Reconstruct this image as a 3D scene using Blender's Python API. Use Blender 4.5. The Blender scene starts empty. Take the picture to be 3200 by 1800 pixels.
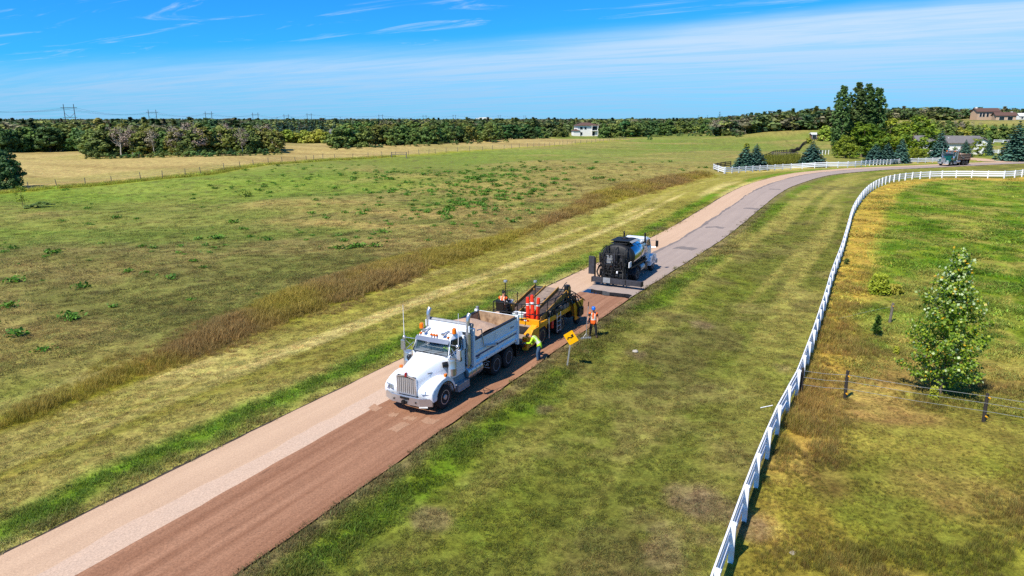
import bpy, bmesh, math, random
import numpy as np
from mathutils import Vector, Matrix, Euler

R = math.radians
scene = bpy.context.scene
COLL = scene.collection

# ------------------------------------------------------------------ camera
CAM_H = 12.0
FPX = 2133.0                      # focal length in photograph pixels (3200 wide)
PITCH = math.atan((900 - 372) / FPX)
cam = bpy.data.cameras.new('camera')
cam.sensor_width = 36.0
cam.lens = 36.0 * FPX / 3200.0
cam.clip_start = 0.2
cam.clip_end = 30000.0
cam_o = bpy.data.objects.new('camera', cam)
cam_o.location = (0, 0, CAM_H)
cam_o.rotation_euler = (math.pi / 2 - PITCH, 0, 0)
COLL.objects.link(cam_o)
scene.camera = cam_o

# ------------------------------------------------------------------ light
SUN_EL = R(52.0)
SUN_AZ = math.atan2(-0.69, -0.72)          # compass-like angle of the sun: x = sin, y = cos
world = bpy.data.worlds.new('World')
scene.world = world
world.use_nodes = True
wn = world.node_tree; wn.nodes.clear(); wl = wn.links
w_out = wn.nodes.new('ShaderNodeOutputWorld')
w_bg = wn.nodes.new('ShaderNodeBackground')
w_bg.inputs['Strength'].default_value = 0.1
sky = wn.nodes.new('ShaderNodeTexSky')
sky.sky_type = 'NISHITA'
sky.sun_disc = False
sky.sun_elevation = SUN_EL
sky.sun_rotation = SUN_AZ
sky.altitude = 500.0
sky.air_density = 1.0
sky.dust_density = 0.25
sky.ozone_density = 3.0
hs = wn.nodes.new('ShaderNodeMix'); hs.data_type = 'RGBA'; hs.blend_type = 'MULTIPLY'; hs.inputs[0].default_value = 1.0
hs.inputs[7].default_value = (0.10, 0.68, 1.28, 1)
wl.new(sky.outputs[0], hs.inputs[6])

def wmath(op, a, b=None, c=None):
    n = wn.nodes.new('ShaderNodeMath'); n.operation = op
    for i, v in enumerate((a, b, c)):
        if v is None: continue
        if isinstance(v, (int, float)): n.inputs[i].default_value = v
        else: wl.new(v, n.inputs[i])
    return n.outputs[0]

def wsmooth(v, a, b):
    n = wn.nodes.new('ShaderNodeMapRange'); n.interpolation_type = 'SMOOTHSTEP'
    wl.new(v, n.inputs['Value']); n.inputs['From Min'].default_value = a; n.inputs['From Max'].default_value = b
    return n.outputs['Result']

# thin high cloud sheet: positions on a plane overhead, beyond a slanting front
tc = wn.nodes.new('ShaderNodeTexCoord')
sep = wn.nodes.new('ShaderNodeSeparateXYZ'); wl.new(tc.outputs['Generated'], sep.inputs[0])
zz = wmath('ADD', wmath('MAXIMUM', sep.outputs[2], -0.01), 0.035)
PX = wmath('DIVIDE', sep.outputs[0], zz)
PY = wmath('DIVIDE', sep.outputs[1], zz)
# front line: passes (2.8,4.3) .. (0,6.5); n is across it, t along it
NXV, NYV = 0.52, 0.854
across = wmath('ADD', wmath('MULTIPLY', PX, NXV), wmath('MULTIPLY', PY, NYV))
along = wmath('SUBTRACT', wmath('MULTIPLY', PX, NYV), wmath('MULTIPLY', PY, NXV))
def wnoise(sa, sl, det, rough, off=0.0, dist=0.0):
    c = wn.nodes.new('ShaderNodeCombineXYZ')
    wl.new(wmath('MULTIPLY', across, sa), c.inputs[0]); wl.new(wmath('MULTIPLY', along, sl), c.inputs[1]); c.inputs[2].default_value = off
    n = wn.nodes.new('ShaderNodeTexNoise'); n.inputs['Scale'].default_value = 1.0
    n.inputs['Detail'].default_value = det; n.inputs['Roughness'].default_value = rough; n.inputs['Distortion'].default_value = dist
    wl.new(c.outputs[0], n.inputs['Vector']); return n.outputs['Fac']
streak = wnoise(1.9, 0.3, 7, 0.66, 3.0, 0.8)
edge_n = wnoise(0.6, 0.35, 5, 0.6, 11.0)
front = wmath('ADD', wmath('SUBTRACT', across, 5.55), wmath('MULTIPLY', wmath('SUBTRACT', edge_n, 0.5), 0.8))
front2 = wmath('SUBTRACT', front, wmath('MULTIPLY', wmath('MINIMUM', wmath('ADD', along, 4.0), 0.0), 0.43))
front3 = wmath('DIVIDE', front2, wmath('ADD', 0.8, wmath('MULTIPLY', wmath('MAXIMUM', wmath('MULTIPLY', along, -1.0), 0.0), 0.35)))
sheet = wmath('MULTIPLY', wsmooth(front3, -0.05, 1.0), wmath('ADD', 0.56, wmath('MULTIPLY', wsmooth(streak, 0.32, 0.68), 0.40)))
wisp_n = wnoise(2.2, 0.5, 7, 0.66, 24.0, 1.2)
wisp = wmath('MULTIPLY', wsmooth(wisp_n, 0.53, 0.76), 0.6)
cov = wmath('MULTIPLY', wmath('MINIMUM', wmath('MAXIMUM', sheet, wisp), 0.9), 1.0)
cmix = wn.nodes.new('ShaderNodeMix'); cmix.data_type = 'RGBA'
wl.new(cov, cmix.inputs[0]); wl.new(hs.outputs[2], cmix.inputs[6])
ccol = wn.nodes.new('ShaderNodeMix'); ccol.data_type = 'RGBA'; wl.new(wsmooth(sep.outputs[2], 0.0, 0.14), ccol.inputs[0])
ccol.inputs[6].default_value = (2.35, 4.5, 7.0, 1); ccol.inputs[7].default_value = (5.0, 6.2, 7.4, 1)
wl.new(ccol.outputs[2], cmix.inputs[7])
wl.new(cmix.outputs[2], w_bg.inputs['Color'])
wl.new(w_bg.outputs[0], w_out.inputs[0])

sun = bpy.data.lights.new('sun', 'SUN')
sun.energy = 5.0
sun.angle = R(0.5)
sun.color = (1.0, 0.94, 0.84)
sun_o = bpy.data.objects.new('sun', sun)
sd = Vector((math.sin(SUN_AZ) * math.cos(SUN_EL), math.cos(SUN_AZ) * math.cos(SUN_EL), math.sin(SUN_EL)))
sun_o.rotation_euler = sd.to_track_quat('Z', 'Y').to_euler()
sun_o.location = (-60, -40, 80)
COLL.objects.link(sun_o)

vs = scene.view_settings
vs.view_transform = 'Standard'; vs.look = 'None'; vs.exposure = 0.4; vs.gamma = 1.0
vs.use_curve_mapping = False
scene.cycles.use_denoising = False
scene.cycles.max_bounces = 6
scene.cycles.transparent_max_bounces = 12
scene.cycles.sample_clamp_indirect = 4.0
scene.cycles.caustics_reflective = False
scene.cycles.caustics_refractive = False

# ------------------------------------------------------------------ helpers
def lin(c):
    if isinstance(c, str):
        c = c.lstrip('#'); c = [int(c[i:i+2], 16) / 255 for i in (0, 2, 4)]
        return tuple(x / 12.92 if x <= 0.04045 else ((x + 0.055) / 1.055) ** 2.4 for x in c)
    return tuple(c)

def newmat(name):
    m = bpy.data.materials.new(name); m.use_nodes = True
    nt = m.node_tree
    return m, nt, nt.nodes['Principled BSDF']

def N(nt, kind, **kw):
    n = nt.nodes.new(kind)
    for k, v in kw.items():
        if hasattr(n, k): setattr(n, k, v)
        else: n.inputs[k].default_value = v
    return n

def pm(name, col, rough=0.5, metal=0.0, var=0.12, scale=4.0, bump=0.0, bscale=40.0, dirt=None, dirt_amt=0.0, spec=0.5, coat=0.0, emit=None, emit_s=0.0):
    """procedural paint / metal / rubber: base colour with noise, optional dirt and fine relief"""
    m, nt, b = newmat(name)
    col = lin(col)
    tcn = N(nt, 'ShaderNodeTexCoord')
    n = N(nt, 'ShaderNodeTexNoise'); n.inputs['Scale'].default_value = scale; n.inputs['Detail'].default_value = 6; n.inputs['Roughness'].default_value = 0.62
    nt.links.new(tcn.outputs['Object'], n.inputs['Vector'])
    rmp = N(nt, 'ShaderNodeMapRange'); rmp.inputs['From Min'].default_value = 0.3; rmp.inputs['From Max'].default_value = 0.7
    rmp.inputs['To Min'].default_value = 1 - var; rmp.inputs['To Max'].default_value = 1 + var
    nt.links.new(n.outputs['Fac'], rmp.inputs['Value'])
    mul = N(nt, 'ShaderNodeMix', data_type='RGBA', blend_type='MULTIPLY'); mul.inputs[0].default_value = 1
    mul.inputs[6].default_value = (*col, 1); nt.links.new(rmp.outputs[0], mul.inputs[7])
    out = mul.outputs[2]
    if dirt is not None:
        n2 = N(nt, 'ShaderNodeTexNoise'); n2.inputs['Scale'].default_value = scale * 0.7; n2.inputs['Detail'].default_value = 8; n2.inputs['Roughness'].default_value = 0.7
        nt.links.new(tcn.outputs['Object'], n2.inputs['Vector'])
        r2 = N(nt, 'ShaderNodeMapRange'); r2.inputs['From Min'].default_value = 0.62 - 0.3 * dirt_amt; r2.inputs['From Max'].default_value = 0.78 - 0.2 * dirt_amt
        r2.inputs['To Max'].default_value = min(1.0, 0.35 + dirt_amt)
        nt.links.new(n2.outputs['Fac'], r2.inputs['Value'])
        mx = N(nt, 'ShaderNodeMix', data_type='RGBA'); nt.links.new(r2.outputs[0], mx.inputs[0])
        nt.links.new(out, mx.inputs[6]); mx.inputs[7].default_value = (*lin(dirt), 1); out = mx.outputs[2]
    nt.links.new(out, b.inputs['Base Color'])
    b.inputs['Roughness'].default_value = rough; b.inputs['Metallic'].default_value = metal
    b.inputs['Specular IOR Level'].default_value = spec
    if coat: b.inputs['Coat Weight'].default_value = coat; b.inputs['Coat Roughness'].default_value = 0.08
    if bump:
        n3 = N(nt, 'ShaderNodeTexNoise'); n3.inputs['Scale'].default_value = bscale; n3.inputs['Detail'].default_value = 4
        nt.links.new(tcn.outputs['Object'], n3.inputs['Vector'])
        bp = N(nt, 'ShaderNodeBump'); bp.inputs['Strength'].default_value = bump; bp.inputs['Distance'].default_value = 0.02
        nt.links.new(n3.outputs['Fac'], bp.inputs['Height']); nt.links.new(bp.outputs[0], b.inputs['Normal'])
    if emit:
        b.inputs['Emission Color'].default_value = (*lin(emit), 1); b.inputs['Emission Strength'].default_value = emit_s
    return m

def fast_mesh(name, verts, faces, mats=(), fm=None, smooth=False):
    """verts (n,3) array, faces: (m,k) int array"""
    me = bpy.data.meshes.new(name)
    verts = np.asarray(verts, np.float32); faces = np.asarray(faces, np.int32)
    m, k = faces.shape
    me.vertices.add(len(verts)); me.vertices.foreach_set('co', verts.ravel())
    me.loops.add(m * k); me.loops.foreach_set('vertex_index', faces.ravel())
    me.polygons.add(m)
    me.polygons.foreach_set('loop_start', np.arange(0, m * k, k, dtype=np.int32))
    if fm is not None: me.polygons.foreach_set('material_index', np.asarray(fm, np.int32))
    for mt in mats: me.materials.append(mt)
    me.update(calc_edges=True)
    if smooth: me.polygons.foreach_set('use_smooth', np.ones(m, bool))
    return me

def link(name, data, parent=None, loc=(0, 0, 0), rot=(0, 0, 0), scale=(1, 1, 1)):
    o = bpy.data.objects.new(name, data)
    o.location = loc; o.rotation_euler = rot; o.scale = scale
    o.parent = parent
    COLL.objects.link(o)
    return o

def tag(o, label=None, cat=None, group=None, kind=None):
    if label: o['label'] = label
    if cat: o['category'] = cat
    if group: o['group'] = group
    if kind: o['kind'] = kind
    return o

def thing(name, label, cat, loc=(0, 0, 0), rz=0.0, group=None):
    o = link(name, None, None, loc, (0, 0, rz))
    o.empty_display_size = 0.2
    return tag(o, label, cat, group)

def copy_tree(o, parent=None):
    c = o.copy(); COLL.objects.link(c); c.parent = parent
    for ch in o.children:
        copy_tree(ch, c)
    return c

class MB:
    """collects shapes, then links them as one mesh object"""
    def __init__(s): s.v = []; s.f = []; s.m = []; s.mi = 0
    def add(s, vs, fs):
        o = len(s.v); s.v += [tuple(p) for p in vs]
        for f in fs: s.f.append(tuple(i + o for i in f)); s.m.append(s.mi)
        return s
    def mat(s, i): s.mi = i; return s
    def box(s, x0, x1, y0, y1, z0, z1):
        return s.add([(x, y, z) for x in (x0, x1) for y in (y0, y1) for z in (z0, z1)],
                     [(0, 1, 3, 2), (4, 6, 7, 5), (0, 4, 5, 1), (2, 3, 7, 6), (0, 2, 6, 4), (1, 5, 7, 3)])
    def cbox(s, c, size, rot=None):
        h = [d / 2 for d in size]
        M_ = Euler(rot).to_matrix() if rot else Matrix.Identity(3)
        vs = [Vector(c) + M_ @ Vector((x * h[0], y * h[1], z * h[2])) for x in (-1, 1) for y in (-1, 1) for z in (-1, 1)]
        return s.add(vs, [(0, 1, 3, 2), (4, 6, 7, 5), (0, 4, 5, 1), (2, 3, 7, 6), (0, 2, 6, 4), (1, 5, 7, 3)])
    def bar(s, p0, p1, w, h):
        """rectangular bar between two points"""
        p0 = Vector(p0); p1 = Vector(p1); d = p1 - p0; L = d.length
        q = d.to_track_quat('X', 'Z').to_matrix()
        vs = [(p0 + p1) / 2 + q @ Vector((x * L / 2, y * w / 2, z * h / 2)) for x in (-1, 1) for y in (-1, 1) for z in (-1, 1)]
        return s.add(vs, [(0, 1, 3, 2), (4, 6, 7, 5), (0, 4, 5, 1), (2, 3, 7, 6), (0, 2, 6, 4), (1, 5, 7, 3)])
    def tube(s, pts, r, n=8, caps=True):
        pts = [Vector(p) for p in pts]
        rs = r if isinstance(r, (list, tuple)) else [r] * len(pts)
        vs = []; prev = None
        for i, p in enumerate(pts):
            d = (pts[min(i + 1, len(pts) - 1)] - pts[max(i - 1, 0)]).normalized()
            if prev is None:
                a = d.orthogonal().normalized()
            else:
                a = (prev - d * prev.dot(d))
                a = a.normalized() if a.length > 1e-6 else d.orthogonal().normalized()
            prev = a; b = d.cross(a)
            for k in range(n):
                t = 2 * math.pi * k / n
                vs.append(p + (a * math.cos(t) + b * math.sin(t)) * rs[i])
        fs = []
        for i in range(len(pts) - 1):
            for k in range(n):
                k2 = (k + 1) % n
                fs.append((i * n + k, i * n + k2, (i + 1) * n + k2, (i + 1) * n + k))
        if caps:
            fs.append(tuple(range(n - 1, -1, -1))); fs.append(tuple((len(pts) - 1) * n + k for k in range(n)))
        return s.add(vs, fs)
    def cyl(s, p0, p1, r, r1=None, n=16): return s.tube([p0, p1], [r, r if r1 is None else r1], n)
    def prism(s, poly, axis, a0, a1):
        def P(u, w, a): return (u, a, w) if axis == 'y' else ((a, u, w) if axis == 'x' else (u, w, a))
        n = len(poly)
        vs = [P(u, w, a0) for u, w in poly] + [P(u, w, a1) for u, w in poly]
        fs = [tuple(range(n)), tuple(range(2 * n - 1, n - 1, -1))] + [(i, (i + 1) % n, n + (i + 1) % n, n + i) for i in range(n)]
        return s.add(vs, fs)
    def loft(s, secs, closed=True, caps=True):
        n = len(secs[0]); vs = [p for q in secs for p in q]; fs = []
        for i in range(len(secs) - 1):
            for k in range(n if closed else n - 1):
                k2 = (k + 1) % n
                fs.append((i * n + k, i * n + k2, (i + 1) * n + k2, (i + 1) * n + k))
        if caps and closed:
            fs.append(tuple(range(n - 1, -1, -1))); fs.append(tuple((len(secs) - 1) * n + k for k in range(n)))
        return s.add(vs, fs)
    def lathe(s, prof, c, axis='y', n=24):
        """prof: list of (radius, position along axis)"""
        vs = []
        for r, h in prof:
            for k in range(n):
                t = 2 * math.pi * k / n; a, b = r * math.cos(t), r * math.sin(t)
                p = {'y': (a, h, b), 'x': (h, a, b), 'z': (a, b, h)}[axis]
                vs.append((c[0] + p[0], c[1] + p[1], c[2] + p[2]))
        m = len(prof); fs = []
        for i in range(m - 1):
            for k in range(n):
                k2 = (k + 1) % n
                fs.append((i * n + k, i * n + k2, (i + 1) * n + k2, (i + 1) * n + k))
        fs.append(tuple(range(n - 1, -1, -1))); fs.append(tuple((m - 1) * n + k for k in range(n)))
        return s.add(vs, fs)
    def ball(s, c, r, n=10, m=6, sz=1.0):
        prof = [(max(1e-3, r * math.sin(math.pi * i / m)), -r * sz * math.cos(math.pi * i / m)) for i in range(m + 1)]
        return s.lathe(prof, c, 'z', n)
    def quad(s, *p): return s.add(p, [tuple(range(len(p)))])
    def mesh(s, name, mats, smooth=False, fix=True):
        me = bpy.data.meshes.new(name)
        me.from_pydata(s.v, [], s.f)
        for mt in (mats if isinstance(mats, (list, tuple)) else [mats]): me.materials.append(mt)
        me.polygons.foreach_set('material_index', s.m)
        if fix:
            bm = bmesh.new(); bm.from_mesh(me); bmesh.ops.recalc_face_normals(bm, faces=bm.faces[:]); bm.to_mesh(me); bm.free()
        if smooth:
            me.polygons.foreach_set('use_smooth', [True] * len(me.polygons))
            me.set_sharp_from_angle(angle=R(40))
        return me
    def build(s, name, mats, parent=None, bevel=0.0, smooth=False, loc=(0, 0, 0), rot=(0, 0, 0), fix=True, seg=2):
        o = link(name, s.mesh(name, mats, smooth, fix), parent, loc, rot)
        if bevel:
            b = o.modifiers.new('bevel', 'BEVEL'); b.width = bevel; b.segments = seg; b.limit_method = 'ANGLE'; b.angle_limit = R(35)
            b.use_clamp_overlap = True
        return o

def text_mesh(txt, size, mat, depth=0.002):
    cu = bpy.data.curves.new('lettering', 'FONT'); cu.body = txt; cu.size = size; cu.extrude = depth; cu.align_x = 'CENTER'; cu.align_y = 'CENTER'
    o = bpy.data.objects.new('lettering_tmp', cu); COLL.objects.link(o)
    dg = bpy.context.evaluated_depsgraph_get(); dg.update()
    me = bpy.data.meshes.new_from_object(o.evaluated_get(dg))
    bpy.data.objects.remove(o); bpy.data.curves.remove(cu)
    me.materials.clear(); me.materials.append(mat)
    return me

# value noise on world positions
_rs = np.random.RandomState(7)
_tab = _rs.rand(512, 512).astype(np.float32)
def vnoise(x, y, off=0):
    x = np.asarray(x, float) + off * 17.3; y = np.asarray(y, float) + off * 9.7
    xi = np.floor(x).astype(int); yi = np.floor(y).astype(int); fx = x - xi; fy = y - yi
    fx = fx * fx * (3 - 2 * fx); fy = fy * fy * (3 - 2 * fy)
    a = _tab[xi % 512, yi % 512]; b = _tab[(xi + 1) % 512, yi % 512]; c = _tab[xi % 512, (yi + 1) % 512]; d = _tab[(xi + 1) % 512, (yi + 1) % 512]
    return (a * (1 - fx) + b * fx) * (1 - fy) + (c * (1 - fx) + d * fx) * fy
def fbm(x, y, sc, oct=4, off=0, gain=0.55):
    t = 0; a = 1; s_ = 0
    for i in range(oct):
        t = t + a * vnoise(np.asarray(x) / sc * 2 ** i, np.asarray(y) / sc * 2 ** i, off + i * 3); s_ += a; a *= gain
    return t / s_
def sst(t):
    t = np.clip(t, 0, 1); return t * t * (3 - 2 * t)
# ------------------------------------------------------------------ terrain and road line
U = np.array([0.4715, 0.8819]); NN = np.array([0.8819, -0.4715])     # along the road (away), across it (to the right)
W1 = np.array([-2.85, 27.02])                                          # front tyre of the white truck on the ground

def pix_dir(px, py):
    u = (px - 1600) / FPX; v = (900 - py) / FPX
    return np.array([u, math.cos(PITCH) + v * math.sin(PITCH), -math.sin(PITCH) + v * math.cos(PITCH)])

def rise(x, y):
    s_ = x * U[0] + y * U[1]
    return 2.2 * sst((s_ - 45) / 85.0)

def solve(px, py, zf):
    d = pix_dir(px, py); z = 0.0
    for i in range(60):
        t = (z - CAM_H) / min(d[2], -1e-4)
        t = min(t, 5000.0)
        z1 = float(zf(d[0] * t, d[1] * t))
        if abs(z1 - z) < 0.004: break
        z = 0.35 * z + 0.65 * z1
    t = min((z - CAM_H) / min(d[2], -1e-4), 5000.0)
    return np.array([d[0] * t, d[1] * t])

def resample(P, step):
    P = np.asarray(P, float); Q = []
    for i in range(len(P) - 1):
        p0 = P[max(i - 1, 0)]; p1 = P[i]; p2 = P[i + 1]; p3 = P[min(i + 2, len(P) - 1)]
        k = max(2, int(np.linalg.norm(p2 - p1) / step))
        for j in range(k):
            t = j / k
            Q.append(0.5 * ((2 * p1) + (p2 - p0) * t + (2 * p0 - 5 * p1 + 4 * p2 - p3) * t * t + (3 * p1 - p0 - 3 * p2 + p3) * t ** 3))
    Q.append(P[-1])
    Q = np.array(Q)
    d = np.r_[0, np.cumsum(np.linalg.norm(np.diff(Q, axis=0), axis=1))]
    t = np.arange(0, d[-1], step)
    return np.c_[np.interp(t, d, Q[:, 0]), np.interp(t, d, Q[:, 1])]

C0 = W1 + NN * -2.72
ctr = [C0 + U * s_ for s_ in (-45, -30, -15, 0, 12, 24)]
far_px = [(2059, 783), (2185, 712), (2293, 638), (2362, 594), (2443, 563.5), (2543, 541.3), (2680, 529), (2734, 525.7), (2908, 518.2), (3057, 511), (3200, 506)]
ctr += [solve(a, b, rise) for a, b in far_px]
ctr.append(ctr[-1] + (ctr[-1] - ctr[-2]) / np.linalg.norm(ctr[-1] - ctr[-2]) * 90)
CL = resample(ctr, 1.0)
for _ in range(12):                                                    # relax picking error
    CL[1:-1] = 0.25 * CL[:-2] + 0.5 * CL[1:-1] + 0.25 * CL[2:]
CLT = np.gradient(CL, axis=0); CLT /= np.linalg.norm(CLT, axis=1)[:, None]
CLN = np.c_[CLT[:, 1], -CLT[:, 0]]
CLS = np.r_[0, np.cumsum(np.linalg.norm(np.diff(CL, axis=0), axis=1))]

def road_coord(x, y):
    """signed distance across (right positive) and distance along the road line"""
    x = np.atleast_1d(np.asarray(x, float)); y = np.atleast_1d(np.asarray(y, float))
    D = np.empty(len(x)); A = np.empty(len(x)); sub = CL[::2]; sn = CLN[::2]; ss_ = CLS[::2]
    for i in range(0, len(x), 40000):
        dx = x[i:i + 40000, None] - sub[None, :, 0]; dy = y[i:i + 40000, None] - sub[None, :, 1]
        k = np.argmin(dx * dx + dy * dy, axis=1); r = np.arange(len(k))
        ddx = dx[r, k]; ddy = dy[r, k]
        side = ddx * sn[k, 0] + ddy * sn[k, 1]
        dist = np.sqrt(ddx ** 2 + ddy ** 2)
        near = (k > 0) & (k < len(sub) - 1)
        D[i:i + 40000] = np.where(near, side, np.sign(side) * dist)
        A[i:i + 40000] = ss_[k] - ddx * 0 + ddx * sn[k, 1] * -1 * 0
        tx = -sn[k, 1]; ty = sn[k, 0]
        A[i:i + 40000] += ddx * tx + ddy * ty
    return D, A

def terrain(x, y):
    x = np.atleast_1d(np.asarray(x, float)); y = np.atleast_1d(np.asarray(y, float))
    d, a = road_coord(x, y)
    r = np.hypot(x, y); az = np.degrees(np.arctan2(x, y))
    z = rise(x, y)
    z = z - 0.5 * np.exp(-((d + 12) / 3.6) ** 2) * sst((260 - r) / 60)
    z = z - 0.28 * np.exp(-((d - 10) / 3.5) ** 2) * sst((160 - r) / 60)
    off = sst((np.abs(d) - 9) / 30)
    z = z + off * (fbm(x, y, 55, 3, 2) - 0.5) * (2.2 + 1.8 * sst((-d - 20) / 20)) * sst((600 - r) / 200)
    z = z + off * (fbm(x, y, 14, 2, 8) - 0.5) * 0.5 * sst((250 - r) / 100)
    z = z + sst((r - 330) / 500) * (fbm(x, y, 260, 3, 5) - 0.5) * 5
    z = z + 9.0 * sst((r - 240) / 280) * sst((az - 13) / 12) * (1 - sst((r - 1500) / 1500))
    z = z + 26.0 * sst((r - 900) / 1800) * sst((az - 8) / 26)
    z = z - 0.10 * sst((3.48 - np.abs(d - 0.45)) / 0.32) * (r < 420)
    z = z - 0.9 * np.exp(-(((x + 62) / 34) ** 2 + ((y - 118) / 16) ** 2))      # hollow in the left pasture              # bed under the road sheets
    return z

def TZ(x, y): return float(terrain(x, y)[0])
_gc = {}
def G(px, py):
    k = (round(px, 1), round(py, 1))
    if k not in _gc: _gc[k] = solve(px, py, lambda a, b: TZ(a, b))
    return _gc[k]
def G3(px, py):
    p = G(px, py); return Vector((p[0], p[1], TZ(p[0], p[1])))
def AT(px, dist):
    """point at a picture column and a ground distance"""
    u = (px - 1600) / FPX; a = math.atan(u * math.cos(PITCH)); x, y = dist * math.sin(a), dist * math.cos(a)
    return Vector((x, y, TZ(x, y)))

def seg_dist(x, y, P):
    best = np.full(len(x), 1e9)
    for i in range(len(P) - 1):
        a = P[i]; b = P[i + 1]; ab = b - a; L = max(ab @ ab, 1e-9)
        t = np.clip(((x - a[0]) * ab[0] + (y - a[1]) * ab[1]) / L, 0, 1)
        best = np.minimum(best, np.hypot(x - a[0] - t * ab[0], y - a[1] - t * ab[1]))
    return best
def poly_sd(x, y, P):
    """signed distance to a polygon, positive inside"""
    P = [np.asarray(p) for p in P]; Q = P + [P[0]]
    ins = np.zeros(len(x), bool)
    for i in range(len(P)):
        a = Q[i]; b = Q[i + 1]
        c = ((a[1] > y) != (b[1] > y)) & (x < (b[0] - a[0]) * (y - a[1]) / (b[1] - a[1] + 1e-12) + a[0])
        ins ^= c
    d = seg_dist(x, y, Q)
    return np.where(ins, d, -d)

# outlines of the ground's zones, from the photograph onto the ground
DITCH_LO = [(-160, 1400), (0, 1345), (130, 1300), (350, 1215), (560, 1140), (760, 1060), (960, 985), (1200, 905), (1400, 830), (1560, 770), (1640, 735), (1800, 672), (1980, 615), (2160, 570), (2240, 548)]
DITCH_HI = [(-160, 1372), (0, 1312), (170, 1240), (330, 1165), (480, 1100), (640, 1020), (800, 950), (1000, 872), (1180, 815), (1330, 780), (1480, 757), (1650, 715), (1760, 655), (1840, 605), (2000, 565), (2200, 535)]
DITCH = [G(*p) for p in DITCH_LO] + [G(*p) for p in DITCH_HI[::-1]]
FENCE_PX = [(2172, 2110), (2243, 1872), (2299, 1709), (2341, 1581), (2375, 1489), (2408, 1404), (2440, 1330), (2486, 1243), (2520, 1150), (2545, 1075), (2578, 965), (2600, 885), (2630, 800), (2652, 720), (2665, 675), (2690, 632), (2715, 604), (2745, 585), (2790, 570), (2850, 561.5), (2920, 557), (3010, 555.5), (3080, 557), (3150, 557), (3215, 551)]
FENCE_LINE = [G(a, b) for a, b in FENCE_PX]
FENCE_LINE.append(FENCE_LINE[-1] + (FENCE_LINE[-1] - FENCE_LINE[-2]) * 1.5)
WIRE_PX = [(0, 603), (90, 595), (130, 589), (185, 585), (267, 580), (335, 574), (370, 570), (425, 565), (500, 558), (560, 552), (620, 545), (675, 538), (722, 528), (770, 522), (855, 512), (930, 508), (1010, 500), (1100, 496), (1200, 490), (1300, 484), (1400, 476), (1500, 470), (1600, 464), (1700, 458), (1800, 450), (1880, 443), (1960, 437)]
WIRE_LINE = [G(a, b) for a, b in WIRE_PX]
HAY = [p for p in WIRE_LINE] + [G(2000, 432), G(1700, 428), G(1300, 430), G(1000, 430), G(600, 440), G(0, 450), G(-400, 470), G(-300, 620)]
CORN = [G(2378, 522), G(2378, 497), G(2500, 492), G(2502, 517)]

def K(hexc, f=1.0): return np.array(lin(hexc)) * f

BARE = [(2195, 1018, 1.0), (2460, 1148, 1.3), (1980, 1105, 0.9), (2150, 1540, 1.1), (2240, 1580, 1.3), (2130, 1760, 1.6), (1700, 1280, .6), (2060, 715, 1.2), (2330, 1650, .6), (1830, 1098, .5), (1350, 1620, .6)]

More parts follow.
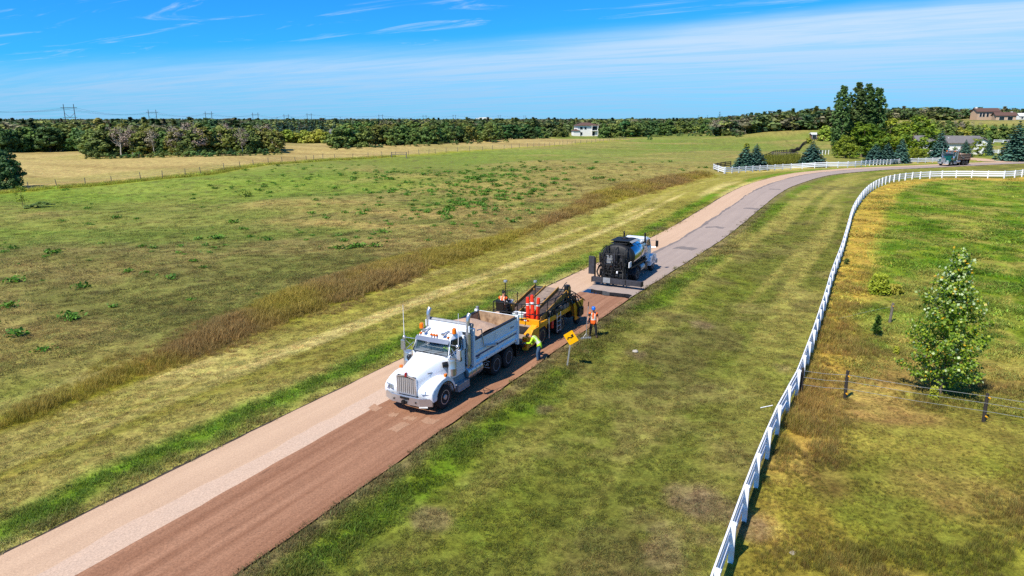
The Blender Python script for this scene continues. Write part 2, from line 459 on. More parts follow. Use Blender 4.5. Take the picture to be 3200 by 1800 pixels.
def ground_colour(x, y, with_zone=False):
    d, a = road_coord(x, y)
    r = np.hypot(x, y)
    n1 = fbm(x, y, 9, 4, 1); n2 = fbm(x, y, 2.6, 4, 4); n3 = fbm(x, y, 30, 3, 6); n4 = fbm(x, y, 1.0, 3, 9)
    wob = (n1 - 0.5) * 3.0 + (n2 - 0.5) * 1.4
    streak = vnoise(d / 0.9, a / 22.0, 3) * 0.55 + vnoise(d / 2.6, a / 40.0, 5) * 0.45
    streak2 = vnoise((x * 0.25 + y * 0.97) / 3.2 + n3 * 4, (x * 0.97 - y * 0.25) / 45.0, 13)
    def mix(c, c2, t): return c * (1 - t[:, None]) + np.asarray(c2)[None, :] * t[:, None]
    one = np.ones(len(x))
    # left pasture
    past = mix(np.tile(K('#7d7b43'), (len(x), 1)), K('#8e8250'), sst((n1 - 0.42) / 0.22) * 0.8)
    past = mix(past, K('#71833a'), sst((n3 - 0.52) / 0.14) * 0.7)
    past = mix(past, K('#a4905a'), sst((streak2 - 0.55) / 0.22) * 0.75)
    past = mix(past, K('#6c6a38'), sst((0.42 - streak2) / 0.2) * 0.55)
    past = mix(past, K('#8d8c4c'), sst((r - 75) / 70) * 0.45)
    past = mix(past, K('#76893f'), sst((fbm(x, y, 42, 3, 31) - 0.47) / 0.2) * sst((r - 60) / 50) * 0.5)
    rel = fbm(x, y, 55, 3, 2) + .25 * (n1 - .5)  # relief shading put into colour, as dry tan crests and moist green dips
    past = mix(past, K('#9a8a54'), sst((rel - 0.52) / 0.12) * 0.55)
    past = mix(past, K('#6f7f38'), sst((0.46 - rel) / 0.12) * 0.6)
    past = mix(past, K('#7e9a3a'), np.clip(1.5 * np.exp(-(((x + 58) / 40) ** 2 + ((y - 122) / 13) ** 2)), 0, 1) * 0.3)
    past = mix(past, K('#6f8230'), sst((n1 - .3) / .3) * sst((46 - r) / 14) * 0.8)
    past = mix(past, K('#605a38'), sst((n2 - 0.62) / 0.12) * 0.45)
    col = past
    # mown verge left of the road, in streaks
    v = mix(np.tile(K('#958c48'), (len(x), 1)), K('#c2b274'), sst((streak - 0.48) / 0.22) * 0.9)
    v = mix(v, K('#807a3a'), sst((n1 - 0.52) / 0.14) * 0.6)
    v = mix(v, K('#8d9342'), sst((n3 - 0.5) / 0.15) * 0.5)
    t = sst((d + 17 + wob) / 4.0)
    col = mix(col, [0, 0, 0], t) + v * t[:, None]
    # long grass band in the ditch
    sd = poly_sd(x, y, DITCH)
    dg = mix(np.tile(K('#937a45'), (len(x), 1)), K('#8d8836'), sst((n1 - 0.45) / 0.15))
    t = sst((sd + 0.5 + wob * 0.4) / 1.0); col = mix(col, [0, 0, 0], t) + dg * t[:, None]
    # verge right of the road
    rv = mix(np.tile(K('#6f7134'), (len(x), 1)), K('#877d4a'), sst((n2 - 0.5) / 0.2) * 0.65)
    rv = mix(rv, K('#70792e'), sst((n1 - 0.5) / 0.16) * 0.5)
    rv = mix(rv, K('#a39855'), sst((streak - 0.5) / 0.2) * (.3 + .4 * sst((r - 30) / 25)))
    rv = mix(rv, K('#6b633b'), sst((fbm(x, y, 4, 3, 40) - 0.6) / 0.1) * 0.6)
    t = (d > 0).astype(float); col = mix(col, [0, 0, 0], t) + rv * t[:, None]
    # green strips along both road edges
    gl = sst(1 - np.abs(d + 4.3 + (n2 - .5) * 1.2) / 1.5) * sst((n1 - 0.28) / 0.2)
    col = mix(col, K('#5b7f22'), gl * 0.85)
    gr = sst(1 - np.abs(d - 5.4 + (n2 - .5) * 1.6) / 1.5) * sst((n1 - 0.40) / 0.2)
    col = mix(col, K('#5f7a26'), gr * 0.75)
    sh = sst(1 - np.abs(d - 4.1 + (n2 - .5) * .8) / .7)
    col = mix(col, K('#7a6a50'), sh * 0.7)
    # beyond the white fence
    side = poly_sd(x, y, FENCE_LINE + [np.array([400., 120.]), np.array([400., -60.]), np.array([0., -60.])])
    pf = mix(np.tile(K('#8a7f3c'), (len(x), 1)), K('#9d8350'), sst((n1 - 0.40) / 0.2) * 0.9)
    pf = mix(pf, K('#b59d58'), sst((n2 - 0.52) / 0.18) * 0.7)
    pf = mix(pf, K('#6a6230'), sst((fbm(x, y, 3, 3, 22) - 0.56) / 0.12) * 0.7)
    pf = mix(pf, K('#74802e'), sst((fbm(x, y, 7, 3, 27) - 0.58) / 0.12) * 0.5)
    green = sst((r - 33 + (n3 - .5) * 14) / 14)
    gcol = mix(np.tile(K('#74832f'), (len(x), 1)), K('#929644'), sst((n1 - 0.42) / 0.18) * 0.9)
    gcol = mix(gcol, K('#948a4a'), sst((n2 - 0.46) / 0.14) * 0.75)
    gcol = mix(gcol, K('#54731f'), sst((fbm(x, y, 2.6, 3, 52) - 0.55) / 0.1) * 0.7)
    pf = pf * (1 - green[:, None]) + gcol * green[:, None]
    strip = sst(1 - (side - 0.2 - r * 0.022 + (n1 - .5) * 2) / 1.6) * sst((r - 24) / 8)
    pf = mix(pf, K('#bb9c52'), strip * 0.8)
    t = sst((side + 0.15) / 0.4); col = mix(col, [0, 0, 0], t) + pf * t[:, None]
    # hay field behind the wire fence
    sd = poly_sd(x, y, HAY)
    hy = mix(np.tile(K('#ad9a66'), (len(x), 1)), K('#988456'), sst((vnoise((x * .4 + y) / 6, (x - .4 * y) / 60, 4) - 0.45) / 0.3) * 0.8)
    hy = mix(hy, K('#8f8b50'), sst((n3 - 0.56) / 0.12) * 0.5)
    t = sst((sd + 1.0) / 2.0); col = mix(col, [0, 0, 0], t) + hy * t[:, None]
    gs = sst(1 - np.abs(seg_dist(x, y, WIRE_LINE) - 1.2) / 1.8)
    col = mix(col, K('#8f9138'), gs * 0.85)
    # far country
    far = mix(np.tile(K('#6c7040'), (len(x), 1)), K('#a3945c'), sst((fbm(x, y, 220, 2, 17) - 0.55) / 0.06))
    far = mix(far, K('#4a5a32'), sst((fbm(x, y, 90, 3, 19) - 0.5) / 0.1) * 0.7)
    t = sst((r - 420) / 120); col = mix(col, [0, 0, 0], t) + far * t[:, None]
    # bare earth
    for (bx, by, br) in BARE:
        p = G(bx, by); q = np.hypot(x - p[0], (y - p[1]) * 0.85) / br
        t = sst((0.95 - q + (n4 - 0.5) * 1.3 + (n2 - .5) * 1.6) / 0.7)
        col = mix(col, K('#86705a'), t * 0.5)
    col = col * (0.8 + 0.4 * n4)[:, None]
    return col, d, side, r

GF = 0.94
def make_ground():
    th = np.radians(np.r_[np.arange(-180, -46, 4.0), np.arange(-46, 46, 0.17), np.arange(46, 180, 4.0)])
    rr = [0.0, 3.0, 6.0]; q = 8.0
    while q < 15000:
        rr.append(q); q *= 1.0105 if q < 300 else (1.03 if q < 1200 else 1.12)
    rr = np.array(rr)
    A_, R_ = np.meshgrid(th, rr); X = (R_ * np.sin(A_)).ravel(); Y = (R_ * np.cos(A_)).ravel()
    Z = terrain(X, Y)
    nr, na = len(rr), len(th)
    i = np.arange(nr - 1)[:, None] * na; j = np.arange(na)[None, :]; j2 = (j + 1) % na
    F = np.stack([i + j, i + na + j, i + na + j2, i + j2], -1).reshape(-1, 4)[:, ::-1]
    c, d, side, r = ground_colour(X, Y)
    m, nt, b = newmat('grassland')
    at = N(nt, 'ShaderNodeAttribute', attribute_name='Col')
    geo = N(nt, 'ShaderNodeNewGeometry')
    na1 = N(nt, 'ShaderNodeTexNoise'); na1.inputs['Scale'].default_value = 5.5; na1.inputs['Detail'].default_value = 9; na1.inputs['Roughness'].default_value = 0.78
    na2 = N(nt, 'ShaderNodeTexNoise'); na2.inputs['Scale'].default_value = 0.9; na2.inputs['Detail'].default_value = 7; na2.inputs['Roughness'].default_value = 0.7
    for q in (na1, na2): nt.links.new(geo.outputs['Position'], q.inputs['Vector'])
    r1 = N(nt, 'ShaderNodeMapRange'); r1.inputs['From Min'].default_value = 0.33; r1.inputs['From Max'].default_value = 0.67; r1.inputs['To Min'].default_value = 0.45; r1.inputs['To Max'].default_value = 1.5
    r2 = N(nt, 'ShaderNodeMapRange'); r2.inputs['From Min'].default_value = 0.3; r2.inputs['From Max'].default_value = 0.7; r2.inputs['To Min'].default_value = 0.66; r2.inputs['To Max'].default_value = 1.34
    nt.links.new(na1.outputs['Fac'], r1.inputs['Value']); nt.links.new(na2.outputs['Fac'], r2.inputs['Value'])
    mm = N(nt, 'ShaderNodeMath', operation='MULTIPLY'); nt.links.new(r1.outputs[0], mm.inputs[0]); nt.links.new(r2.outputs[0], mm.inputs[1])
    mx = N(nt, 'ShaderNodeMix', data_type='RGBA', blend_type='MULTIPLY'); mx.inputs[0].default_value = 1
    nt.links.new(at.outputs['Color'], mx.inputs[6]); nt.links.new(mm.outputs[0], mx.inputs[7])
    hv = N(nt, 'ShaderNodeHueSaturation'); hv.inputs['Saturation'].default_value = 1.08
    hr = N(nt, 'ShaderNodeMapRange'); hr.inputs['From Min'].default_value = 0.3; hr.inputs['From Max'].default_value = 0.7; hr.inputs['To Min'].default_value = 0.475; hr.inputs['To Max'].default_value = 0.525
    nt.links.new(na2.outputs['Color'], hr.inputs['Value']); nt.links.new(hr.outputs[0], hv.inputs['Hue']); nt.links.new(mx.outputs[2], hv.inputs['Color'])
    nt.links.new(hv.outputs[0], b.inputs['Base Color'])
    b.inputs['Roughness'].default_value = 0.95; b.inputs['Specular IOR Level'].default_value = 0.1
    bp = N(nt, 'ShaderNodeBump'); bp.inputs['Strength'].default_value = 0.75; bp.inputs['Distance'].default_value = 0.09
    nt.links.new(na1.outputs['Fac'], bp.inputs['Height']); nt.links.new(bp.outputs[0], b.inputs['Normal'])
    me = fast_mesh('ground', np.c_[X, Y, Z], F, [m], smooth=True)
    ca = me.color_attributes.new('Col', 'FLOAT_COLOR', 'POINT')
    ca.data.foreach_set('color', np.c_[c * GF, np.ones(len(c))].astype(np.float32).ravel())
    return tag(link('ground', me), kind='structure')
make_ground()

# ------------------------------------------------------------------ road sheets
def gravel_mat(name, c1, c2, stripe=0.0, rough=0.9, speck=0.35, dark=None, dark_amt=0.0):
    """chip surface; UV x = across, y = along in metres"""
    m, nt, b = newmat(name)
    uv = N(nt, 'ShaderNodeUVMap'); uv.uv_map = 'UVMap'
    geo = N(nt, 'ShaderNodeNewGeometry')
    mp = N(nt, 'ShaderNodeMapping'); mp.inputs['Scale'].default_value = (1.9, 0.045, 1); nt.links.new(uv.outputs[0], mp.inputs['Vector'])
    ns = N(nt, 'ShaderNodeTexNoise'); ns.inputs['Scale'].default_value = 1.0; ns.inputs['Detail'].default_value = 7; ns.inputs['Roughness'].default_value = 0.65
    nt.links.new(mp.outputs[0], ns.inputs['Vector'])
    nf = N(nt, 'ShaderNodeTexNoise'); nf.inputs['Scale'].default_value = 16; nf.inputs['Detail'].default_value = 6; nf.inputs['Roughness'].default_value = 0.85
    nb = N(nt, 'ShaderNodeTexNoise'); nb.inputs['Scale'].default_value = 0.6; nb.inputs['Detail'].default_value = 6; nb.inputs['Roughness'].default_value = 0.65
    for q in (nf, nb): nt.links.new(geo.outputs['Position'], q.inputs['Vector'])
    a = N(nt, 'ShaderNodeMapRange'); a.inputs['From Min'].default_value = 0.35; a.inputs['From Max'].default_value = 0.65; nt.links.new(ns.outputs['Fac'], a.inputs['Value'])
    bb = N(nt, 'ShaderNodeMapRange'); bb.inputs['From Min'].default_value = 0.3; bb.inputs['From Max'].default_value = 0.7; nt.links.new(nb.outputs['Fac'], bb.inputs['Value'])
    mxf = N(nt, 'ShaderNodeMix', data_type='FLOAT'); mxf.inputs[0].default_value = stripe; nt.links.new(bb.outputs[0], mxf.inputs[2]); nt.links.new(a.outputs[0], mxf.inputs[3])
    cm = N(nt, 'ShaderNodeMix', data_type='RGBA'); nt.links.new(mxf.outputs[0], cm.inputs[0]); cm.inputs[6].default_value = (*lin(c1), 1); cm.inputs[7].default_value = (*lin(c2), 1)
    out = cm.outputs[2]
    if dark:
        mp2 = N(nt, 'ShaderNodeMapping'); mp2.inputs['Scale'].default_value = (1.1, 0.16, 1); nt.links.new(uv.outputs[0], mp2.inputs['Vector'])
        nd = N(nt, 'ShaderNodeTexNoise'); nd.inputs['Scale'].default_value = 1.3; nd.inputs['Detail'].default_value = 9; nd.inputs['Roughness'].default_value = 0.75
        nt.links.new(mp2.outputs[0], nd.inputs['Vector'])
        rd = N(nt, 'ShaderNodeMapRange'); rd.inputs['From Min'].default_value = 0.60; rd.inputs['From Max'].default_value = 0.72; rd.inputs['To Max'].default_value = dark_amt; nt.links.new(nd.outputs['Fac'], rd.inputs['Value'])
        cd = N(nt, 'ShaderNodeMix', data_type='RGBA'); nt.links.new(rd.outputs[0], cd.inputs[0]); nt.links.new(out, cd.inputs[6]); cd.inputs[7].default_value = (*lin(dark), 1); out = cd.outputs[2]
    rs_ = N(nt, 'ShaderNodeMapRange'); rs_.inputs['From Min'].default_value = 0.3; rs_.inputs['From Max'].default_value = 0.7; rs_.inputs['To Min'].default_value = 1 - speck; rs_.inputs['To Max'].default_value = 1 + speck
    nt.links.new(nf.outputs['Fac'], rs_.inputs['Value'])
    ml = N(nt, 'ShaderNodeMix', data_type='RGBA', blend_type='MULTIPLY'); ml.inputs[0].default_value = 1; nt.links.new(out, ml.inputs[6]); nt.links.new(rs_.outputs[0], ml.inputs[7])
    nt.links.new(ml.outputs[2], b.inputs['Base Color'])
    b.inputs['Roughness'].default_value = rough; b.inputs['Specular IOR Level'].default_value = 0.25
    bp = N(nt, 'ShaderNodeBump'); bp.inputs['Strength'].default_value = 0.5; bp.inputs['Distance'].default_value = 0.02
    nt.links.new(nf.outputs['Fac'], bp.inputs['Height']); nt.links.new(bp.outputs[0], b.inputs['Normal'])
    return m

def strip(name, mat, o0, o1, s0, s1, z, jit0=0.0, jit1=0.0, step=0.5, cols=4, ends=0.0, seed=1):
    """sheet following the road between two offsets; ragged edges"""
    ss_ = np.arange(s0, s1 + 1e-6, step)
    cx = np.interp(ss_, CLS, CL[:, 0]); cy = np.interp(ss_, CLS, CL[:, 1]); nx = np.interp(ss_, CLS, CLN[:, 0]); ny = np.interp(ss_, CLS, CLN[:, 1])
    e0 = o0 + jit0 * ((vnoise(ss_ / 0.8, 0 * ss_, seed) - .5) * 1.2 + (vnoise(ss_ / 4, 0 * ss_, seed + 1) - .5) * 1.4)
    e1 = o1 + jit1 * ((vnoise(ss_ / 0.8, 0 * ss_, seed + 2) - .5) * 1.2 + (vnoise(ss_ / 4, 0 * ss_, seed + 3) - .5) * 1.4)
    V = []; UVs = []
    for k in range(cols + 1):
        o = e0 + (e1 - e0) * k / cols
        sj = ends * (vnoise(np.full(len(ss_), k * 1.7), ss_ * 0, seed + 7) - 0.5)
        x = cx + nx * o + sj * 0.45; y = cy + ny * o + sj * 0.9
        cr = 0.02 * (1 - ((o - 0.4) / 3.6) ** 2)
        V.append(np.c_[x, y, rise(x, y) + z + cr]); UVs.append(np.c_[o, ss_])
    n = len(ss_); V = np.concatenate(V); UVs = np.concatenate(UVs)
    F = np.array([[k * n + i, (k + 1) * n + i, (k + 1) * n + i + 1, k * n + i + 1] for k in range(cols) for i in range(n - 1)])
    me = fast_mesh(name, V, F, [mat], smooth=True)
    uvl = me.uv_layers.new(name='UVMap'); uvl.data.foreach_set('uv', UVs[F.ravel()].astype(np.float32).ravel())
    return tag(link(name, me), kind='structure')

def s_at(p):
    d, a = road_coord(p[0], p[1]); return float(a[0])
S0 = s_at(C0)                                    # abreast of the white truck's front axle
S_BIND0 = S0 + 21.55
S_END = CLS[-1] - 2
m_edge = gravel_mat('old asphalt edge', '#3a332e', '#4a4038', 0.3)
m_lane = gravel_mat('tan chip seal', '#c4a587', '#b5967a', 0.7, speck=0.28)
m_mid = gravel_mat('pale chip seal', '#bba28c', '#c2a58c', 0.5, speck=0.35)
m_fresh = gravel_mat('fresh brown chips', '#80583f', '#a0765a', 0.85, speck=0.45, dark='#553c2e', dark_amt=0.9)
m_old = gravel_mat('old grey asphalt', '#95857a', '#a49386', 0.6, speck=0.25, dark='#7d6e64', dark_amt=0.5)
m_bind, _nt, _b = newmat('wet bitumen'); _b.inputs['Base Color'].default_value = (0.004, 0.004, 0.005, 1); _b.inputs['Roughness'].default_value = 0.06
strip('road', m_edge, -2.94, 3.40, 1, S_END, -0.02, 0.10, 0.06, seed=2)
strip('road_tan_lane', m_lane, -2.80, 0.25, 1, S_END, -0.008, 0.07, 0.05, seed=5)
strip('road_pale_strip', m_mid, -1.05, 0.30, 1, S0 + 10, -0.0035, 0.22, 0.05, seed=11)
strip('road_old_lane', m_old, 0.02, 3.70, S0 + 14, S_END, -0.004, 0.05, 0.08, seed=21)
m_crk = gravel_mat('dark crack sealant', '#746a64', '#80756f', 0.3)
strip('road_joint', m_crk, -0.12, 0.16, S0 + 24, S_END, 0.0, 0.22, 0.2, seed=71)
for _s, _o, _l in ((40, 2.1, 1.2), (52, 1.7, 0.9), (66, 2.6, 1.0), (86, 2.2, .8)):
    strip('road_patch', m_crk, _o - 0.9, _o + 0.9, S0 + _s, S0 + _s + _l, 0.0, 0.5, 0.5, step=0.2, ends=1.2, seed=int(_s))
strip('road_fresh_lane', m_fresh, 0.0, 3.76, 1, S_BIND0, 0.004, 0.06, 0.08, seed=31, ends=0.25)
m_spill = gravel_mat('spilled pale chips', '#a98468', '#9c775c', 0.2, speck=0.4)
for _i, (_px, _py, _w, _l) in enumerate(((1176, 1284, .26, .5), (1228, 1303, .24, .4), (1285, 1314, .26, .45), (1340, 1322, .28, .5), (1252, 1342, .14, .9))):
    _p = G(_px, _py); _dd, _aa = road_coord(*_p)
    strip('chip_spill', m_spill, float(_dd[0]) - _w, float(_dd[0]) + _w, float(_aa[0]) - _l / 2, float(_aa[0]) + _l / 2, 0.009, 0.16, 0.16, step=0.12, ends=0.25, cols=6, seed=90 + _i * 5)
strip('wet_bitumen', m_bind, 0.12, 3.68, S_BIND0 - 0.1, S_BIND0 + 0.95, 0.012, 0.10, 0.12, step=0.15, ends=0.4, cols=10, seed=41)
# side drive beyond the green truck
def drive(name, mat, px, w, z):
    P = resample([G(a, b) for a, b in px], 1.5); T_ = np.gradient(P, axis=0); T_ /= np.linalg.norm(T_, axis=1)[:, None]; Nn = np.c_[T_[:, 1], -T_[:, 0]]
    V = []; 
    for o in (-w / 2, 0, w / 2):
        q = P + Nn * o; V.append(np.c_[q, terrain(q[:, 0], q[:, 1]) + z])
    n = len(P); F = np.array([[k * n + i, (k + 1) * n + i, (k + 1) * n + i + 1, k * n + i + 1] for k in range(2) for i in range(n - 1)])
    me = fast_mesh(name, np.concatenate(V), F, [mat]); uvl = me.uv_layers.new(name='UVMap')
    return tag(link(name, me), kind='structure')
drive('driveway', m_lane, [(3110, 505.5), (3080, 500), (3040, 496.5), (2960, 494.5)], 5.0, 0.05)
# ------------------------------------------------------------------ white board fences
m_white = pm('white fence vinyl', '#e9ebee', 0.45, var=0.04, scale=3, dirt='#b5b29c', dirt_amt=0.16)
m_wood = pm('weathered grey wood', '#6d6558', 0.85, var=0.3, scale=6, bump=0.4)
m_woodd = pm('dark weathered wood', '#2f2a26', 0.9, var=0.3, scale=6, bump=0.4)
m_wire = pm('galvanised wire', '#b9bbb8', 0.4, metal=0.6, var=0.05)

def unit_box(name, mat):
    return MB().box(-.5, .5, -.5, .5, -.5, .5).mesh(name, mat)

def walk(P, step):
    P = resample([np.asarray(p) for p in P], 0.25)
    d = np.r_[0, np.cumsum(np.linalg.norm(np.diff(P, axis=0), axis=1))]
    t = np.arange(0, d[-1], step)
    return np.c_[np.interp(t, d, P[:, 0]), np.interp(t, d, P[:, 1])]

def board_fence(label, P, step, mat, post_h=1.20, rails=(1.05, 0.73, 0.41), post=0.14, rail_h=0.19, group=None, smooth_line=True, rail_t=0.05):
    pts = walk(P, step) if smooth_line else [np.asarray(p) for p in P]
    root = thing('board_fence', label, 'fence', (pts[0][0], pts[0][1], TZ(*pts[0])), 0, group)
    org = root.location.copy()
    pm_ = MB().box(-post / 2, post / 2, -post / 2, post / 2, -0.25, post_h).add([(-post * .6, -post * .6, post_h), (post * .6, -post * .6, post_h), (post * .6, post * .6, post_h), (-post * .6, post * .6, post_h), (0, 0, post_h + .06)], [(0, 3, 2, 1), (0, 1, 4), (1, 2, 4), (2, 3, 4), (3, 0, 4)]).mesh('post', mat)
    rm = unit_box('rail', mat)
    W = [Vector((p[0], p[1], TZ(p[0], p[1]))) - org for p in pts]
    rg = random.Random(5)
    for i, w in enumerate(W):
        ang = math.atan2(*(W[min(i + 1, len(W) - 1)] - W[max(i - 1, 0)]).yx)
        link('post', pm_, root, w, (R(rg.uniform(-1, 1)), R(rg.uniform(-1, 1)), ang))
        if i:
            a = W[i - 1]; v = w - a; lft = Vector((-v.y, v.x, 0)).normalized() * (post / 2 + rail_t / 2 + .002)
            for h in rails:
                e = rg.uniform(-.012, .012)
                q = v.to_track_quat('X', 'Z').to_euler()
                link('rail', rm, root, (a + w) / 2 + lft + Vector((0, 0, h + e)), q, (v.length + 0.02, rail_t, rail_h))
    return root

board_fence('long white three-rail board fence right of the verge, curving out to the right edge', FENCE_LINE, 2.27, m_white)
NF = [G(2960, 507), G(2908, 508.5), G(2800, 513), G(2680, 521.5), G(2560, 525), G(2480, 529.5), G(2400, 534), G(2330, 538.5), G(2263, 542.5)]
board_fence('white three-rail board fence between the far road bend and the spruces', NF, 2.4, m_white)
board_fence('short white board fence end turning away at the bend before the spruces', [G(2263, 542.5), G(2245, 537), G(2230, 531)], 2.3, m_white, smooth_line=False)
BF = [G(2230, 531), G(2250, 526), G(2275, 522.5), G(2300, 521)]
board_fence('dark shaded plank fence behind the white corner left of the paired spruces', BF, 2.4, m_woodd, smooth_line=True)  # shaded side of the corner return, its shade put into the plank colour
OF = [G(2384, 500), G(2411, 488), G(2450, 481), G(2470, 479)]
board_fence('dark old plank fence climbing behind the corn patch', OF + [G(2500, 467), G(2520, 449), G(2545, 440), G(2562, 437)], 2.6, m_woodd, rails=(1.0, 0.55), rail_h=0.2)
board_fence('pale grey two-plank fence along the back of the corn patch', [G(2411, 491), G(2440, 491), G(2466, 491), G(2492, 490)], 3.2, m_wood, rails=(1.05, 0.6), rail_h=0.3, smooth_line=False)
board_fence('small white rail fence on the lawn between the round spruce and the big maple', [G(2560, 484), G(2595, 482)], 2.4, m_white)
board_fence('short white fence with rails beside the right edge spruce', [G(3100, 481), G(3160, 479)], 2.4, m_white)
board_fence('distant pale rail fence on the tan field behind the bungalow', [G(3105, 447), G(3170, 447)], 3.0, m_white, rails=(1.1, .5))

# ------------------------------------------------------------------ wire fences
def wire_fence(label, P, spacing_list, hs_, mat, post_h, post_w, wires, group=None, wr=0.008, tilt=4, seed=3):
    rg = random.Random(seed)
    W0 = [Vector((p[0], p[1], TZ(p[0], p[1]))) for p in P]
    root = thing('wire_fence', label, 'fence', W0[0], 0, group)
    W = [w - W0[0] for w in W0]
    pmh = MB().tube([(0, 0, -.3), (0, 0, post_h * .6), (0.01, 0, post_h)], [post_w / 2, post_w / 2.1, post_w / 2.3], 8).mesh('post', mat)
    tops = []
    for w in W:
        e = Euler((R(rg.uniform(-tilt, tilt)), R(rg.uniform(-tilt, tilt)), rg.uniform(0, 6)))
        s = rg.uniform(0.92, 1.12)
        link('post', pmh, root, w, e, (1, 1, s)); tops.append((w, s))
    for h in wires:
        mb = MB(); pts = []
        for i in range(len(W)):
            pts.append(W[i] + Vector((0.0, -post_w / 2, h)))
            if i < len(W) - 1: pts.append((W[i] + W[i + 1]) / 2 + Vector((0, -post_w / 2, h - 0.04)))
        mb.tube(pts, wr, 4).build('wire', m_wire, root)
    return root

rgw = random.Random(11)
wl_pts = walk([np.asarray(p) for p in WIRE_LINE[1:]], 4.6)
wl_pts = [p + np.array([rgw.uniform(-.25, .25), rgw.uniform(-1.0, 1.0)]) for p in wl_pts]
wire_fence('long old wire fence on wooden posts along the hay field edge', wl_pts, None, None, m_wood, 1.45, 0.15, (1.25, 0.85, 0.45), tilt=6)
# electric wire fence leaving the white fence in the right foreground
m_yel = pm('yellow plastic', '#e0a21a', 0.5)
EWP = [G(2640, 1246), G(3073, 1318)]
ext = EWP[1] + (EWP[1] - EWP[0]) * 0.9
wf = wire_fence('electric wire fence on dark wooden posts below the young poplar', [G(2492, 1232) + np.array([0.15, 0]), EWP[0], EWP[1], ext], None, None, m_woodd, 1.22, 0.15, (1.15, 0.85, 0.5), wr=0.009, tilt=2)
for i in (1, 2):
    w = [G(2492, 1232), EWP[0], EWP[1]][i]; b = Vector((w[0], w[1], TZ(*w))) - wf.location
    for h in (1.1, 0.28):
        MB().cyl(b + Vector((0, -.07, h)), b + Vector((0, -.16, h)), .035, n=8).build('insulator', m_yel, wf)
pp = G3(2780, 1008)
t = thing('fence_post', 'single grey wooden fence post standing behind the small pine', 'post', pp)
MB().tube([(0, 0, -.2), (0.03, 0, .6), (.06, 0, 1.25)], [.085, .08, .075], 8).build('post', m_wood, t)
MB().cyl((.02, -.075, 1.08), (.02, -.15, 1.08), .03, n=8).build('insulator', m_yel, t)
MB().tube([(0, -.1, 1.08), (-2.2, -1.2, 1.02), (-4.4, -2.6, 1.05)], .006, 4).build('wire', m_wire, t)

# gate in the wire fence
gp = G3(1247, 493)
t = thing('farm_gate', 'low wooden rail gate standing in the far wire fence', 'gate', gp, R(-12))
for x in (-2.2, 2.2): MB().box(x - .1, x + .1, -.1, .1, -.2, 1.6).build('post', m_wood, t)
for z in (1.35, .9): MB().box(-2.1, 2.1, -.04, .04, z - .08, z + .08).build('rail', m_wood, t)

# ------------------------------------------------------------------ power line
m_pole = pm('tarred pole wood', '#3f3d3c', 0.9, var=0.2)
PYL = [(220, 576, 20.0), (478, 745, 18.5), (653, 900, 18.5), (799, 1030, 18.5), (895, 1230, 18), (967, 1290, 20), (1190, 1500, 20), (1327, 1780, 21), (1420, 2100, 22), (1560, 2600, 24), (1640, 3000, 25)]
PY_T = []
words_ = ['nearest and tallest', 'second', 'third', 'fourth', 'fifth', 'sixth', 'seventh', 'eighth', 'ninth', 'tenth', 'farthest and smallest']
for i, (px, dist, h) in enumerate(PYL):
    b = AT(px, dist); hh = h - max(0, b.z - 2.2)
    lab = ('nearest and tallest wooden H-frame power pylon at the left skyline', 'farthest and smallest wooden H-frame power pylon on the skyline')[i == 10] if i in (0, 10) else words_[i] + ' wooden H-frame power pylon from the left along the skyline'
    t = thing('power_pylon', lab, 'pylon', b, R(-8), 'pylons of the power line on the skyline')
    w = 3.9
    for sx in (-1, 1):
        MB().tube([(sx * w, 0, -1), (sx * w, 0, hh)], [.26 + i * .03, .2 + i * .03], 8).build('pole', m_pole, t)
    MB().box(-w * 1.6, w * 1.6, -.12, .12, hh - 2.6, hh - 2.25).build('crossarm', m_pole, t)
    if i < 3:
        MB().bar((-w, 0, hh - 6), (0, 0, hh - 9), .15, .15).bar((w, 0, hh - 6), (0, 0, hh - 9), .15, .15).build('brace', m_pole, t)
        MB().box(-w * 1.4, w * 1.4, -.1, .1, hh - 9.2, hh - 8.95).build('lower_crossarm', m_pole, t)
    PY_T.append(b + Vector((0, 0, hh - 2.8)))
first = AT(-260, 470); PY_T.insert(0, first + Vector((0, 0, 17)))
for off in (-5.5, 0, 5.5):
    mb = MB()
    pts = []
    for i in range(len(PY_T) - 1):
        a, c = PY_T[i] + Vector((off, 0, 0)), PY_T[i + 1] + Vector((off, 0, 0))
        for k in range(8):
            f = k / 8; p = a.lerp(c, f); p.z -= 4.5 * 4 * f * (1 - f) * .7; pts.append(p)
    o = mb.tube(pts, 0.05, 4).build('power_line', m_pole, None)
    tag(o, {-5.5: 'left wire of the power line strung between the pylons', 0: 'middle wire of the power line strung between the pylons', 5.5: 'right wire of the power line strung between the pylons'}[off], 'power line', 'wires of the power line')
# ------------------------------------------------------------------ foliage
rng = np.random.RandomState(3)

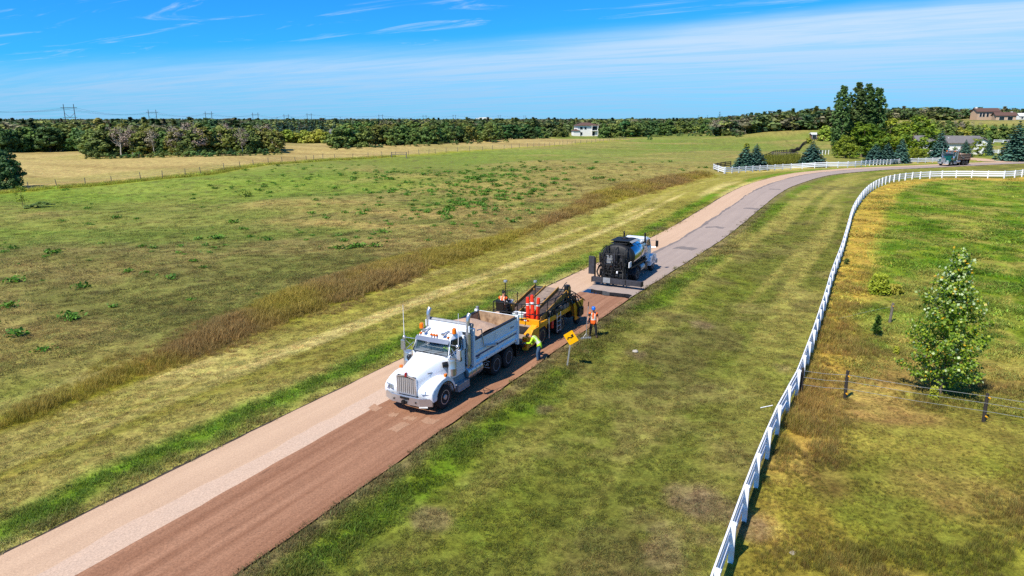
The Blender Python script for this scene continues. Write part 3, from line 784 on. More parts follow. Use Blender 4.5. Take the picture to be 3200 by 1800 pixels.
def foliage_mat(name, col, col2, rough=0.6, trans=0.25, instancer=False, objvar=0.12, spec=0.3):
    """leaf colour between two tones by a per-leaf value, varied per tree"""
    m, nt, b = newmat(name)
    at = N(nt, 'ShaderNodeAttribute', attribute_name='lv')
    cm = N(nt, 'ShaderNodeMix', data_type='RGBA'); nt.links.new(at.outputs['Fac'], cm.inputs[0])
    cm.inputs[6].default_value = (*lin(col), 1); cm.inputs[7].default_value = (*lin(col2), 1)
    out = cm.outputs[2]
    if instancer:
        ai = N(nt, 'ShaderNodeAttribute', attribute_name='col', attribute_type='INSTANCER')
        ml = N(nt, 'ShaderNodeMix', data_type='RGBA', blend_type='MULTIPLY'); ml.inputs[0].default_value = 1
        nt.links.new(out, ml.inputs[6]); nt.links.new(ai.outputs['Color'], ml.inputs[7]); out = ml.outputs[2]
    else:
        oi = N(nt, 'ShaderNodeObjectInfo')
        r = N(nt, 'ShaderNodeMapRange'); r.inputs['To Min'].default_value = 1 - objvar * 1.6; r.inputs['To Max'].default_value = 1 + objvar * 1.6
        nt.links.new(oi.outputs['Random'], r.inputs['Value'])
        h = N(nt, 'ShaderNodeHueSaturation'); nt.links.new(out, h.inputs['Color']); nt.links.new(r.outputs[0], h.inputs['Value'])
        mm = N(nt, 'ShaderNodeMath', operation='FRACT'); m3 = N(nt, 'ShaderNodeMath', operation='MULTIPLY'); m3.inputs[1].default_value = 7.31
        nt.links.new(oi.outputs['Random'], m3.inputs[0]); nt.links.new(m3.outputs[0], mm.inputs[0])
        r2 = N(nt, 'ShaderNodeMapRange'); r2.inputs['To Min'].default_value = 0.5 - objvar * 0.25; r2.inputs['To Max'].default_value = 0.5 + objvar * 0.25
        nt.links.new(mm.outputs[0], r2.inputs['Value']); nt.links.new(r2.outputs[0], h.inputs['Hue']); out = h.outputs[0]
    nt.links.new(out, b.inputs['Base Color']); b.inputs['Roughness'].default_value = rough; b.inputs['Specular IOR Level'].default_value = spec
    if trans:
        tr = N(nt, 'ShaderNodeBsdfTranslucent'); nt.links.new(out, tr.inputs['Color'])
        ms = N(nt, 'ShaderNodeMixShader'); ms.inputs[0].default_value = trans
        nt.links.new(b.outputs[0], ms.inputs[1]); nt.links.new(tr.outputs[0], ms.inputs[2])
        nt.links.new(ms.outputs[0], nt.nodes['Material Output'].inputs['Surface'])
    return m

def leaf_arrays(C, Nrm, size, rg, aspect=1.6, tri=False):
    """one small quad (or rhombus) per centre C with normal Nrm"""
    n = len(C); size = np.broadcast_to(np.asarray(size, float), (n,))
    a = rg.normal(size=(n, 3)); a -= (a * Nrm).sum(1)[:, None] * Nrm; a /= np.linalg.norm(a, axis=1)[:, None] + 1e-9
    b = np.cross(Nrm, a)
    h = size[:, None] * 0.5
    fold = Nrm * h * 0.25
    V = np.stack([C - a * h * aspect, C - b * h + fold * 0.8, C + a * h * aspect, C + b * h + fold * 0.8], 1).reshape(-1, 3)
    F = np.arange(4 * n).reshape(-1, 4)
    return V, F

def put_lv(me, vals):
    ca = me.attributes.new('lv', 'FLOAT', 'POINT'); ca.data.foreach_set('value', np.asarray(vals, np.float32))

def crown_mesh(name, mat, env, nclus, nleaf, lsize, rc, seed, up=0.35, shell=0.5, lvz=0.0):
    """env(t) -> radius at height fraction t; env has z0,z1"""
    rg = np.random.RandomState(seed); z0, z1, f = env
    Cs = []; 
    while len(Cs) < nclus:
        t = rg.rand(); rad = f(t)
        if rg.rand() > (rad / max(f(k / 20) for k in range(21))) ** 0.8 + 0.08: continue
        a = rg.rand() * 6.283; q = rad * (shell + (1 - shell) * rg.rand() ** 0.6) if rg.rand() < 0.8 else rad * rg.rand()
        q *= rg.uniform(0.75, 1.12)
        Cs.append((q * math.cos(a), q * math.sin(a), z0 + (z1 - z0) * t))
    Cs = np.array(Cs)
    P = np.repeat(Cs, nleaf, 0); m = len(P)
    g = rg.normal(size=(m, 3)); g /= np.linalg.norm(g, axis=1)[:, None] + 1e-9
    rad = rc * rg.uniform(0.55, 1.25, size=(nclus, 1)).repeat(nleaf, 0) * (rg.rand(m, 1) ** 0.45)
    P = P + g * rad * np.array([1, 1, 0.8])
    mid = np.array([0, 0, z0 + (z1 - z0) * 0.4]); o = P - mid; o /= np.linalg.norm(o, axis=1)[:, None] + 1e-9
    Nr = g * 0.75 + o * 0.45 + rg.normal(size=(m, 3)) * 0.45 + np.array([0, 0, up]); Nr /= np.linalg.norm(Nr, axis=1)[:, None]
    V, F = leaf_arrays(P, Nr, lsize * rg.uniform(0.6, 1.35, m), rg, 1.3)
    me = fast_mesh(name, V, F, [mat])
    lv = np.clip(rg.rand(nclus).repeat(nleaf) * 0.6 + rg.rand(m) * 0.4 + lvz * (P[:, 2] - z0) / (z1 - z0), 0, 1)
    put_lv(me, lv.repeat(4))
    return me

def trunk_mesh(name, mat, h, r, seed, limbs=7, lstart=0.25, spread=0.35, lean=0.04, lr=0.4, limb_len=0.35):
    rg = random.Random(seed); mb = MB()
    lx, ly = rg.uniform(-lean, lean) * h, rg.uniform(-lean, lean) * h
    pts = [Vector((lx * (i / 6) ** 2 + rg.uniform(-.02, .02) * h * .3 * (i > 0), ly * (i / 6) ** 2, h * i / 6 - (0.3 if i == 0 else 0))) for i in range(7)]
    mb.tube(pts, [r * (1 - 0.85 * i / 6) * (1.25 if i == 0 else 1) for i in range(7)], 7)
    for k in range(limbs):
        f = lstart + (0.95 - lstart) * (k + rg.random()) / limbs; i = min(5, int(f * 6)); p = pts[i].lerp(pts[i + 1], f * 6 - i)
        a = rg.uniform(0, 6.28); L = h * limb_len * (1.15 - f) * rg.uniform(.7, 1.2) + 0.3
        d = Vector((math.cos(a) * spread * 2, math.sin(a) * spread * 2, 0.8)).normalized()
        mb.tube([p, p + d * L * .5 + Vector((0, 0, .05 * L)), p + d * L + Vector((0, 0, .2 * L))], [r * lr * (1.1 - f), r * lr * .7 * (1.1 - f), r * .08], 5)
    return mb.mesh(name, mat, smooth=True)

m_bark = pm('grey bark', '#6a5d4e', 0.9, var=0.25, bump=0.4)
m_pale = pm('pale aspen bark', '#b3aa9a', 0.85, var=0.2, scale=3)
m_aspen = foliage_mat('olive aspen leaves', '#56612a', '#969846')
m_dark = foliage_mat('dark green leaves', '#33502a', '#5f7f40')
m_mid = foliage_mat('mid green leaves', '#455f2a', '#7e9144')
m_yel_l = foliage_mat('yellow green leaves', '#6f8024', '#b0b244')
m_maple = foliage_mat('sunny maple leaves', '#45621a', '#97aa30', trans=0.3)
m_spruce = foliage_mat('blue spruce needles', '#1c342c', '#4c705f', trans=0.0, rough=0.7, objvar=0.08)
m_pop = foliage_mat('poplar leaves', '#33481e', '#748a48', trans=0.25)

def env_oval(z0, z1, r, p=0.8, low=0.35):
    return (z0, z1, lambda t: r * (math.sin(math.pi * min(1, (t * (1 - low * .5) + low * .5))) ** p + 0.02))

def make_tree(name, trunk, crown):
    return (name, trunk, crown)

def aspen(seed, mat, h=10, r=2.1):
    c = crown_mesh('crown', mat, env_oval(h * .10, h, r * 1.15, .6, .4), 44, 44, 0.55, 0.95, seed)
    tr = trunk_mesh('trunk', m_pale, h * .9, .16, seed, 7, .3)
    return ('aspen_tree', tr, c)
def bushy(seed, mat, h=8, r=2.9, name='bushy_tree', n=40, ls=0.58):
    c = crown_mesh('crown', mat, env_oval(0.2, h, r, .55, .6), n, 46, ls, 1.0, seed)
    tr = trunk_mesh('trunk', m_bark, h * .8, .18, seed, 6, .15, .5)
    return (name, tr, c)
def shrub(seed, mat, h=3, r=1.8, name='shrub', n=16, ls=.3):
    c = crown_mesh('foliage', mat, env_oval(0.1, h, r, .6, .7), n, 40, ls, .6, seed)
    tr = trunk_mesh('stem', m_bark, h * .6, .06, seed, 5, .05, .8)
    return (name, tr, c)
def bare(seed, h=10):
    rg = random.Random(seed); 
    tr = trunk_mesh('trunk', m_pale, h, .17, seed, 16, .3, .45, .06, .55, .34)
    c = crown_mesh('crown', m_bare, env_oval(h * .35, h, 1.9), 22, 30, .26, 1.1, seed)
    return ('bare_tree', tr, c)
m_bare = foliage_mat('dry twigs', '#75695a', '#a3937e', trans=0)

def spruce_mesh(name, h, r, seed, tiers=17, per=15, dens=1.0, droop=0.28, needle=0.16):
    """whorls of drooping boughs, each bough a fan of short needle tufts"""
    rg = np.random.RandomState(seed); P = []; Nr = []; sz = []; lv = []
    for i in range(tiers):
        t = i / (tiers - 1); z = h * (0.03 + 0.95 * t); R_ = r * (1 - t) ** 0.78 * (0.93 + 0.14 * rg.rand()) + 0.05
        nb = max(4, int(per * (0.35 + 0.65 * (1 - t))))
        a0 = rg.rand() * 6.28
        for k in range(nb):
            a = a0 + 6.283 * k / nb + rg.uniform(-.15, .15); L = R_ * rg.uniform(0.78, 1.1)
            m = max(4, int(L * 11 * dens)); ca, sa = math.cos(a), math.sin(a)
            for j in range(m):
                f = 0.18 + 0.82 * (j + rg.rand()) / m; w = 0.28 * L * (1.15 - f) * rg.uniform(-1, 1)
                zz_ = z - droop * L * f ** 1.3 + 0.16 * L * max(0, f - 0.75) + rg.uniform(-.04, .04)
                P.append((ca * L * f - sa * w, sa * L * f + ca * w, zz_))
                nv = np.array([ca * .35, sa * .35, 1.0]) + rg.normal(size=3) * .33; Nr.append(nv / np.linalg.norm(nv))
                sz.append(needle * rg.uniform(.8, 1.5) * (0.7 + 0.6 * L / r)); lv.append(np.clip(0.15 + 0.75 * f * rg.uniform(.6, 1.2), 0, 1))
    P = np.array(P); Nr = np.array(Nr)
    V, F = leaf_arrays(P, Nr, np.array(sz), rg, 1.7)
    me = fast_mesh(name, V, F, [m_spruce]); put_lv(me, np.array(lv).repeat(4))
    return me
def spruce(seed, h=7, r=2.6, **k):
    me = spruce_mesh('boughs', h, r, seed, **k)
    tr = MB().tube([(0, 0, -.3), (0, 0, h * .97)], [.16, .02], 7).mesh('trunk', m_bark)
    return ('spruce_tree', tr, me)

def plant(proto, loc, label, cat='tree', s=1.0, sz=None, rz=None, group=None, name=None):
    nm, tr, cr = proto
    rz = rng.rand() * 6.28 if rz is None else rz
    root = thing(name or nm, label, cat, loc, rz, group)
    root.scale = (s, s, sz or s)
    link('trunk' if cat == 'tree' else 'stem', tr, root); link('crown' if cat == 'tree' else 'foliage', cr, root)
    return root

AS = [aspen(i, m_aspen, 10, 2.0 + .2 * (i % 3)) for i in range(4)]
DK = [bushy(20 + i, m_dark) for i in range(3)]
MD = [bushy(30 + i, m_mid) for i in range(3)]
YL = [bushy(40 + i, m_yel_l, 6.5, 2.6) for i in range(2)]
SH = [shrub(50 + i, m_mid) for i in range(3)]
SHD = [shrub(60 + i, m_dark) for i in range(2)]
BR = [bare(70 + i) for i in range(3)]
SPF = [spruce(80 + i, 9, 1.9, tiers=12, per=9, dens=.5, needle=.34) for i in range(2)]

def px_h(p, npx):
    """metres for a height in photograph pixels at a point"""
    return npx * p[1] / FPX

def row(protos, x0, x1, step, base, top, label, group, seed, cat='tree', hvar=.16, depth=6, step_j=.4, hproto=10.0, fat=1.35):
    rg = random.Random(seed); x = x0; made = []
    while x < x1:
        f = (x - x0) / (x1 - x0)
        by = base[0] + (base[1] - base[0]) * f; ty = top[0] + (top[1] - top[0]) * f
        p = G(x, by); dd = rg.uniform(0, depth); q = p * (1 + dd / np.linalg.norm(p))
        z = TZ(*q); pr = rg.choice(protos)
        ztop = CAM_H - q[1] * (ty - 372) / FPX
        h = max(1.0, (ztop - z)) * rg.uniform(1 - hvar, 1 + hvar * .5)
        ph = max(v.co.z for v in pr[2].vertices) if (pr[0], id(pr[2])) not in _ph else _ph[(pr[0], id(pr[2]))]
        _ph[(pr[0], id(pr[2]))] = ph
        s = h / ph
        made.append(plant(pr, Vector((q[0], q[1], z - .05)), label, cat, s * fat * rg.uniform(.9, 1.15), s, group=group))
        x += step * rg.uniform(1 - step_j, 1 + step_j)
    if len(made) > 1: made[0]['label'] = 'leftmost ' + label; made[-1]['label'] = 'rightmost ' + label
    if len(made) < 9:
        for o, w in zip(made[1:-1], ('second', 'third', 'fourth', 'fifth', 'sixth', 'seventh')): o['label'] = label + ', ' + w + ' from the left'
_ph = {}

# left side groves
row(DK + MD[:1], -60, 300, 26, (478, 472), (402, 392), 'dark green tree in the grove at the far left of the hay field', 'dark grove at the far left', 1, depth=4)
row(AS[:2] + MD[:1], 150, 330, 24, (460, 455), (385, 372), 'olive tree rising behind the dark left grove', 'olive trees behind the dark left grove', 2, depth=14)
row(AS + MD[:2], 300, 870, 17, (492, 480), (398, 396), 'olive aspen in the round grove standing in the hay field', 'aspens of the hay field grove', 3, depth=16)
row(AS + BR, 330, 850, 26, (482, 472), (388, 386), 'tall aspen at the back of the hay field grove', 'aspens at the back of the hay field grove', 31, depth=18)
row(BR, 380, 830, 55, (490, 481), (396, 392), 'bare pale-barked tree among the aspens of the hay field grove', 'bare trees in the hay field grove', 4, depth=3, hvar=.1)
row(SH + SHD, 285, 880, 30, (497, 484), (470, 458), 'low green shrub at the foot of the hay field grove', 'shrubs at the foot of the hay field grove', 5, 'shrub', depth=1)
row(YL, 840, 1030, 16, (449, 448), (404, 402), 'yellow-green bushy tree in the hedge right of the hay field grove', 'yellow-green hedge trees', 6, depth=5)
row(SPF, 850, 1110, 17, (428, 428), (370, 368), 'dark conifer in the spruce belt behind the hay field', 'conifers of the far spruce belt', 7, depth=30)
row(AS[:2] + MD + DK[:1], 1050, 1560, 18, (463, 440), (390, 388), 'green tree of the wood in the middle of the skyline fields', 'trees of the middle wood', 8, depth=10)
row(MD + AS[2:], 1070, 1560, 24, (452, 434), (379, 380), 'tree at the back of the middle wood', 'trees at the back of the middle wood', 81, depth=30)
row(SH + SHD, 1045, 1600, 34, (468, 444), (446, 428), 'shrub along the front of the middle wood', 'shrubs in front of the middle wood', 9, 'shrub', depth=2)
row(DK + MD, 1560, 1772, 19, (436, 431), (388, 392), 'dark tree left of the white house', 'dark trees left of the white house', 10, depth=12)
row(DK + MD, 1888, 2080, 19, (432, 424), (380, 378), 'dark tree right of the white house', 'dark trees right of the white house', 12, depth=12)
row(MD + AS[:1], 2090, 2560, 20, (420, 414), (372, 366), 'green tree in the far wood left of the tall poplars', 'trees of the far wood by the poplars', 13, depth=25)
row(BR, 2230, 2330, 16, (421, 420), (372, 370), 'pale bare trunk standing in the far wood', 'bare trunks of the far wood', 14, depth=2)
row(SHD + SH, 2090, 2490, 26, (426, 424), (408, 406), 'dark shrub along the front of the far wood', 'shrubs in front of the far wood', 15, 'shrub', depth=2)
row(SPF, 2180, 2500, 45, (418, 412), (356, 350), 'tall dark conifer above the far wood', 'conifers above the far wood', 16, depth=30)

# dark tree cut by the left edge
p = G3(8, 592); plant(bushy(101, m_dark, 8, 4.6, n=110, ls=.4), p, 'big dark tree cut off by the left edge beside the wire fence', s=px_h(p, 118) / 8)
p = G3(40, 594); plant(SHD[0], p, 'dark shrub at the foot of the big tree on the left edge', 'shrub', s=px_h(p, 45) / 3)
p = G3(72, 643); plant(('young_tree', trunk_mesh('trunk', m_bark, 3.2, .05, 5, 6, .15, .6), crown_mesh('crown', m_yel_l, env_oval(1.0, 3.6, 1.2), 14, 22, .22, .45, 5)), p, 'thin young tree alone in the pasture near the left edge', s=px_h(p, 64) / 3.6)
p = G3(767, 615); plant(shrub(120, m_yel_l, 2, 1.5, n=14, ls=.22), p, 'lone olive bush in the middle of the left pasture', 'shrub', s=px_h(p, 24) / 2.0, sz=px_h(p, 22) / 2.0)
p = G3(118, 648); plant(SH[1], p, 'low dry bush spreading beside the thin young tree', 'shrub', s=1.0, sz=.28)
p = G3(2332, 470); plant(YL[0], p, 'small light green bush behind the paired spruces', 'shrub', s=px_h(p, 22) / 6.5)
p = G3(2527, 448); plant(YL[1], p, 'small dark bush on the yellow bank behind the round spruce', 'shrub', s=px_h(p, 20) / 6.5)
p = G3(2030, 437); plant(SHD[1], p, 'round dark bush alone at the far end of the pasture', 'shrub', s=px_h(p, 14) / 3)

# the yard at the road bend
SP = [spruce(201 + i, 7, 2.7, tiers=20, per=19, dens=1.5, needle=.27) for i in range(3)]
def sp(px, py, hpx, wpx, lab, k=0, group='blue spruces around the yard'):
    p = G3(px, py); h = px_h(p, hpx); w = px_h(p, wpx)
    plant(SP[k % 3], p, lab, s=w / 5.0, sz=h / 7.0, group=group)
sp(2327, 526, 70, 80, 'left and shorter of the paired blue spruces behind the white fence corner', 0)
sp(2360, 525, 74, 76, 'right and taller of the paired blue spruces behind the white fence corner', 1)
sp(2535, 519, 76, 92, 'round blue spruce standing alone behind the white fence by the corn', 2)
sp(2731, 512, 62, 76, 'leftmost blue spruce in front of the broad maple', 0)
sp(2768, 511, 66, 66, 'middle blue spruce in front of the broad maple', 1)
sp(2812, 510, 76, 60, 'right blue spruce in front of the broad maple', 2)
sp(2933, 500, 92, 66, 'blue spruce standing before the grey bungalow roof', 1)
sp(3168, 503, 120, 100, 'large blue spruce cut off by the right edge', 0)
sp(3012, 492, 54, 46, 'slim blue-green spruce right of the green truck', 2)
sp(3086, 486, 54, 34, 'narrow blue-green spruce right of the yellow-green hedge', 1)

MP = [bushy(301 + i, m_maple, 10, 5.2, n=110, ls=.36) for i in range(3)]
def mp(px, py, hpx, wpx, lab, k=0, protos=None, hp=10.0, wp=10.4, cat='tree', name='maple_tree', group='maples and shrubs around the yard'):
    p = G3(px, py); pr = (protos or MP); pr = pr[k % len(pr)]
    plant(pr, p, lab, cat, s=px_h(p, wpx) / wp, sz=px_h(p, hpx) / hp, name=name, group=group)
mp(2690, 490, 100, 185, 'broad dark green maple under the tall poplars', 0)
mp(2770, 486, 112, 195, 'sunlit yellow-green maple in the middle of the yard clump', 1)
mp(2850, 488, 114, 170, 'round maple at the right end of the yard clump', 2)
mp(2640, 494, 70, 80, 'low dark maple at the left foot of the yard clump', 1)
mp(2862, 504, 42, 60, 'small maple shrub above the white fence left of the green truck', 2)
mp(2578, 445, 44, 46, 'bright yellow-green tree left of the tall poplars', 0, YL, 6.5, 5.2, name='bright_tree')
mp(3046, 488, 52, 60, 'rounded yellow-green hedge bush right of the green truck', 1, [shrub(331, m_maple, 5, 3, n=46, ls=.26)], 5, 6, 'shrub', 'hedge_bush')
mp(2975, 478, 34, 40, 'small dark shrub in front of the grey bungalow wall', 0, SHD, 3, 3.6, 'shrub', 'shrub')

def poplar(seed, h, r):
    z0, z1 = h * .08, h
    c = crown_mesh('crown', m_pop, (z0, z1, lambda t: r * (0.34 + 0.66 * math.sin(math.pi * min(1, t * .80 + .10))) * (1.0 if t < .86 else 1 - (t - .86) * 4.5)), 760, 13, .34, .36, seed, up=.25, shell=.35)
    tr = trunk_mesh('trunk', m_bark, h * .96, .3, seed, 14, .1, .2, .01, .4, .25)
    return ('poplar_tree', tr, c)
PPL = [poplar(401 + i, 18, 2.2) for i in range(3)]
for k, (px, hpx, wpx, lab) in enumerate([(2614, 206, 48, 'leftmost tall dark poplar behind the maples'), (2660, 216, 52, 'second tall poplar from the left, the tallest of the row'), (2690, 212, 54, 'third tall poplar from the left in the row behind the maples'), (2722, 200, 54, 'rightmost tall poplar leaning over the maples')]):
    p = G3(px, 487); plant(PPL[k % 3], p, lab, s=px_h(p, wpx) / 4.2, sz=px_h(p, hpx) / 18.0, group='tall poplars behind the maples')

# trees behind the bungalow
row(YL + MD, 2900, 3180, 24, (446, 444), (388, 386), 'yellow-green tree behind the grey bungalow', 'yellow-green trees behind the bungalow', 17, depth=10)
row(MD + AS, 2760, 3030, 20, (430, 428), (376, 374), 'dull green tree on the slope below the brown-roofed house', 'trees on the slope below the brown-roofed house', 18, depth=40)
row(MD + AS, 3030, 3230, 20, (430, 428), (386, 384), 'dull green tree on the slope below the brown-roofed house', 'trees on the slope below the brown-roofed house', 182, depth=40)
row(BR, 2850, 3060, 34, (428, 426), (378, 378), 'bare trunk among the trees behind the bungalow', 'bare trunks behind the bungalow', 19, depth=5)
row(DK + SPF, 3020, 3200, 36, (438, 438), (398, 396), 'dark conifer behind the yellow-green trees on the right', 'dark conifers behind the bungalow', 20, depth=5)

# ------------------------------------------------------------------ scattered cover (uncountable): templates instanced on points
def scatter(name, label, cat, P, rotz, scl, col, templates, mat):
    """templates: list of (V, F(quads), lv); everything lives in this one object"""
    TV = []; TF = []; TL = []; TVAR = []; off = 0
    for k, (V, F, L) in enumerate(templates):
        TV.append(V); TF.append(F + off); TL.append(L); TVAR.append(np.full(len(V), k)); off += len(V)
    TV = np.concatenate(TV); TF = np.concatenate(TF); TL = np.concatenate(TL); TVAR = np.concatenate(TVAR)
    nt_, np_ = len(TV), len(P)
    me = fast_mesh(name, np.concatenate([TV, P]), TF, [mat])
    def attr(nm, typ, key, tv, pv, w=1):
        a = me.attributes.new(nm, typ, 'POINT'); a.data.foreach_set(key, np.concatenate([tv, pv]).ravel())
    attr('tm', 'BOOLEAN', 'value', np.ones(nt_, bool), np.zeros(np_, bool))
    attr('tv', 'INT', 'value', TVAR.astype(np.int32), np.zeros(np_, np.int32))
    attr('vi', 'INT', 'value', np.zeros(nt_, np.int32), rng.randint(0, len(templates), np_).astype(np.int32))
    attr('lv', 'FLOAT', 'value', TL.astype(np.float32), np.zeros(np_, np.float32))
    rot = np.zeros((np_, 3), np.float32); rot[:, 2] = rotz; rot[:, 0] = rng.uniform(-.12, .12, np_)
    attr('rot', 'FLOAT_VECTOR', 'vector', np.zeros((nt_, 3), np.float32), rot)
    attr('scl', 'FLOAT_VECTOR', 'vector', np.ones((nt_, 3), np.float32), np.asarray(scl, np.float32))
    attr('col', 'FLOAT_COLOR', 'color', np.ones((nt_, 4), np.float32), np.c_[col, np.ones(np_)].astype(np.float32))
    o = tag(link(name, me), label, cat, kind='stuff')
    ng = bpy.data.node_groups.new(name + '_spread', 'GeometryNodeTree')
    ng.interface.new_socket('Geometry', in_out='INPUT', socket_type='NodeSocketGeometry')
    ng.interface.new_socket('Geometry', in_out='OUTPUT', socket_type='NodeSocketGeometry')
    nn = ng.nodes; L_ = ng.links
    gi = nn.new('NodeGroupInput'); go = nn.new('NodeGroupOutput')
    def na(nm, dt):
        q = nn.new('GeometryNodeInputNamedAttribute'); q.data_type = dt; q.inputs['Name'].default_value = nm; return q.outputs['Attribute']
    sp_ = nn.new('GeometryNodeSeparateGeometry'); sp_.domain = 'POINT'
    L_.new(gi.outputs[0], sp_.inputs['Geometry']); L_.new(na('tm', 'BOOLEAN'), sp_.inputs['Selection'])
    si = nn.new('GeometryNodeSplitToInstances'); si.domain = 'POINT'
    L_.new(sp_.outputs['Selection'], si.inputs['Geometry']); L_.new(na('tv', 'INT'), si.inputs['Group ID'])
    ip = nn.new('GeometryNodeInstanceOnPoints')
    L_.new(sp_.outputs['Inverted'], ip.inputs['Points']); L_.new(si.outputs['Instances'], ip.inputs['Instance'])
    ip.inputs['Pick Instance'].default_value = True
    L_.new(na('vi', 'INT'), ip.inputs['Instance Index'])
    er = nn.new('FunctionNodeEulerToRotation'); L_.new(na('rot', 'FLOAT_VECTOR'), er.inputs[0]); L_.new(er.outputs[0], ip.inputs['Rotation'])
    L_.new(na('scl', 'FLOAT_VECTOR'), ip.inputs['Scale'])
    L_.new(ip.outputs[0], go.inputs[0])
    md = o.modifiers.new('spread', 'NODES'); md.node_group = ng
    return o

def blades(n, h, r, w, seed, lean=.5, bend=.35):
    """tuft of tapering bent blades, each two quads"""
    rg = np.random.RandomState(seed); V = []; F = []; L = []
    for i in range(n):
        a = rg.rand() * 6.28; q = r * math.sqrt(rg.rand()); x, y = q * math.cos(a), q * math.sin(a)
        b = rg.rand() * 6.28; hh = h * rg.uniform(.5, 1.1); ln = rg.uniform(.1, lean) * hh; ww = w * rg.uniform(.6, 1.2)
        dx, dy = math.cos(b), math.sin(b); sx, sy = -dy * ww / 2, dx * ww / 2; o = len(V)
        for (t, k) in ((0, 1), (.55, .8), (1, .12)):
            px, py = x + dx * ln * t ** (1 + bend * 2), y + dy * ln * t ** (1 + bend * 2); z = hh * (t - bend * .25 * t * t)
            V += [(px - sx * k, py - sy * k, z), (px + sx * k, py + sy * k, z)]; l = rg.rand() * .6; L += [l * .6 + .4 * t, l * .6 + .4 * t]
        F += [(o, o + 1, o + 3, o + 2), (o + 2, o + 3, o + 5, o + 4)]
    return np.array(V), np.array(F), np.array(L)

def in_view(x, y, margin=1.12):
    return (np.abs(x) < y * (1600 / FPX) * margin + 3) & (y > 4)

def sample_area(n, rmin, rmax, seed, power=1.0):
    """points in the wedge in front, denser close by"""
    rg = np.random.RandomState(seed)
    r = rmin * (rmax / rmin) ** (rg.rand(n) ** power); a = rg.uniform(-R(43), R(43), n)
    return r * np.sin(a), r * np.cos(a), r

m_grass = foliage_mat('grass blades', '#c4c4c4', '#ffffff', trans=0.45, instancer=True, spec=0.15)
def grassy(name, label, mask_fn, n, rmin, rmax, templates, hfun, seed, gain=1.45, tint=None, power=1.0):
    x, y, r = sample_area(n, rmin, rmax, seed, power)
    c, d, side, rr = ground_colour(x, y)
    keep = mask_fn(x, y, d, side, r) & ((d < -3.0) | (d > 3.85))
    x, y, r, c, d, side = x[keep], y[keep], r[keep], c[keep], d[keep], side[keep]
    z = terrain(x, y) - 0.01
    k = len(x); s = hfun(x, y, d, side, r) * rng.uniform(.7, 1.3, k)
    wide = s * np.clip(r / 28.0, 0.9, 2.6)
    c = c * GF * gain * rng.lognormal(-.06, .34, (k, 1)) * np.array([1, 1, 1]) * (1 + rng.uniform(-.16, .16, (k, 1)) * np.array([1.0, -.6, 0]))
    if tint is not None: c = tint(c, x, y, k)
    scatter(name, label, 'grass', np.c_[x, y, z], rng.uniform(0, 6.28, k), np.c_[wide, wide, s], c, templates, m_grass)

SHORT = [blades(26, .10, .20, .014, 500 + i, 1.0, .6) for i in range(4)]
TALL = [blades(30, .55, .28, .016, 510 + i, .55, .5) for i in range(4)]
sd_d = lambda x, y: poly_sd(x, y, DITCH)
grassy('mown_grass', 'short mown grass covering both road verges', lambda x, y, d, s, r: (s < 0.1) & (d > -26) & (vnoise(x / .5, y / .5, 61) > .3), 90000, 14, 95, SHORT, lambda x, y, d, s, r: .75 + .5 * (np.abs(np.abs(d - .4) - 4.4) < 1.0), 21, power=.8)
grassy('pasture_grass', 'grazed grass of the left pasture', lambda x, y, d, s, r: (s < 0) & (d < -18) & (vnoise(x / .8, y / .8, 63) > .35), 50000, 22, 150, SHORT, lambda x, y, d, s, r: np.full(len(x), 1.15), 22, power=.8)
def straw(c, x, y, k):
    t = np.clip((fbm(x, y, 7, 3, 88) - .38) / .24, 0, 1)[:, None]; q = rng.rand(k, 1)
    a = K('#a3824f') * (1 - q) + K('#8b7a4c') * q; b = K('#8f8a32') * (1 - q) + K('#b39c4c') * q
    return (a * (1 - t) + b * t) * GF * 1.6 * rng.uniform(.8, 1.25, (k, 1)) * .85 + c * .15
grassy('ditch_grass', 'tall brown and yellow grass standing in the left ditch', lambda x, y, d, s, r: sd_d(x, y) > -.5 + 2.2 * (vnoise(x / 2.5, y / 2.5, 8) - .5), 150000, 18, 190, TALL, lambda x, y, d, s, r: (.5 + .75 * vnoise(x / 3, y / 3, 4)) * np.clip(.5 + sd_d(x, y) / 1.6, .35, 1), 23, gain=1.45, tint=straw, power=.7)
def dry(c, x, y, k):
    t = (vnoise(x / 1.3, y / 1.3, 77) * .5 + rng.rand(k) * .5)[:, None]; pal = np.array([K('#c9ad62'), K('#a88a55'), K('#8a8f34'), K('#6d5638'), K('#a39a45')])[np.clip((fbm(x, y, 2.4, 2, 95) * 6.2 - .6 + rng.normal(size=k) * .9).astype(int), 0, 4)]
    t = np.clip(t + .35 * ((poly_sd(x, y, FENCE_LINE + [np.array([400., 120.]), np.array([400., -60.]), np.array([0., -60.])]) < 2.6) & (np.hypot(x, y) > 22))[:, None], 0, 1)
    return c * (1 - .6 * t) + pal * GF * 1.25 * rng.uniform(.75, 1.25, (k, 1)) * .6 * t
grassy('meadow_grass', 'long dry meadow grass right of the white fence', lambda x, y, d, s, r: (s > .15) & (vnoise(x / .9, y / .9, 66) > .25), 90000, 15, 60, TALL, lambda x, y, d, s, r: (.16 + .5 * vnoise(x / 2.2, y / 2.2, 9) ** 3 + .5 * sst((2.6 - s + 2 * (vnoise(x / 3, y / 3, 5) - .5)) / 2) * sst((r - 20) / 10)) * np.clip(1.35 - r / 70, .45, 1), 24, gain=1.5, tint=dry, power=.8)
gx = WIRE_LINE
grassy('fence_line_grass', 'yellow-green grass bank along the far wire fence', lambda x, y, d, s, r: (seg_dist(x, y, gx) < 1.6) & (x < 30), 260000, 60, 200, TALL, lambda x, y, d, s, r: np.full(len(x), .9), 25, gain=2.1, power=1.0)

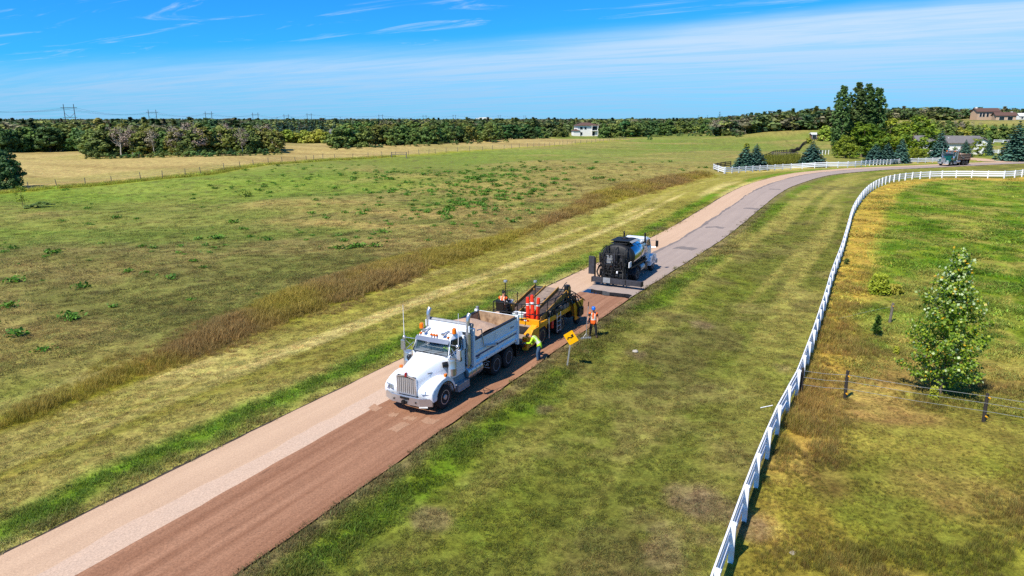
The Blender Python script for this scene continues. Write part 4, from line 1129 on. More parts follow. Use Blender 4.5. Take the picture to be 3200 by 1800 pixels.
grassy('paddock_grass', 'uneven green grass tufts of the far right paddock', lambda x, y, d, s, r: (s > .4) & (vnoise(x / 1.2, y / 1.2, 68) > .45), 70000, 34, 150, SHORT, lambda x, y, d, s, r: 1.0 + 1.4 * vnoise(x / 2.5, y / 2.5, 14) ** 2, 29, gain=1.75, tint=lambda c, x, y, k: c * np.array([.95, 1.08, .9]), power=.9)
# dark green weeds in the pasture
m_weed = foliage_mat('weed leaves', '#3c6a18', '#6f9a2c', trans=0.2, instancer=True)
def weed_t(seed):
    rg = np.random.RandomState(seed); n = 70; P = rg.normal(size=(n, 3)) * np.array([.34, .34, .10]) + np.array([0, 0, .2]); P[:, 2] = np.abs(P[:, 2])
    Nn = rg.normal(size=(n, 3)) * .6 + np.array([0, 0, 1]); Nn /= np.linalg.norm(Nn, axis=1)[:, None]
    V, F = leaf_arrays(P, Nn, .16 * rg.uniform(.6, 1.4, n), rg, 1.8); return V, F, rg.rand(n).repeat(4)
wx, wy, wr = sample_area(40000, 30, 170, 31, .9)
d_, a_ = road_coord(wx, wy)
cl = fbm(wx, wy, 22, 3, 71); pxu = 1600 + FPX * wx / (wy * math.cos(PITCH) + (CAM_H - 1) * math.sin(PITCH))
pyu = 900 - FPX * (wy * math.sin(PITCH) - (CAM_H - 1) * math.cos(PITCH)) / (wy * math.cos(PITCH) + (CAM_H - 1) * math.sin(PITCH))
kw = (d_ < -19) & (sd_d(wx, wy) < -1) & (poly_sd(wx, wy, HAY) < -3) & (rng.rand(len(wx)) < np.clip((cl - .40) * 1.3, .05, .32) * (.22 + 1.3 * np.exp(-((pxu - 1480) / 420) ** 2 - ((pyu - 645) / 85) ** 2)) * (pyu > 525) * np.clip((wr - 20) / 60, .2, 1))
wx, wy = wx[kw], wy[kw]; k = len(wx); ws = np.clip(rng.lognormal(-.62, .4, k), .25, 1.05)
scatter('pasture_weeds', 'dark green weed clumps dotted over the left pasture', 'weeds', np.c_[wx, wy, terrain(wx, wy)], rng.uniform(0, 6.28, k), np.c_[ws, ws * rng.uniform(.7, 1.3, k), ws], np.tile([[1, 1, 1]], (k, 1)) * rng.uniform(.7, 1.1, (k, 1)), [weed_t(i) for i in range(5)], m_weed)

# far woods
def blob_t(seed, h=8.5, r=3.0, n=9, m=16, conifer=False):
    rg = np.random.RandomState(seed)
    if conifer:
        t = rg.rand(150); P = np.c_[np.zeros(150), np.zeros(150), h * t]; a = rg.rand(150) * 6.28; q = (1 - t) * r * rg.uniform(.5, 1, 150); P[:, 0] = q * np.cos(a); P[:, 1] = q * np.sin(a)
        Nn = np.c_[np.cos(a), np.sin(a), np.full(150, .8)] + rg.normal(size=(150, 3)) * .4
    else:
        Cc = rg.normal(size=(n, 3)) * np.array([r * .45, r * .45, h * .18]) + np.array([0, 0, h * .58]); P = Cc.repeat(m, 0); g = rg.normal(size=(n * m, 3)); g /= np.linalg.norm(g, axis=1)[:, None]
        P = P + g * r * .42; P[:, 2] = np.clip(P[:, 2], .1, h); Nn = g + np.array([0, 0, .4]) + rg.normal(size=g.shape) * .4
    Nn /= np.linalg.norm(Nn, axis=1)[:, None]
    V, F = leaf_arrays(P, Nn, rg.uniform(.8, 1.5, len(P)), rg, 1.2); return V, F, rg.rand(len(P)).repeat(4)
m_wood_l = foliage_mat('far woodland leaves', '#a8a8a8', '#ffffff', trans=0.2, instancer=True)
rgf = np.random.RandomState(44)
nf = 60000
fr = 380 * (6500 / 380) ** (rgf.rand(nf) ** .9); fa = rgf.uniform(-R(44), R(44), nf); fx, fy = fr * np.sin(fa), fr * np.cos(fa)
dens = fbm(fx, fy, 170, 3, 91); azd = np.degrees(fa)
kf = (dens > .53 - .06 * sst((fr - 900) / 1500)) & (rgf.rand(nf) < .42 + .3 * (fr < 900)) & ~((fr < 430) & (azd < 14))
kf &= poly_sd(fx, fy, HAY) < -8
azh = math.degrees(math.atan((3105 - 1600) / FPX * math.cos(PITCH)))
kf &= ~((np.abs(azd - azh) < 2.3) & (fr < 660))
kf &= ~((np.abs(azd - math.degrees(math.atan((1832 - 1600) / FPX))) < 1.0) & (fr < 560))
fx, fy, fr = fx[kf], fy[kf], fr[kf]; k = len(fx)
hz_ = terrain(fx, fy); s_ = rgf.uniform(.45, 1.2, k) * (1 + .25 * sst((fr - 1500) / 2000))
base = np.array([K('#33421f'), K('#45502a'), K('#2a3d22'), K('#5a5f30'), K('#53503a')])[rgf.randint(0, 5, k)] * rgf.uniform(1.6, 4.0, (k, 1))
scatter('far_woodland', 'far belt of mixed woodland stretching along the horizon', 'woodland', np.c_[fx, fy, hz_ - .2], rgf.uniform(0, 6.28, k), np.c_[s_ * 1.9, s_ * 1.9, s_ * .9], base, [blob_t(i) for i in range(5)] + [blob_t(9, 10, 2.0, conifer=True)], m_wood_l)

# corn patch
def corn_t(seed):
    V, F, L = blades(9, 1.7, .08, .09, seed, .55, .8); return V, F, L
cc = np.array(CORN); lo = cc.min(0); hi = cc.max(0); cx_, cy_ = np.meshgrid(np.arange(lo[0], hi[0], .75), np.arange(lo[1], hi[1], .45)); cx_ = cx_.ravel() + rng.uniform(-.1, .1, cx_.size); cy_ = cy_.ravel() + rng.uniform(-.1, .1, cy_.size)
kc = poly_sd(cx_, cy_, CORN) > 0; cx_, cy_ = cx_[kc], cy_[kc]; k = len(cx_)
scatter('corn_patch', 'patch of yellowing corn between the two spruce clumps', 'corn', np.c_[cx_, cy_, terrain(cx_, cy_)], rng.uniform(0, 6, k), np.c_[[rng.uniform(.8, 1.15, k)] * 3].T, np.tile(K('#8f9136'), (k, 1)) * rng.uniform(.7, 1.2, (k, 1)), [corn_t(i) for i in range(3)], m_grass)
# ------------------------------------------------------------------ vehicle materials
m_wpaint = pm('white truck paint', '#e9ecef', 0.25, var=0.03, scale=2, coat=0.6, dirt='#b8aa96', dirt_amt=0.12)
m_box = pm('white box steel', '#dfe5ea', 0.4, var=0.05, scale=2, dirt='#8f7f6c', dirt_amt=0.10)
m_chrome = pm('chrome', '#b9bbbe', 0.24, metal=0.75, var=0.06, scale=8)
m_alu = pm('brushed aluminium', '#b4b5b5', 0.4, metal=0.55, var=0.12, scale=10)
m_steel = pm('dull grey steel', '#8f9092', 0.55, metal=0.25, var=0.2, dirt='#5d4c3d', dirt_amt=0.15)
m_tyre = pm('black rubber', '#1d1c1b', 0.85, var=0.2, scale=9, dirt='#5f5044', dirt_amt=0.22, bump=0.3)
m_black = pm('black painted steel', '#141414', 0.5, var=0.3, scale=6, dirt='#4a4036', dirt_amt=0.12)
m_bplast = pm('black plastic', '#0e0e0f', 0.4, var=0.2)
m_amber = pm('amber lens', '#e8740c', 0.2, var=0.05, emit='#e8740c', emit_s=0.0)
m_redlens = pm('red lens', '#b01812', 0.3)
m_lens = pm('clear lamp lens', '#e6e8ea', 0.08, var=0.02, spec=0.9)
m_rustbox = pm('worn box lining', '#a58a6c', 0.8, var=0.25, scale=3, dirt='#5a3a26', dirt_amt=0.5, bump=0.3)
m_blue = pm('blue stripe', '#27406e', 0.4)
m_navy = pm('dark navy lettering', '#22304f', 0.5)
m_lett_w = pm('white lettering', '#e6e6e6', 0.6)
m_plate = pm('number plate white', '#eceee8', 0.5)
m_int = pm('dark cab lining', '#20211f', 0.8)
m_glass, _nt, _b = newmat('tinted cab glass')
_b.inputs['Base Color'].default_value = (0.02, 0.05, 0.06, 1); _b.inputs['Roughness'].default_value = 0.03; _b.inputs['Alpha'].default_value = 0.55; _b.inputs['Specular IOR Level'].default_value = 0.8
m_redem = pm('red enamel', '#8d1018', 0.3)

def wheel(root, x, y, r, w, s, rimmat, front=False, tyremat=None):
    """tyre (part) with rim and hub as its pieces; s = +1 when the outside faces +y"""
    ty = MB().lathe([(r * .60, -w / 2), (r * .80, -w / 2 - .012), (r * .94, -w / 2 + .01), (r, -w * .36), (r, -w * .08), (r * .985, -w * .07), (r * .985, w * .07), (r, w * .08), (r, w * .36), (r * .94, w / 2 - .01), (r * .80, w / 2 + .012), (r * .60, w / 2)], (0, 0, 0), 'y', 36)
    o = ty.build('tyre', tyremat or m_tyre, root, loc=(x, y, r), smooth=True)
    e = s * (w / 2)
    if front:
        MB().lathe([(r * .60, e * .2), (r * .60, e * 1.02), (r * .54, e * 1.02), (r * .50, e * .75), (r * .30, e * .62), (r * .24, e * .95), (r * .20, e * 1.2), (.002, e * 1.22)], (0, 0, 0), 'y', 28).build('rim', rimmat, o, smooth=True)
        mb = MB()
        for k in range(10):
            a = k * math.pi / 5; mb.cyl((r * .40 * math.cos(a), e * .66, r * .40 * math.sin(a)), (r * .40 * math.cos(a), e * .70, r * .40 * math.sin(a)), .035, n=8)
        tag(mb.build('wheel_holes', m_black, o), kind='stuff')
    else:
        MB().lathe([(r * .60, e * .2), (r * .60, e * 1.02), (r * .55, e * 1.02), (r * .50, e * .55), (r * .44, e * .05), (r * .26, -e * .1), (r * .24, e * .45), (r * .17, e * .75), (.002, e * .78)], (0, 0, 0), 'y', 28).build('rim', rimmat, o, smooth=True)
    return o

def hood_section(x, zt, wt, wb, zm, zb):
    h = [(0.0, zt), (wt * .55, zt - .012), (wt * .88, zt - .045), (wt, zt - .10), (wb, zm), (wb + .01, zb)]
    return [(x, y, z) for y, z in h] + [(x, -y, z) for y, z in h[:0:-1]]

def dump_truck(label, loc, rz, paint, box, hood_style=0, side_rib=None, rich=True, group=None, lining=None):
    T = thing('dump_truck', label, 'truck', loc, rz, group)
    # chassis
    MB().box(-6.55, .85, .36, .46, .72, .98).box(-6.55, .85, -.46, -.36, .72, .98).box(-.25, -.05, -.5, .5, .5, .66).box(-2.9, -2.7, -.4, .4, .74, .95).box(-6.3, -6.1, -.4, .4, .74, .95).build('chassis', m_black, T)
    for x in (0, -4.47, -5.69): MB().cyl((x, -.95, .52), (x, .95, .52), .085, n=10).build('axle', m_black, T)
    # wheels
    for s in (1, -1):
        wheel(T, 0, s * 1.04, .525, .30, s, m_alu, True)
        for x in (-4.47, -5.69):
            wheel(T, x, s * 1.05, .52, .27, s, m_steel)
            wheel(T, x, s * .72, .52, .27, s, m_steel)
    # bumper
    plan = [(1.22, -.72), (1.25, 0), (1.22, .72), (.96, 1.20), (.90, 1.20), (1.12, .68), (1.15, 0), (1.12, -.68), (.90, -1.20), (.96, -1.20)]
    bmp = MB().prism(plan, 'z', .44, .80).build('bumper', m_chrome if rich else m_alu, T, bevel=.015)
    MB().box(1.245, 1.275, -.22, .22, .68, .76).build('badge_slot', m_black, bmp)
    MB().box(1.20, 1.34, -.12, .12, .50, .60).box(1.3, 1.38, -.05, .05, .46, .66).build('tow_pin', m_black, bmp)
    for y in (-.55, .55): MB().cyl((1.2, y, .6), (1.262, y, .6), .035, n=10).build('bolt_hole', m_black, bmp)
    MB().cbox((1.13, .86, .47), (.02, .36, .17), (0, R(0), R(28))).build('number_plate', m_plate, bmp)
    # hood
    secs = [hood_section(1.06, 1.70, .44, .50, 1.42, .82), hood_section(.98, 1.735, .50, .54, 1.44, .82), hood_section(.45, 1.86, .58, .68, 1.5, .82), hood_section(-.15, 1.99, .68, .82, 1.55, .9), hood_section(-.74, 2.10, .82, .97, 1.6, .95)]
    hd = MB().loft(secs).build('hood', paint, T, smooth=True)
    MB().bar((.95, 0, 1.755), (-.70, 0, 2.108), .03, .02).build('hood_crease', paint, hd, bevel=.006)
    # grille
    gr = MB().box(1.05, 1.075, -.46, .46, .86, 1.64).build('grille', m_bplast, T)
    MB().prism([(-.50, .82), (.50, .82), (.50, 1.58), (.0, 1.70), (-.50, 1.58), (-.50, .82), (-.44, .88), (-.44, 1.54), (0, 1.63), (.44, 1.54), (.44, .88), (-.44, .88)], 'x', 1.06, 1.115).build('grille_surround', m_chrome, gr)
    for k in range(9):
        y = -.40 + .1 * k
        MB().box(1.075, 1.10, y - .034, y + .034, .88, 1.56 - abs(y) * .12).build('grille_slat', m_alu, gr)
        if k % 2 == 0 and rich: MB().cyl((1.11, y + .05, .86), (1.11, y + .05, 1.58 - abs(y) * .12), .008, n=6).build('grille_bar', m_chrome, gr)
    MB().box(1.06, 1.14, -.05, .05, 1.60, 1.74).cyl((1.05, 0, 1.74), (1.14, 0, 1.74), .05, n=10).build('emblem', m_redem, gr, bevel=.01)
    # fenders
    fp = [(1.02, .80), (1.02, 1.02), (.90, 1.15), (.62, 1.30), (.30, 1.40), (0, 1.43), (-.30, 1.38), (-.55, 1.24), (-.74, .98), (-.80, .72), (-.68, .70)]
    arch = [(.66 * math.cos(a), .56 + .64 * math.sin(a)) for a in [math.pi * (.97 - .88 * i / 12) for i in range(13)]]
    fpoly = fp + arch + [(.68, .62), (.92, .62)]
    for s in (1, -1):
        mb = MB(); ys = [(.50, 1.0, 0), (1.14, 1.0, 0), (1.20, .985, .02), (1.225, .95, .045)]
        n = len(fpoly); cz = .9
        secs = []
        for (y, k, dz) in ys:
            secs.append([(px * (k if i < len(fp) else 1), s * y, (pz - dz if i < len(fp) else pz)) for i, (px, pz) in enumerate(fpoly)])
        f = mb.loft(secs).build('fender', paint, T, smooth=True)
        MB().tube([(.67 * math.cos(a), s * 1.215, .56 + .65 * math.sin(a)) for a in [math.pi * (1.0 - .9 * i / 14) for i in range(15)]], .03, 6).build('wheel_arch_trim', m_bplast, f)
        hl = MB().cbox((1.0, s * .93, 1.02), (.08, .42, .17), (0, R(-14), s * R(16))).build('headlight', m_chrome, T, bevel=.01)
        for q in (-.095, .095):
            MB().cbox((1.035 - s * q * s * .28, s * .93 + q, 1.025), (.06, .16, .12), (0, R(-14), s * R(16))).build('lamp_lens', m_lens, hl, bevel=.008)
        MB().cbox((-.10, s * 1.16, 1.47), (.14, .10, .12)).build('turn_signal', m_amber, T, bevel=.015)
        MB().cbox((.35, s * .685, 1.62), (.26, .012, .055), (0, R(-8), s * R(-8))).build('side_badge', m_steel, T)
        # air cleaner
        ac = MB().lathe([(.01, 1.30), (.17, 1.30), (.19, 1.36), (.19, 1.62), (.195, 1.63), (.19, 1.64), (.19, 1.96), (.17, 2.03), (.01, 2.05)], (-.62, s * 1.16, 0), 'z', 22).build('air_cleaner', m_chrome, T, smooth=True)
        MB().tube([(-.58, s * 1.02, 1.78), (-.48, s * .98, 1.80), (-.36, s * .84, 1.78)], [.13, .13, .12], 14).build('intake_duct', m_bplast, ac, smooth=True)
    # cab
    zb, zs = .98, 2.06
    low = MB().prism([(-.70, .98), (-.70, 2.06), (-.76, 2.12), (-1.98, 2.12), (-1.98, .98)], 'y', -.98, .98).build('cab_body', paint, T, bevel=.04)
    def pill(a, b, w=.07, h=.09): return MB().bar(a, b, w, h)
    roof = [[(-.98, -.84, 2.66), (-.98, .84, 2.66), (-1.02, .82, 2.76), (-1.02, -.82, 2.76)],
            [(-1.20, -.90, 2.66), (-1.20, .90, 2.66), (-1.20, .80, 2.87), (-1.20, -.80, 2.87)],
            [(-1.60, -.93, 2.66), (-1.60, .93, 2.66), (-1.60, .80, 2.93), (-1.60, -.80, 2.93)],
            [(-1.98, -.93, 2.66), (-1.98, .93, 2.66), (-1.98, .80, 2.90), (-1.98, -.80, 2.90)]]
    rf = MB().loft(roof).build('cab_roof', paint, T, bevel=.05, smooth=True, seg=3)
    MB().box(-1.98, -1.93, -.93, .93, 2.10, 2.68).build('cab_back', paint, T)
    for s in (1, -1):
        pill((-.74, s * .90, 2.10), (-1.0, s * .84, 2.70)).build('windscreen_pillar', paint, T)
        pill((-1.86, s * .94, 2.10), (-1.86, s * .90, 2.70), .12, .24).build('door_pillar', paint, T)
        dr = MB().prism([(-.84, 1.08), (-.84, 2.06), (-1.72, 2.06), (-1.72, 1.02), (-1.10, 1.02)], 'y', s * .985, s * 1.0).build('door', paint, T, bevel=.006)
        MB().cbox((-1.58, s * 1.015, 1.68), (.13, .03, .17)).build('door_handle', m_bplast, dr, bevel=.02)
        MB().prism([(-.86, 2.10), (-1.06, 2.64), (-1.76, 2.64), (-1.76, 2.10)], 'y', s * .905, s * .915).build('side_window', m_glass, dr)
        MB().tube([(-.84, s * .99, 2.08), (-1.06, s * .93, 2.66), (-1.78, s * .93, 2.66), (-1.78, s * .99, 2.08), (-.84, s * .99, 2.08)], .018, 6).build('window_seal', m_bplast, dr)
        # mirrors
        mr = MB().tube([(-.86, s * .98, 2.56), (-.72, s * 1.38, 2.60), (-.70, s * 1.46, 2.55), (-.70, s * 1.46, 1.95), (-.74, s * 1.38, 1.90), (-.86, s * .99, 2.02)], .018, 6).tube([(-.72, s * 1.40, 2.52), (-.86, s * 1.0, 2.12)], .014, 6).tube([(-.72, s * 1.40, 2.0), (-.86, s * .99, 2.40)], .014, 6).build('mirror_arm', m_chrome, T)
        MB().cbox((-.70, s * 1.47, 2.24), (.09, .20, .46)).build('mirror', m_chrome, mr, bevel=.02)
        MB().ball((-.72, s * 1.40, 2.60), .085, 12, 6).build('convex_mirror', m_chrome, mr, smooth=True)
        # stacks
        st = MB().tube([(-2.10, s * 1.06, 1.32), (-2.10, s * 1.06, 2.74)], .125, 18).build('exhaust_shield', m_chrome, T, smooth=True)
        MB().tube([(-2.10, s * 1.06, 2.70), (-2.10, s * 1.06, 3.28), (-2.12, s * 1.06, 3.40), (-2.17, s * 1.06, 3.50), (-2.25, s * 1.06, 3.60)], [.088, .088, .09, .095, .10], 16).build('exhaust_pipe', m_chrome, st, smooth=True)
        MB().tube([(-2.10, s * 1.06, 1.34), (-2.10, s * 1.05, 1.20), (-2.04, s * .95, 1.08), (-1.98, s * .7, 1.0)], .075, 12).build('exhaust_elbow', m_chrome, st, smooth=True)
        if rich:
            mb = MB()
            for k in range(9): mb.box(-2.235, -2.215, s * 1.02, s * 1.10, 1.42 + k * .14, 1.50 + k * .14)
            tag(mb.build('shield_slots', m_black, st), kind='stuff')
        # beacon on bracket, antennas
        bk = MB().bar((-1.30, s * .62, 2.90), (-1.30, s * .86, 2.92), .05, .03).box(-1.36, -1.24, s * .86 - .06, s * .86 + .06, 2.90, 2.96).build('beacon_bracket', m_alu, T)
        MB().lathe([(.01, 2.94), (.10, 2.94), (.10, 3.0), (.09, 3.14), (.05, 3.18), (.01, 3.18)], (-1.30, s * .86, 0), 'z', 16).build('beacon', m_amber, bk, smooth=True)
        MB().box(-1.45, -1.05, s * .50 - .035, s * .50 + .035, 2.92, 2.97).cbox((-.98, s * .5, 2.93), (.12, .16, .1)).build('air_horn', m_chrome, T, bevel=.01)
        an = MB().tube([(-.74, s * 1.42, 2.55), (-.76, s * 1.44, 4.05)], [.018, .010], 6).build('antenna', m_lett_w, T)
        # tanks and steps
        tk = MB().lathe([(.01, -3.22), (.30, -3.22), (.34, -3.18), (.34, -2.02), (.30, -1.98), (.01, -1.98)], (0, s * .86, .86), 'x', 28).build('fuel_tank', m_chrome, T, smooth=True)
        for x in (-2.25, -2.62, -2.98): MB().lathe([(.342, x), (.350, x), (.350, x + .06), (.342, x + .06)], (0, s * .86, .86), 'x', 28).build('tank_strap', m_alu, tk, smooth=True)
        stp = MB().prism([(s * .70, 1.02), (s * .92, 1.02), (s * 1.0, .70), (s * 1.24, .68), (s * 1.24, .40), (s * .70, .40)], 'x', -.95, -1.90).build('step_box', m_steel, T, bevel=.01)
        MB().box(-1.88, -.97, s * 1.02, s * 1.25, .685, .70).build('step_tread', m_alu, stp); MB().box(-1.88, -.97, s * 1.12, s * 1.27, .40, .42).build('step_tread', m_alu, stp)
    # windscreen, visor, wipers, interior
    ws = MB().loft([[(-.66, -.90, 2.10), (-.63, -.4, 2.10), (-.62, 0, 2.10), (-.63, .4, 2.10), (-.66, .90, 2.10)], [(-.97, -.83, 2.67), (-.94, -.4, 2.67), (-.93, 0, 2.67), (-.94, .4, 2.67), (-.97, .83, 2.67)]], closed=False).build('windscreen', m_glass, T, smooth=True)
    MB().tube([(-.655, -.90, 2.10), (-.62, 0, 2.09), (-.655, .90, 2.10), (-.965, .84, 2.67), (-.925, 0, 2.68), (-.965, -.84, 2.67), (-.655, -.90, 2.10)], .02, 6).build('windscreen_seal', m_bplast, ws)
    for y in (-.45, .15): MB().bar((-.62, y + .1, 2.12), (-.70, y + .55, 2.26), .02, .02).build('wiper', m_bplast, ws)
    MB().loft([[(-.92, -.86, 2.72), (-.86, 0, 2.74), (-.92, .86, 2.72)], [(-.76, -.88, 2.58), (-.66, 0, 2.60), (-.76, .88, 2.58)]], closed=False).build('sun_visor', m_chrome, T, smooth=True)
    for y in (-.72, -.14, 0, .14, .72):
        MB().lathe([(.01, 0), (.05, 0), (.05, .06), (.03, .13), (.005, .15)], (0, 0, 0), 'x', 10).build('marker_light', m_amber, T, loc=(-1.04 if abs(y) < .5 else -1.08, y, 2.83 if abs(y) < .5 else 2.80), smooth=True)
    MB().box(-.95, -.70, -.88, .88, 1.9, 2.06).build('dashboard', m_int, T, bevel=.03)
    for y in (.48, -.48): MB().box(-1.72, -1.25, y - .26, y + .26, 1.55, 1.72).box(-1.80, -1.66, y - .25, y + .25, 1.6, 2.42).build('seat', m_int, T, bevel=.04)
    MB().tube([(-1.02 - .05 * math.sin(a), .48 + .21 * math.cos(a), 2.06 + .17 * math.sin(a)) for a in [k * math.pi / 8 for k in range(17)]], .015, 6).build('steering_wheel', m_bplast, T)
    # ---- dump box
    x0, x1, zf = -2.40, -6.62, 1.22
    MB().box(x1, x0, -1.10, 1.10, zf - .06, zf).build('box_floor', lining or m_rustbox, T)
    mb = MB(); 
    for k in range(8): mb.box(x0 - .35 - k * .52, x0 - .45 - k * .52, -1.1, 1.1, 1.02, 1.16)
    mb.box(x1, x0, .30, .46, .99, 1.16).box(x1, x0, -.46, -.30, .99, 1.16).build('box_subframe', m_black, T)
    for s in (1, -1):
        prof = [(1.12, zf - .10), (1.20, zf - .10), (1.235, zf - .02), (1.235, zf + .06), (1.17, zf + .12), (1.17, zf + .42), (1.215, zf + .46), (1.215, zf + .52), (1.17, zf + .56), (1.17, zf + .92), (1.215, zf + .96), (1.215, zf + 1.10), (1.10, zf + 1.10), (1.10, zf + .02)]
        sw = MB().prism([(s * y, z) for y, z in prof], 'x', x1, x0).build('box_side', box, T)
        MB().box(x1 + .05, x0 - .05, s * 1.095, s * 1.085, zf + .01, zf + 1.09).build('side_lining', lining or m_rustbox, sw)
        MB().box(x1, x0, min(s * 1.07, s * 1.22), max(s * 1.07, s * 1.22), zf + 1.103, zf + 1.16).build('top_rail', m_black, sw)
        MB().box(x1 + .1, x0 - .1, s * 1.171, s * 1.178, zf + .50 - .22, zf + .50 - .14).build('side_stripe', m_blue if side_rib is None else side_rib, sw)
        if side_rib is not None:
            for zz_ in (.12, .58, .84): MB().box(x1 + .05, x0 - .05, min(s * 1.172, s * 1.2), max(s * 1.172, s * 1.2), zf + zz_, zf + zz_ + .14).build('side_board', side_rib, sw)
        for k in range(6):
            x = x0 - .25 - k * .72
            MB().box(x - .09, x, s * 1.236, s * 1.244, zf + .00, zf + .04).build('side_reflector', m_redlens if k % 2 else m_lett_w, sw)
        MB().box(x1 - .03, x1 + .13, min(s * 1.10, s * 1.27), max(s * 1.10, s * 1.27), zf - .28, zf + 1.26).build('rear_post', box, T, bevel=.02)
        MB().box(x1 - .02, x1 + .10, min(s * 1.08, s * 1.20), max(s * 1.08, s * 1.20), zf + 1.26, zf + 1.40).build('gate_hinge', m_steel, T, bevel=.01)
        MB().box(x0 - .02, x0 + .10, min(s * 1.09, s * 1.245), max(s * 1.09, s * 1.245), zf - .1, 2.92).build('front_post', box, T, bevel=.015)
        MB().box(x0 - .9, x0 - .12, s * .6, s * .62, 1.0, 1.2).build('hoist_bracket', m_black, T)
        # tarp arm
        ta = MB().tube([(x0 - .20, s * 1.24, 2.78), (x0 - .55, s * 1.25, 2.74), (x0 - .72, s * 1.25, 2.0), (x0 - .76, s * 1.27, 1.90), (x0 - 1.85, s * 1.28, 1.66)], .028, 8).tube([(x0 - .80, s * 1.31, 1.86), (x0 - 1.80, s * 1.31, 1.62)], .035, 8).build('tarp_arm', m_alu, T)
        MB().cbox((x0 - 1.88, s * 1.26, 1.64), (.22, .05, .08)).build('tarp_pivot', m_black, ta)
        # mud flap ahead of the tandem with lettering
        mf = MB().box(-3.80, -3.78, min(s * .62, s * 1.24), max(s * .62, s * 1.24), .42, 1.02).build('mud_flap', m_bplast, T)
        if rich:
            lk = link('lettering', text_mesh('FGI', .24, m_lett_w), mf, (-3.768, s * .93, .74), (math.pi / 2, 0, math.pi / 2)); lk.scale = (1.15, 1, 1)
            for zz_ in (.58, .90): MB().box(-3.776, -3.77, s * .93 - .27, s * .93 + .27, zz_ - .01, zz_ + .01).build('flap_line', m_lett_w, mf)
        MB().box(-6.52, -6.50, min(s * .58, s * 1.18), max(s * .58, s * 1.18), .28, 1.05).build('rear_mud_flap', m_bplast, T)
    if rich:
        sw = [c for c in T.children if c.name.startswith('box_side')][0]
        for txt, sz, x, z in (('Renn', .17, -6.05, zf + .76),):
            lk = link('lettering', text_mesh(txt, sz, m_navy), sw, (x, 1.174, z), (math.pi / 2, 0, math.pi))
    if rich:
        for ln, z in ((.5, .34), (.34, .26), (.26, .19)): MB().box(-2.62 - ln, -2.62, 1.171, 1.176, zf + z - .02, zf + z + .02).build('side_marking', m_navy, T)
    MB().box(x0, x0 + .06, -1.12, 1.12, zf - .06, 2.90).build('headboard', box, T, bevel=.01)
    for y in (-.7, -.23, .23, .7): MB().box(x0 + .06, x0 + .11, y - .05, y + .05, zf - .05, 2.7).build('headboard_rib', box, T)
    hb = MB().box(x0 - .02, x0 + .34, -1.16, 1.16, 2.90, 3.00).build('cab_shield', box, T, bevel=.015)
    MB().tube([(x0 + .12, -1.20, 3.08), (x0 + .12, 1.20, 3.08)], .10, 14).build('tarp_roll', m_steel, hb, smooth=True)
    MB().box(x0 + .30, x0 + .36, -1.18, 1.18, 2.80, 3.10).build('tarp_guard', box, hb, bevel=.01)
    MB().box(x1 - .06, x1 - .01, -1.09, 1.09, zf - .02, zf + 1.18).build('tailgate', box, T, bevel=.01)
    MB().box(x1 - .005, x1 + .01, -1.08, 1.08, zf, zf + 1.17).build('tailgate_lining', lining or m_rustbox, T)
    for y in (-.6, 0, .6): MB().box(x1 - .12, x1 - .06, y - .06, y + .06, zf, zf + 1.15).build('tailgate_rib', box, T)
    # rear lamps
    for s in (1, -1): MB().box(-6.60, -6.55, s * .75 - .12, s * .75 + .12, .9, 1.0).build('tail_light', m_redlens, T)
    return T

def heap(name, label, cat, parent_loc, rz, x0, x1, w, zfun, mat):
    xs = np.linspace(x0, x1, 60); ys = np.linspace(-w, w, 34); X, Y = np.meshgrid(xs, ys); Z = zfun(X, Y) + (fbm(X, Y, .25, 3, 3) - .5) * .05
    n, m = len(xs), len(ys); i = np.arange(m - 1)[:, None] * n; j = np.arange(n - 1)[None, :]
    F = np.stack([i + j, i + j + 1, i + n + j + 1, i + n + j], -1).reshape(-1, 4)
    V = np.c_[X.ravel(), Y.ravel(), Z.ravel()]
    if x1 < x0: F = F[:, ::-1]
    o = link(name, fast_mesh(name, V, F, [mat], smooth=True), None, parent_loc, (0, 0, rz))
    return tag(o, label, cat)

m_gravel = gravel_mat('gravel load', '#bd9f86', '#a88a72', 0.0, speck=0.4)
RZ = math.atan2(-U[1], -U[0])                      # facing down the road, towards the camera
TRUCK = W1 - NN * 1.17
TL = Vector((TRUCK[0], TRUCK[1], 0.02))
dump_truck('white conventional dump truck with chrome stacks, tipping box loaded with gravel', TL, RZ, m_wpaint, m_box)
heap('gravel_load', 'heap of tan gravel lying in the white truck box', 'gravel', TL, RZ, -2.44, -6.58, 1.08,
     lambda X, Y: np.clip(2.84 - .34 * np.hypot((X + 3.75) * .8, (Y + .1) * .95) ** 1.2 - .10 * np.clip(-X - 4.3, 0, 9) ** 1.2, 1.25, 3), m_gravel)

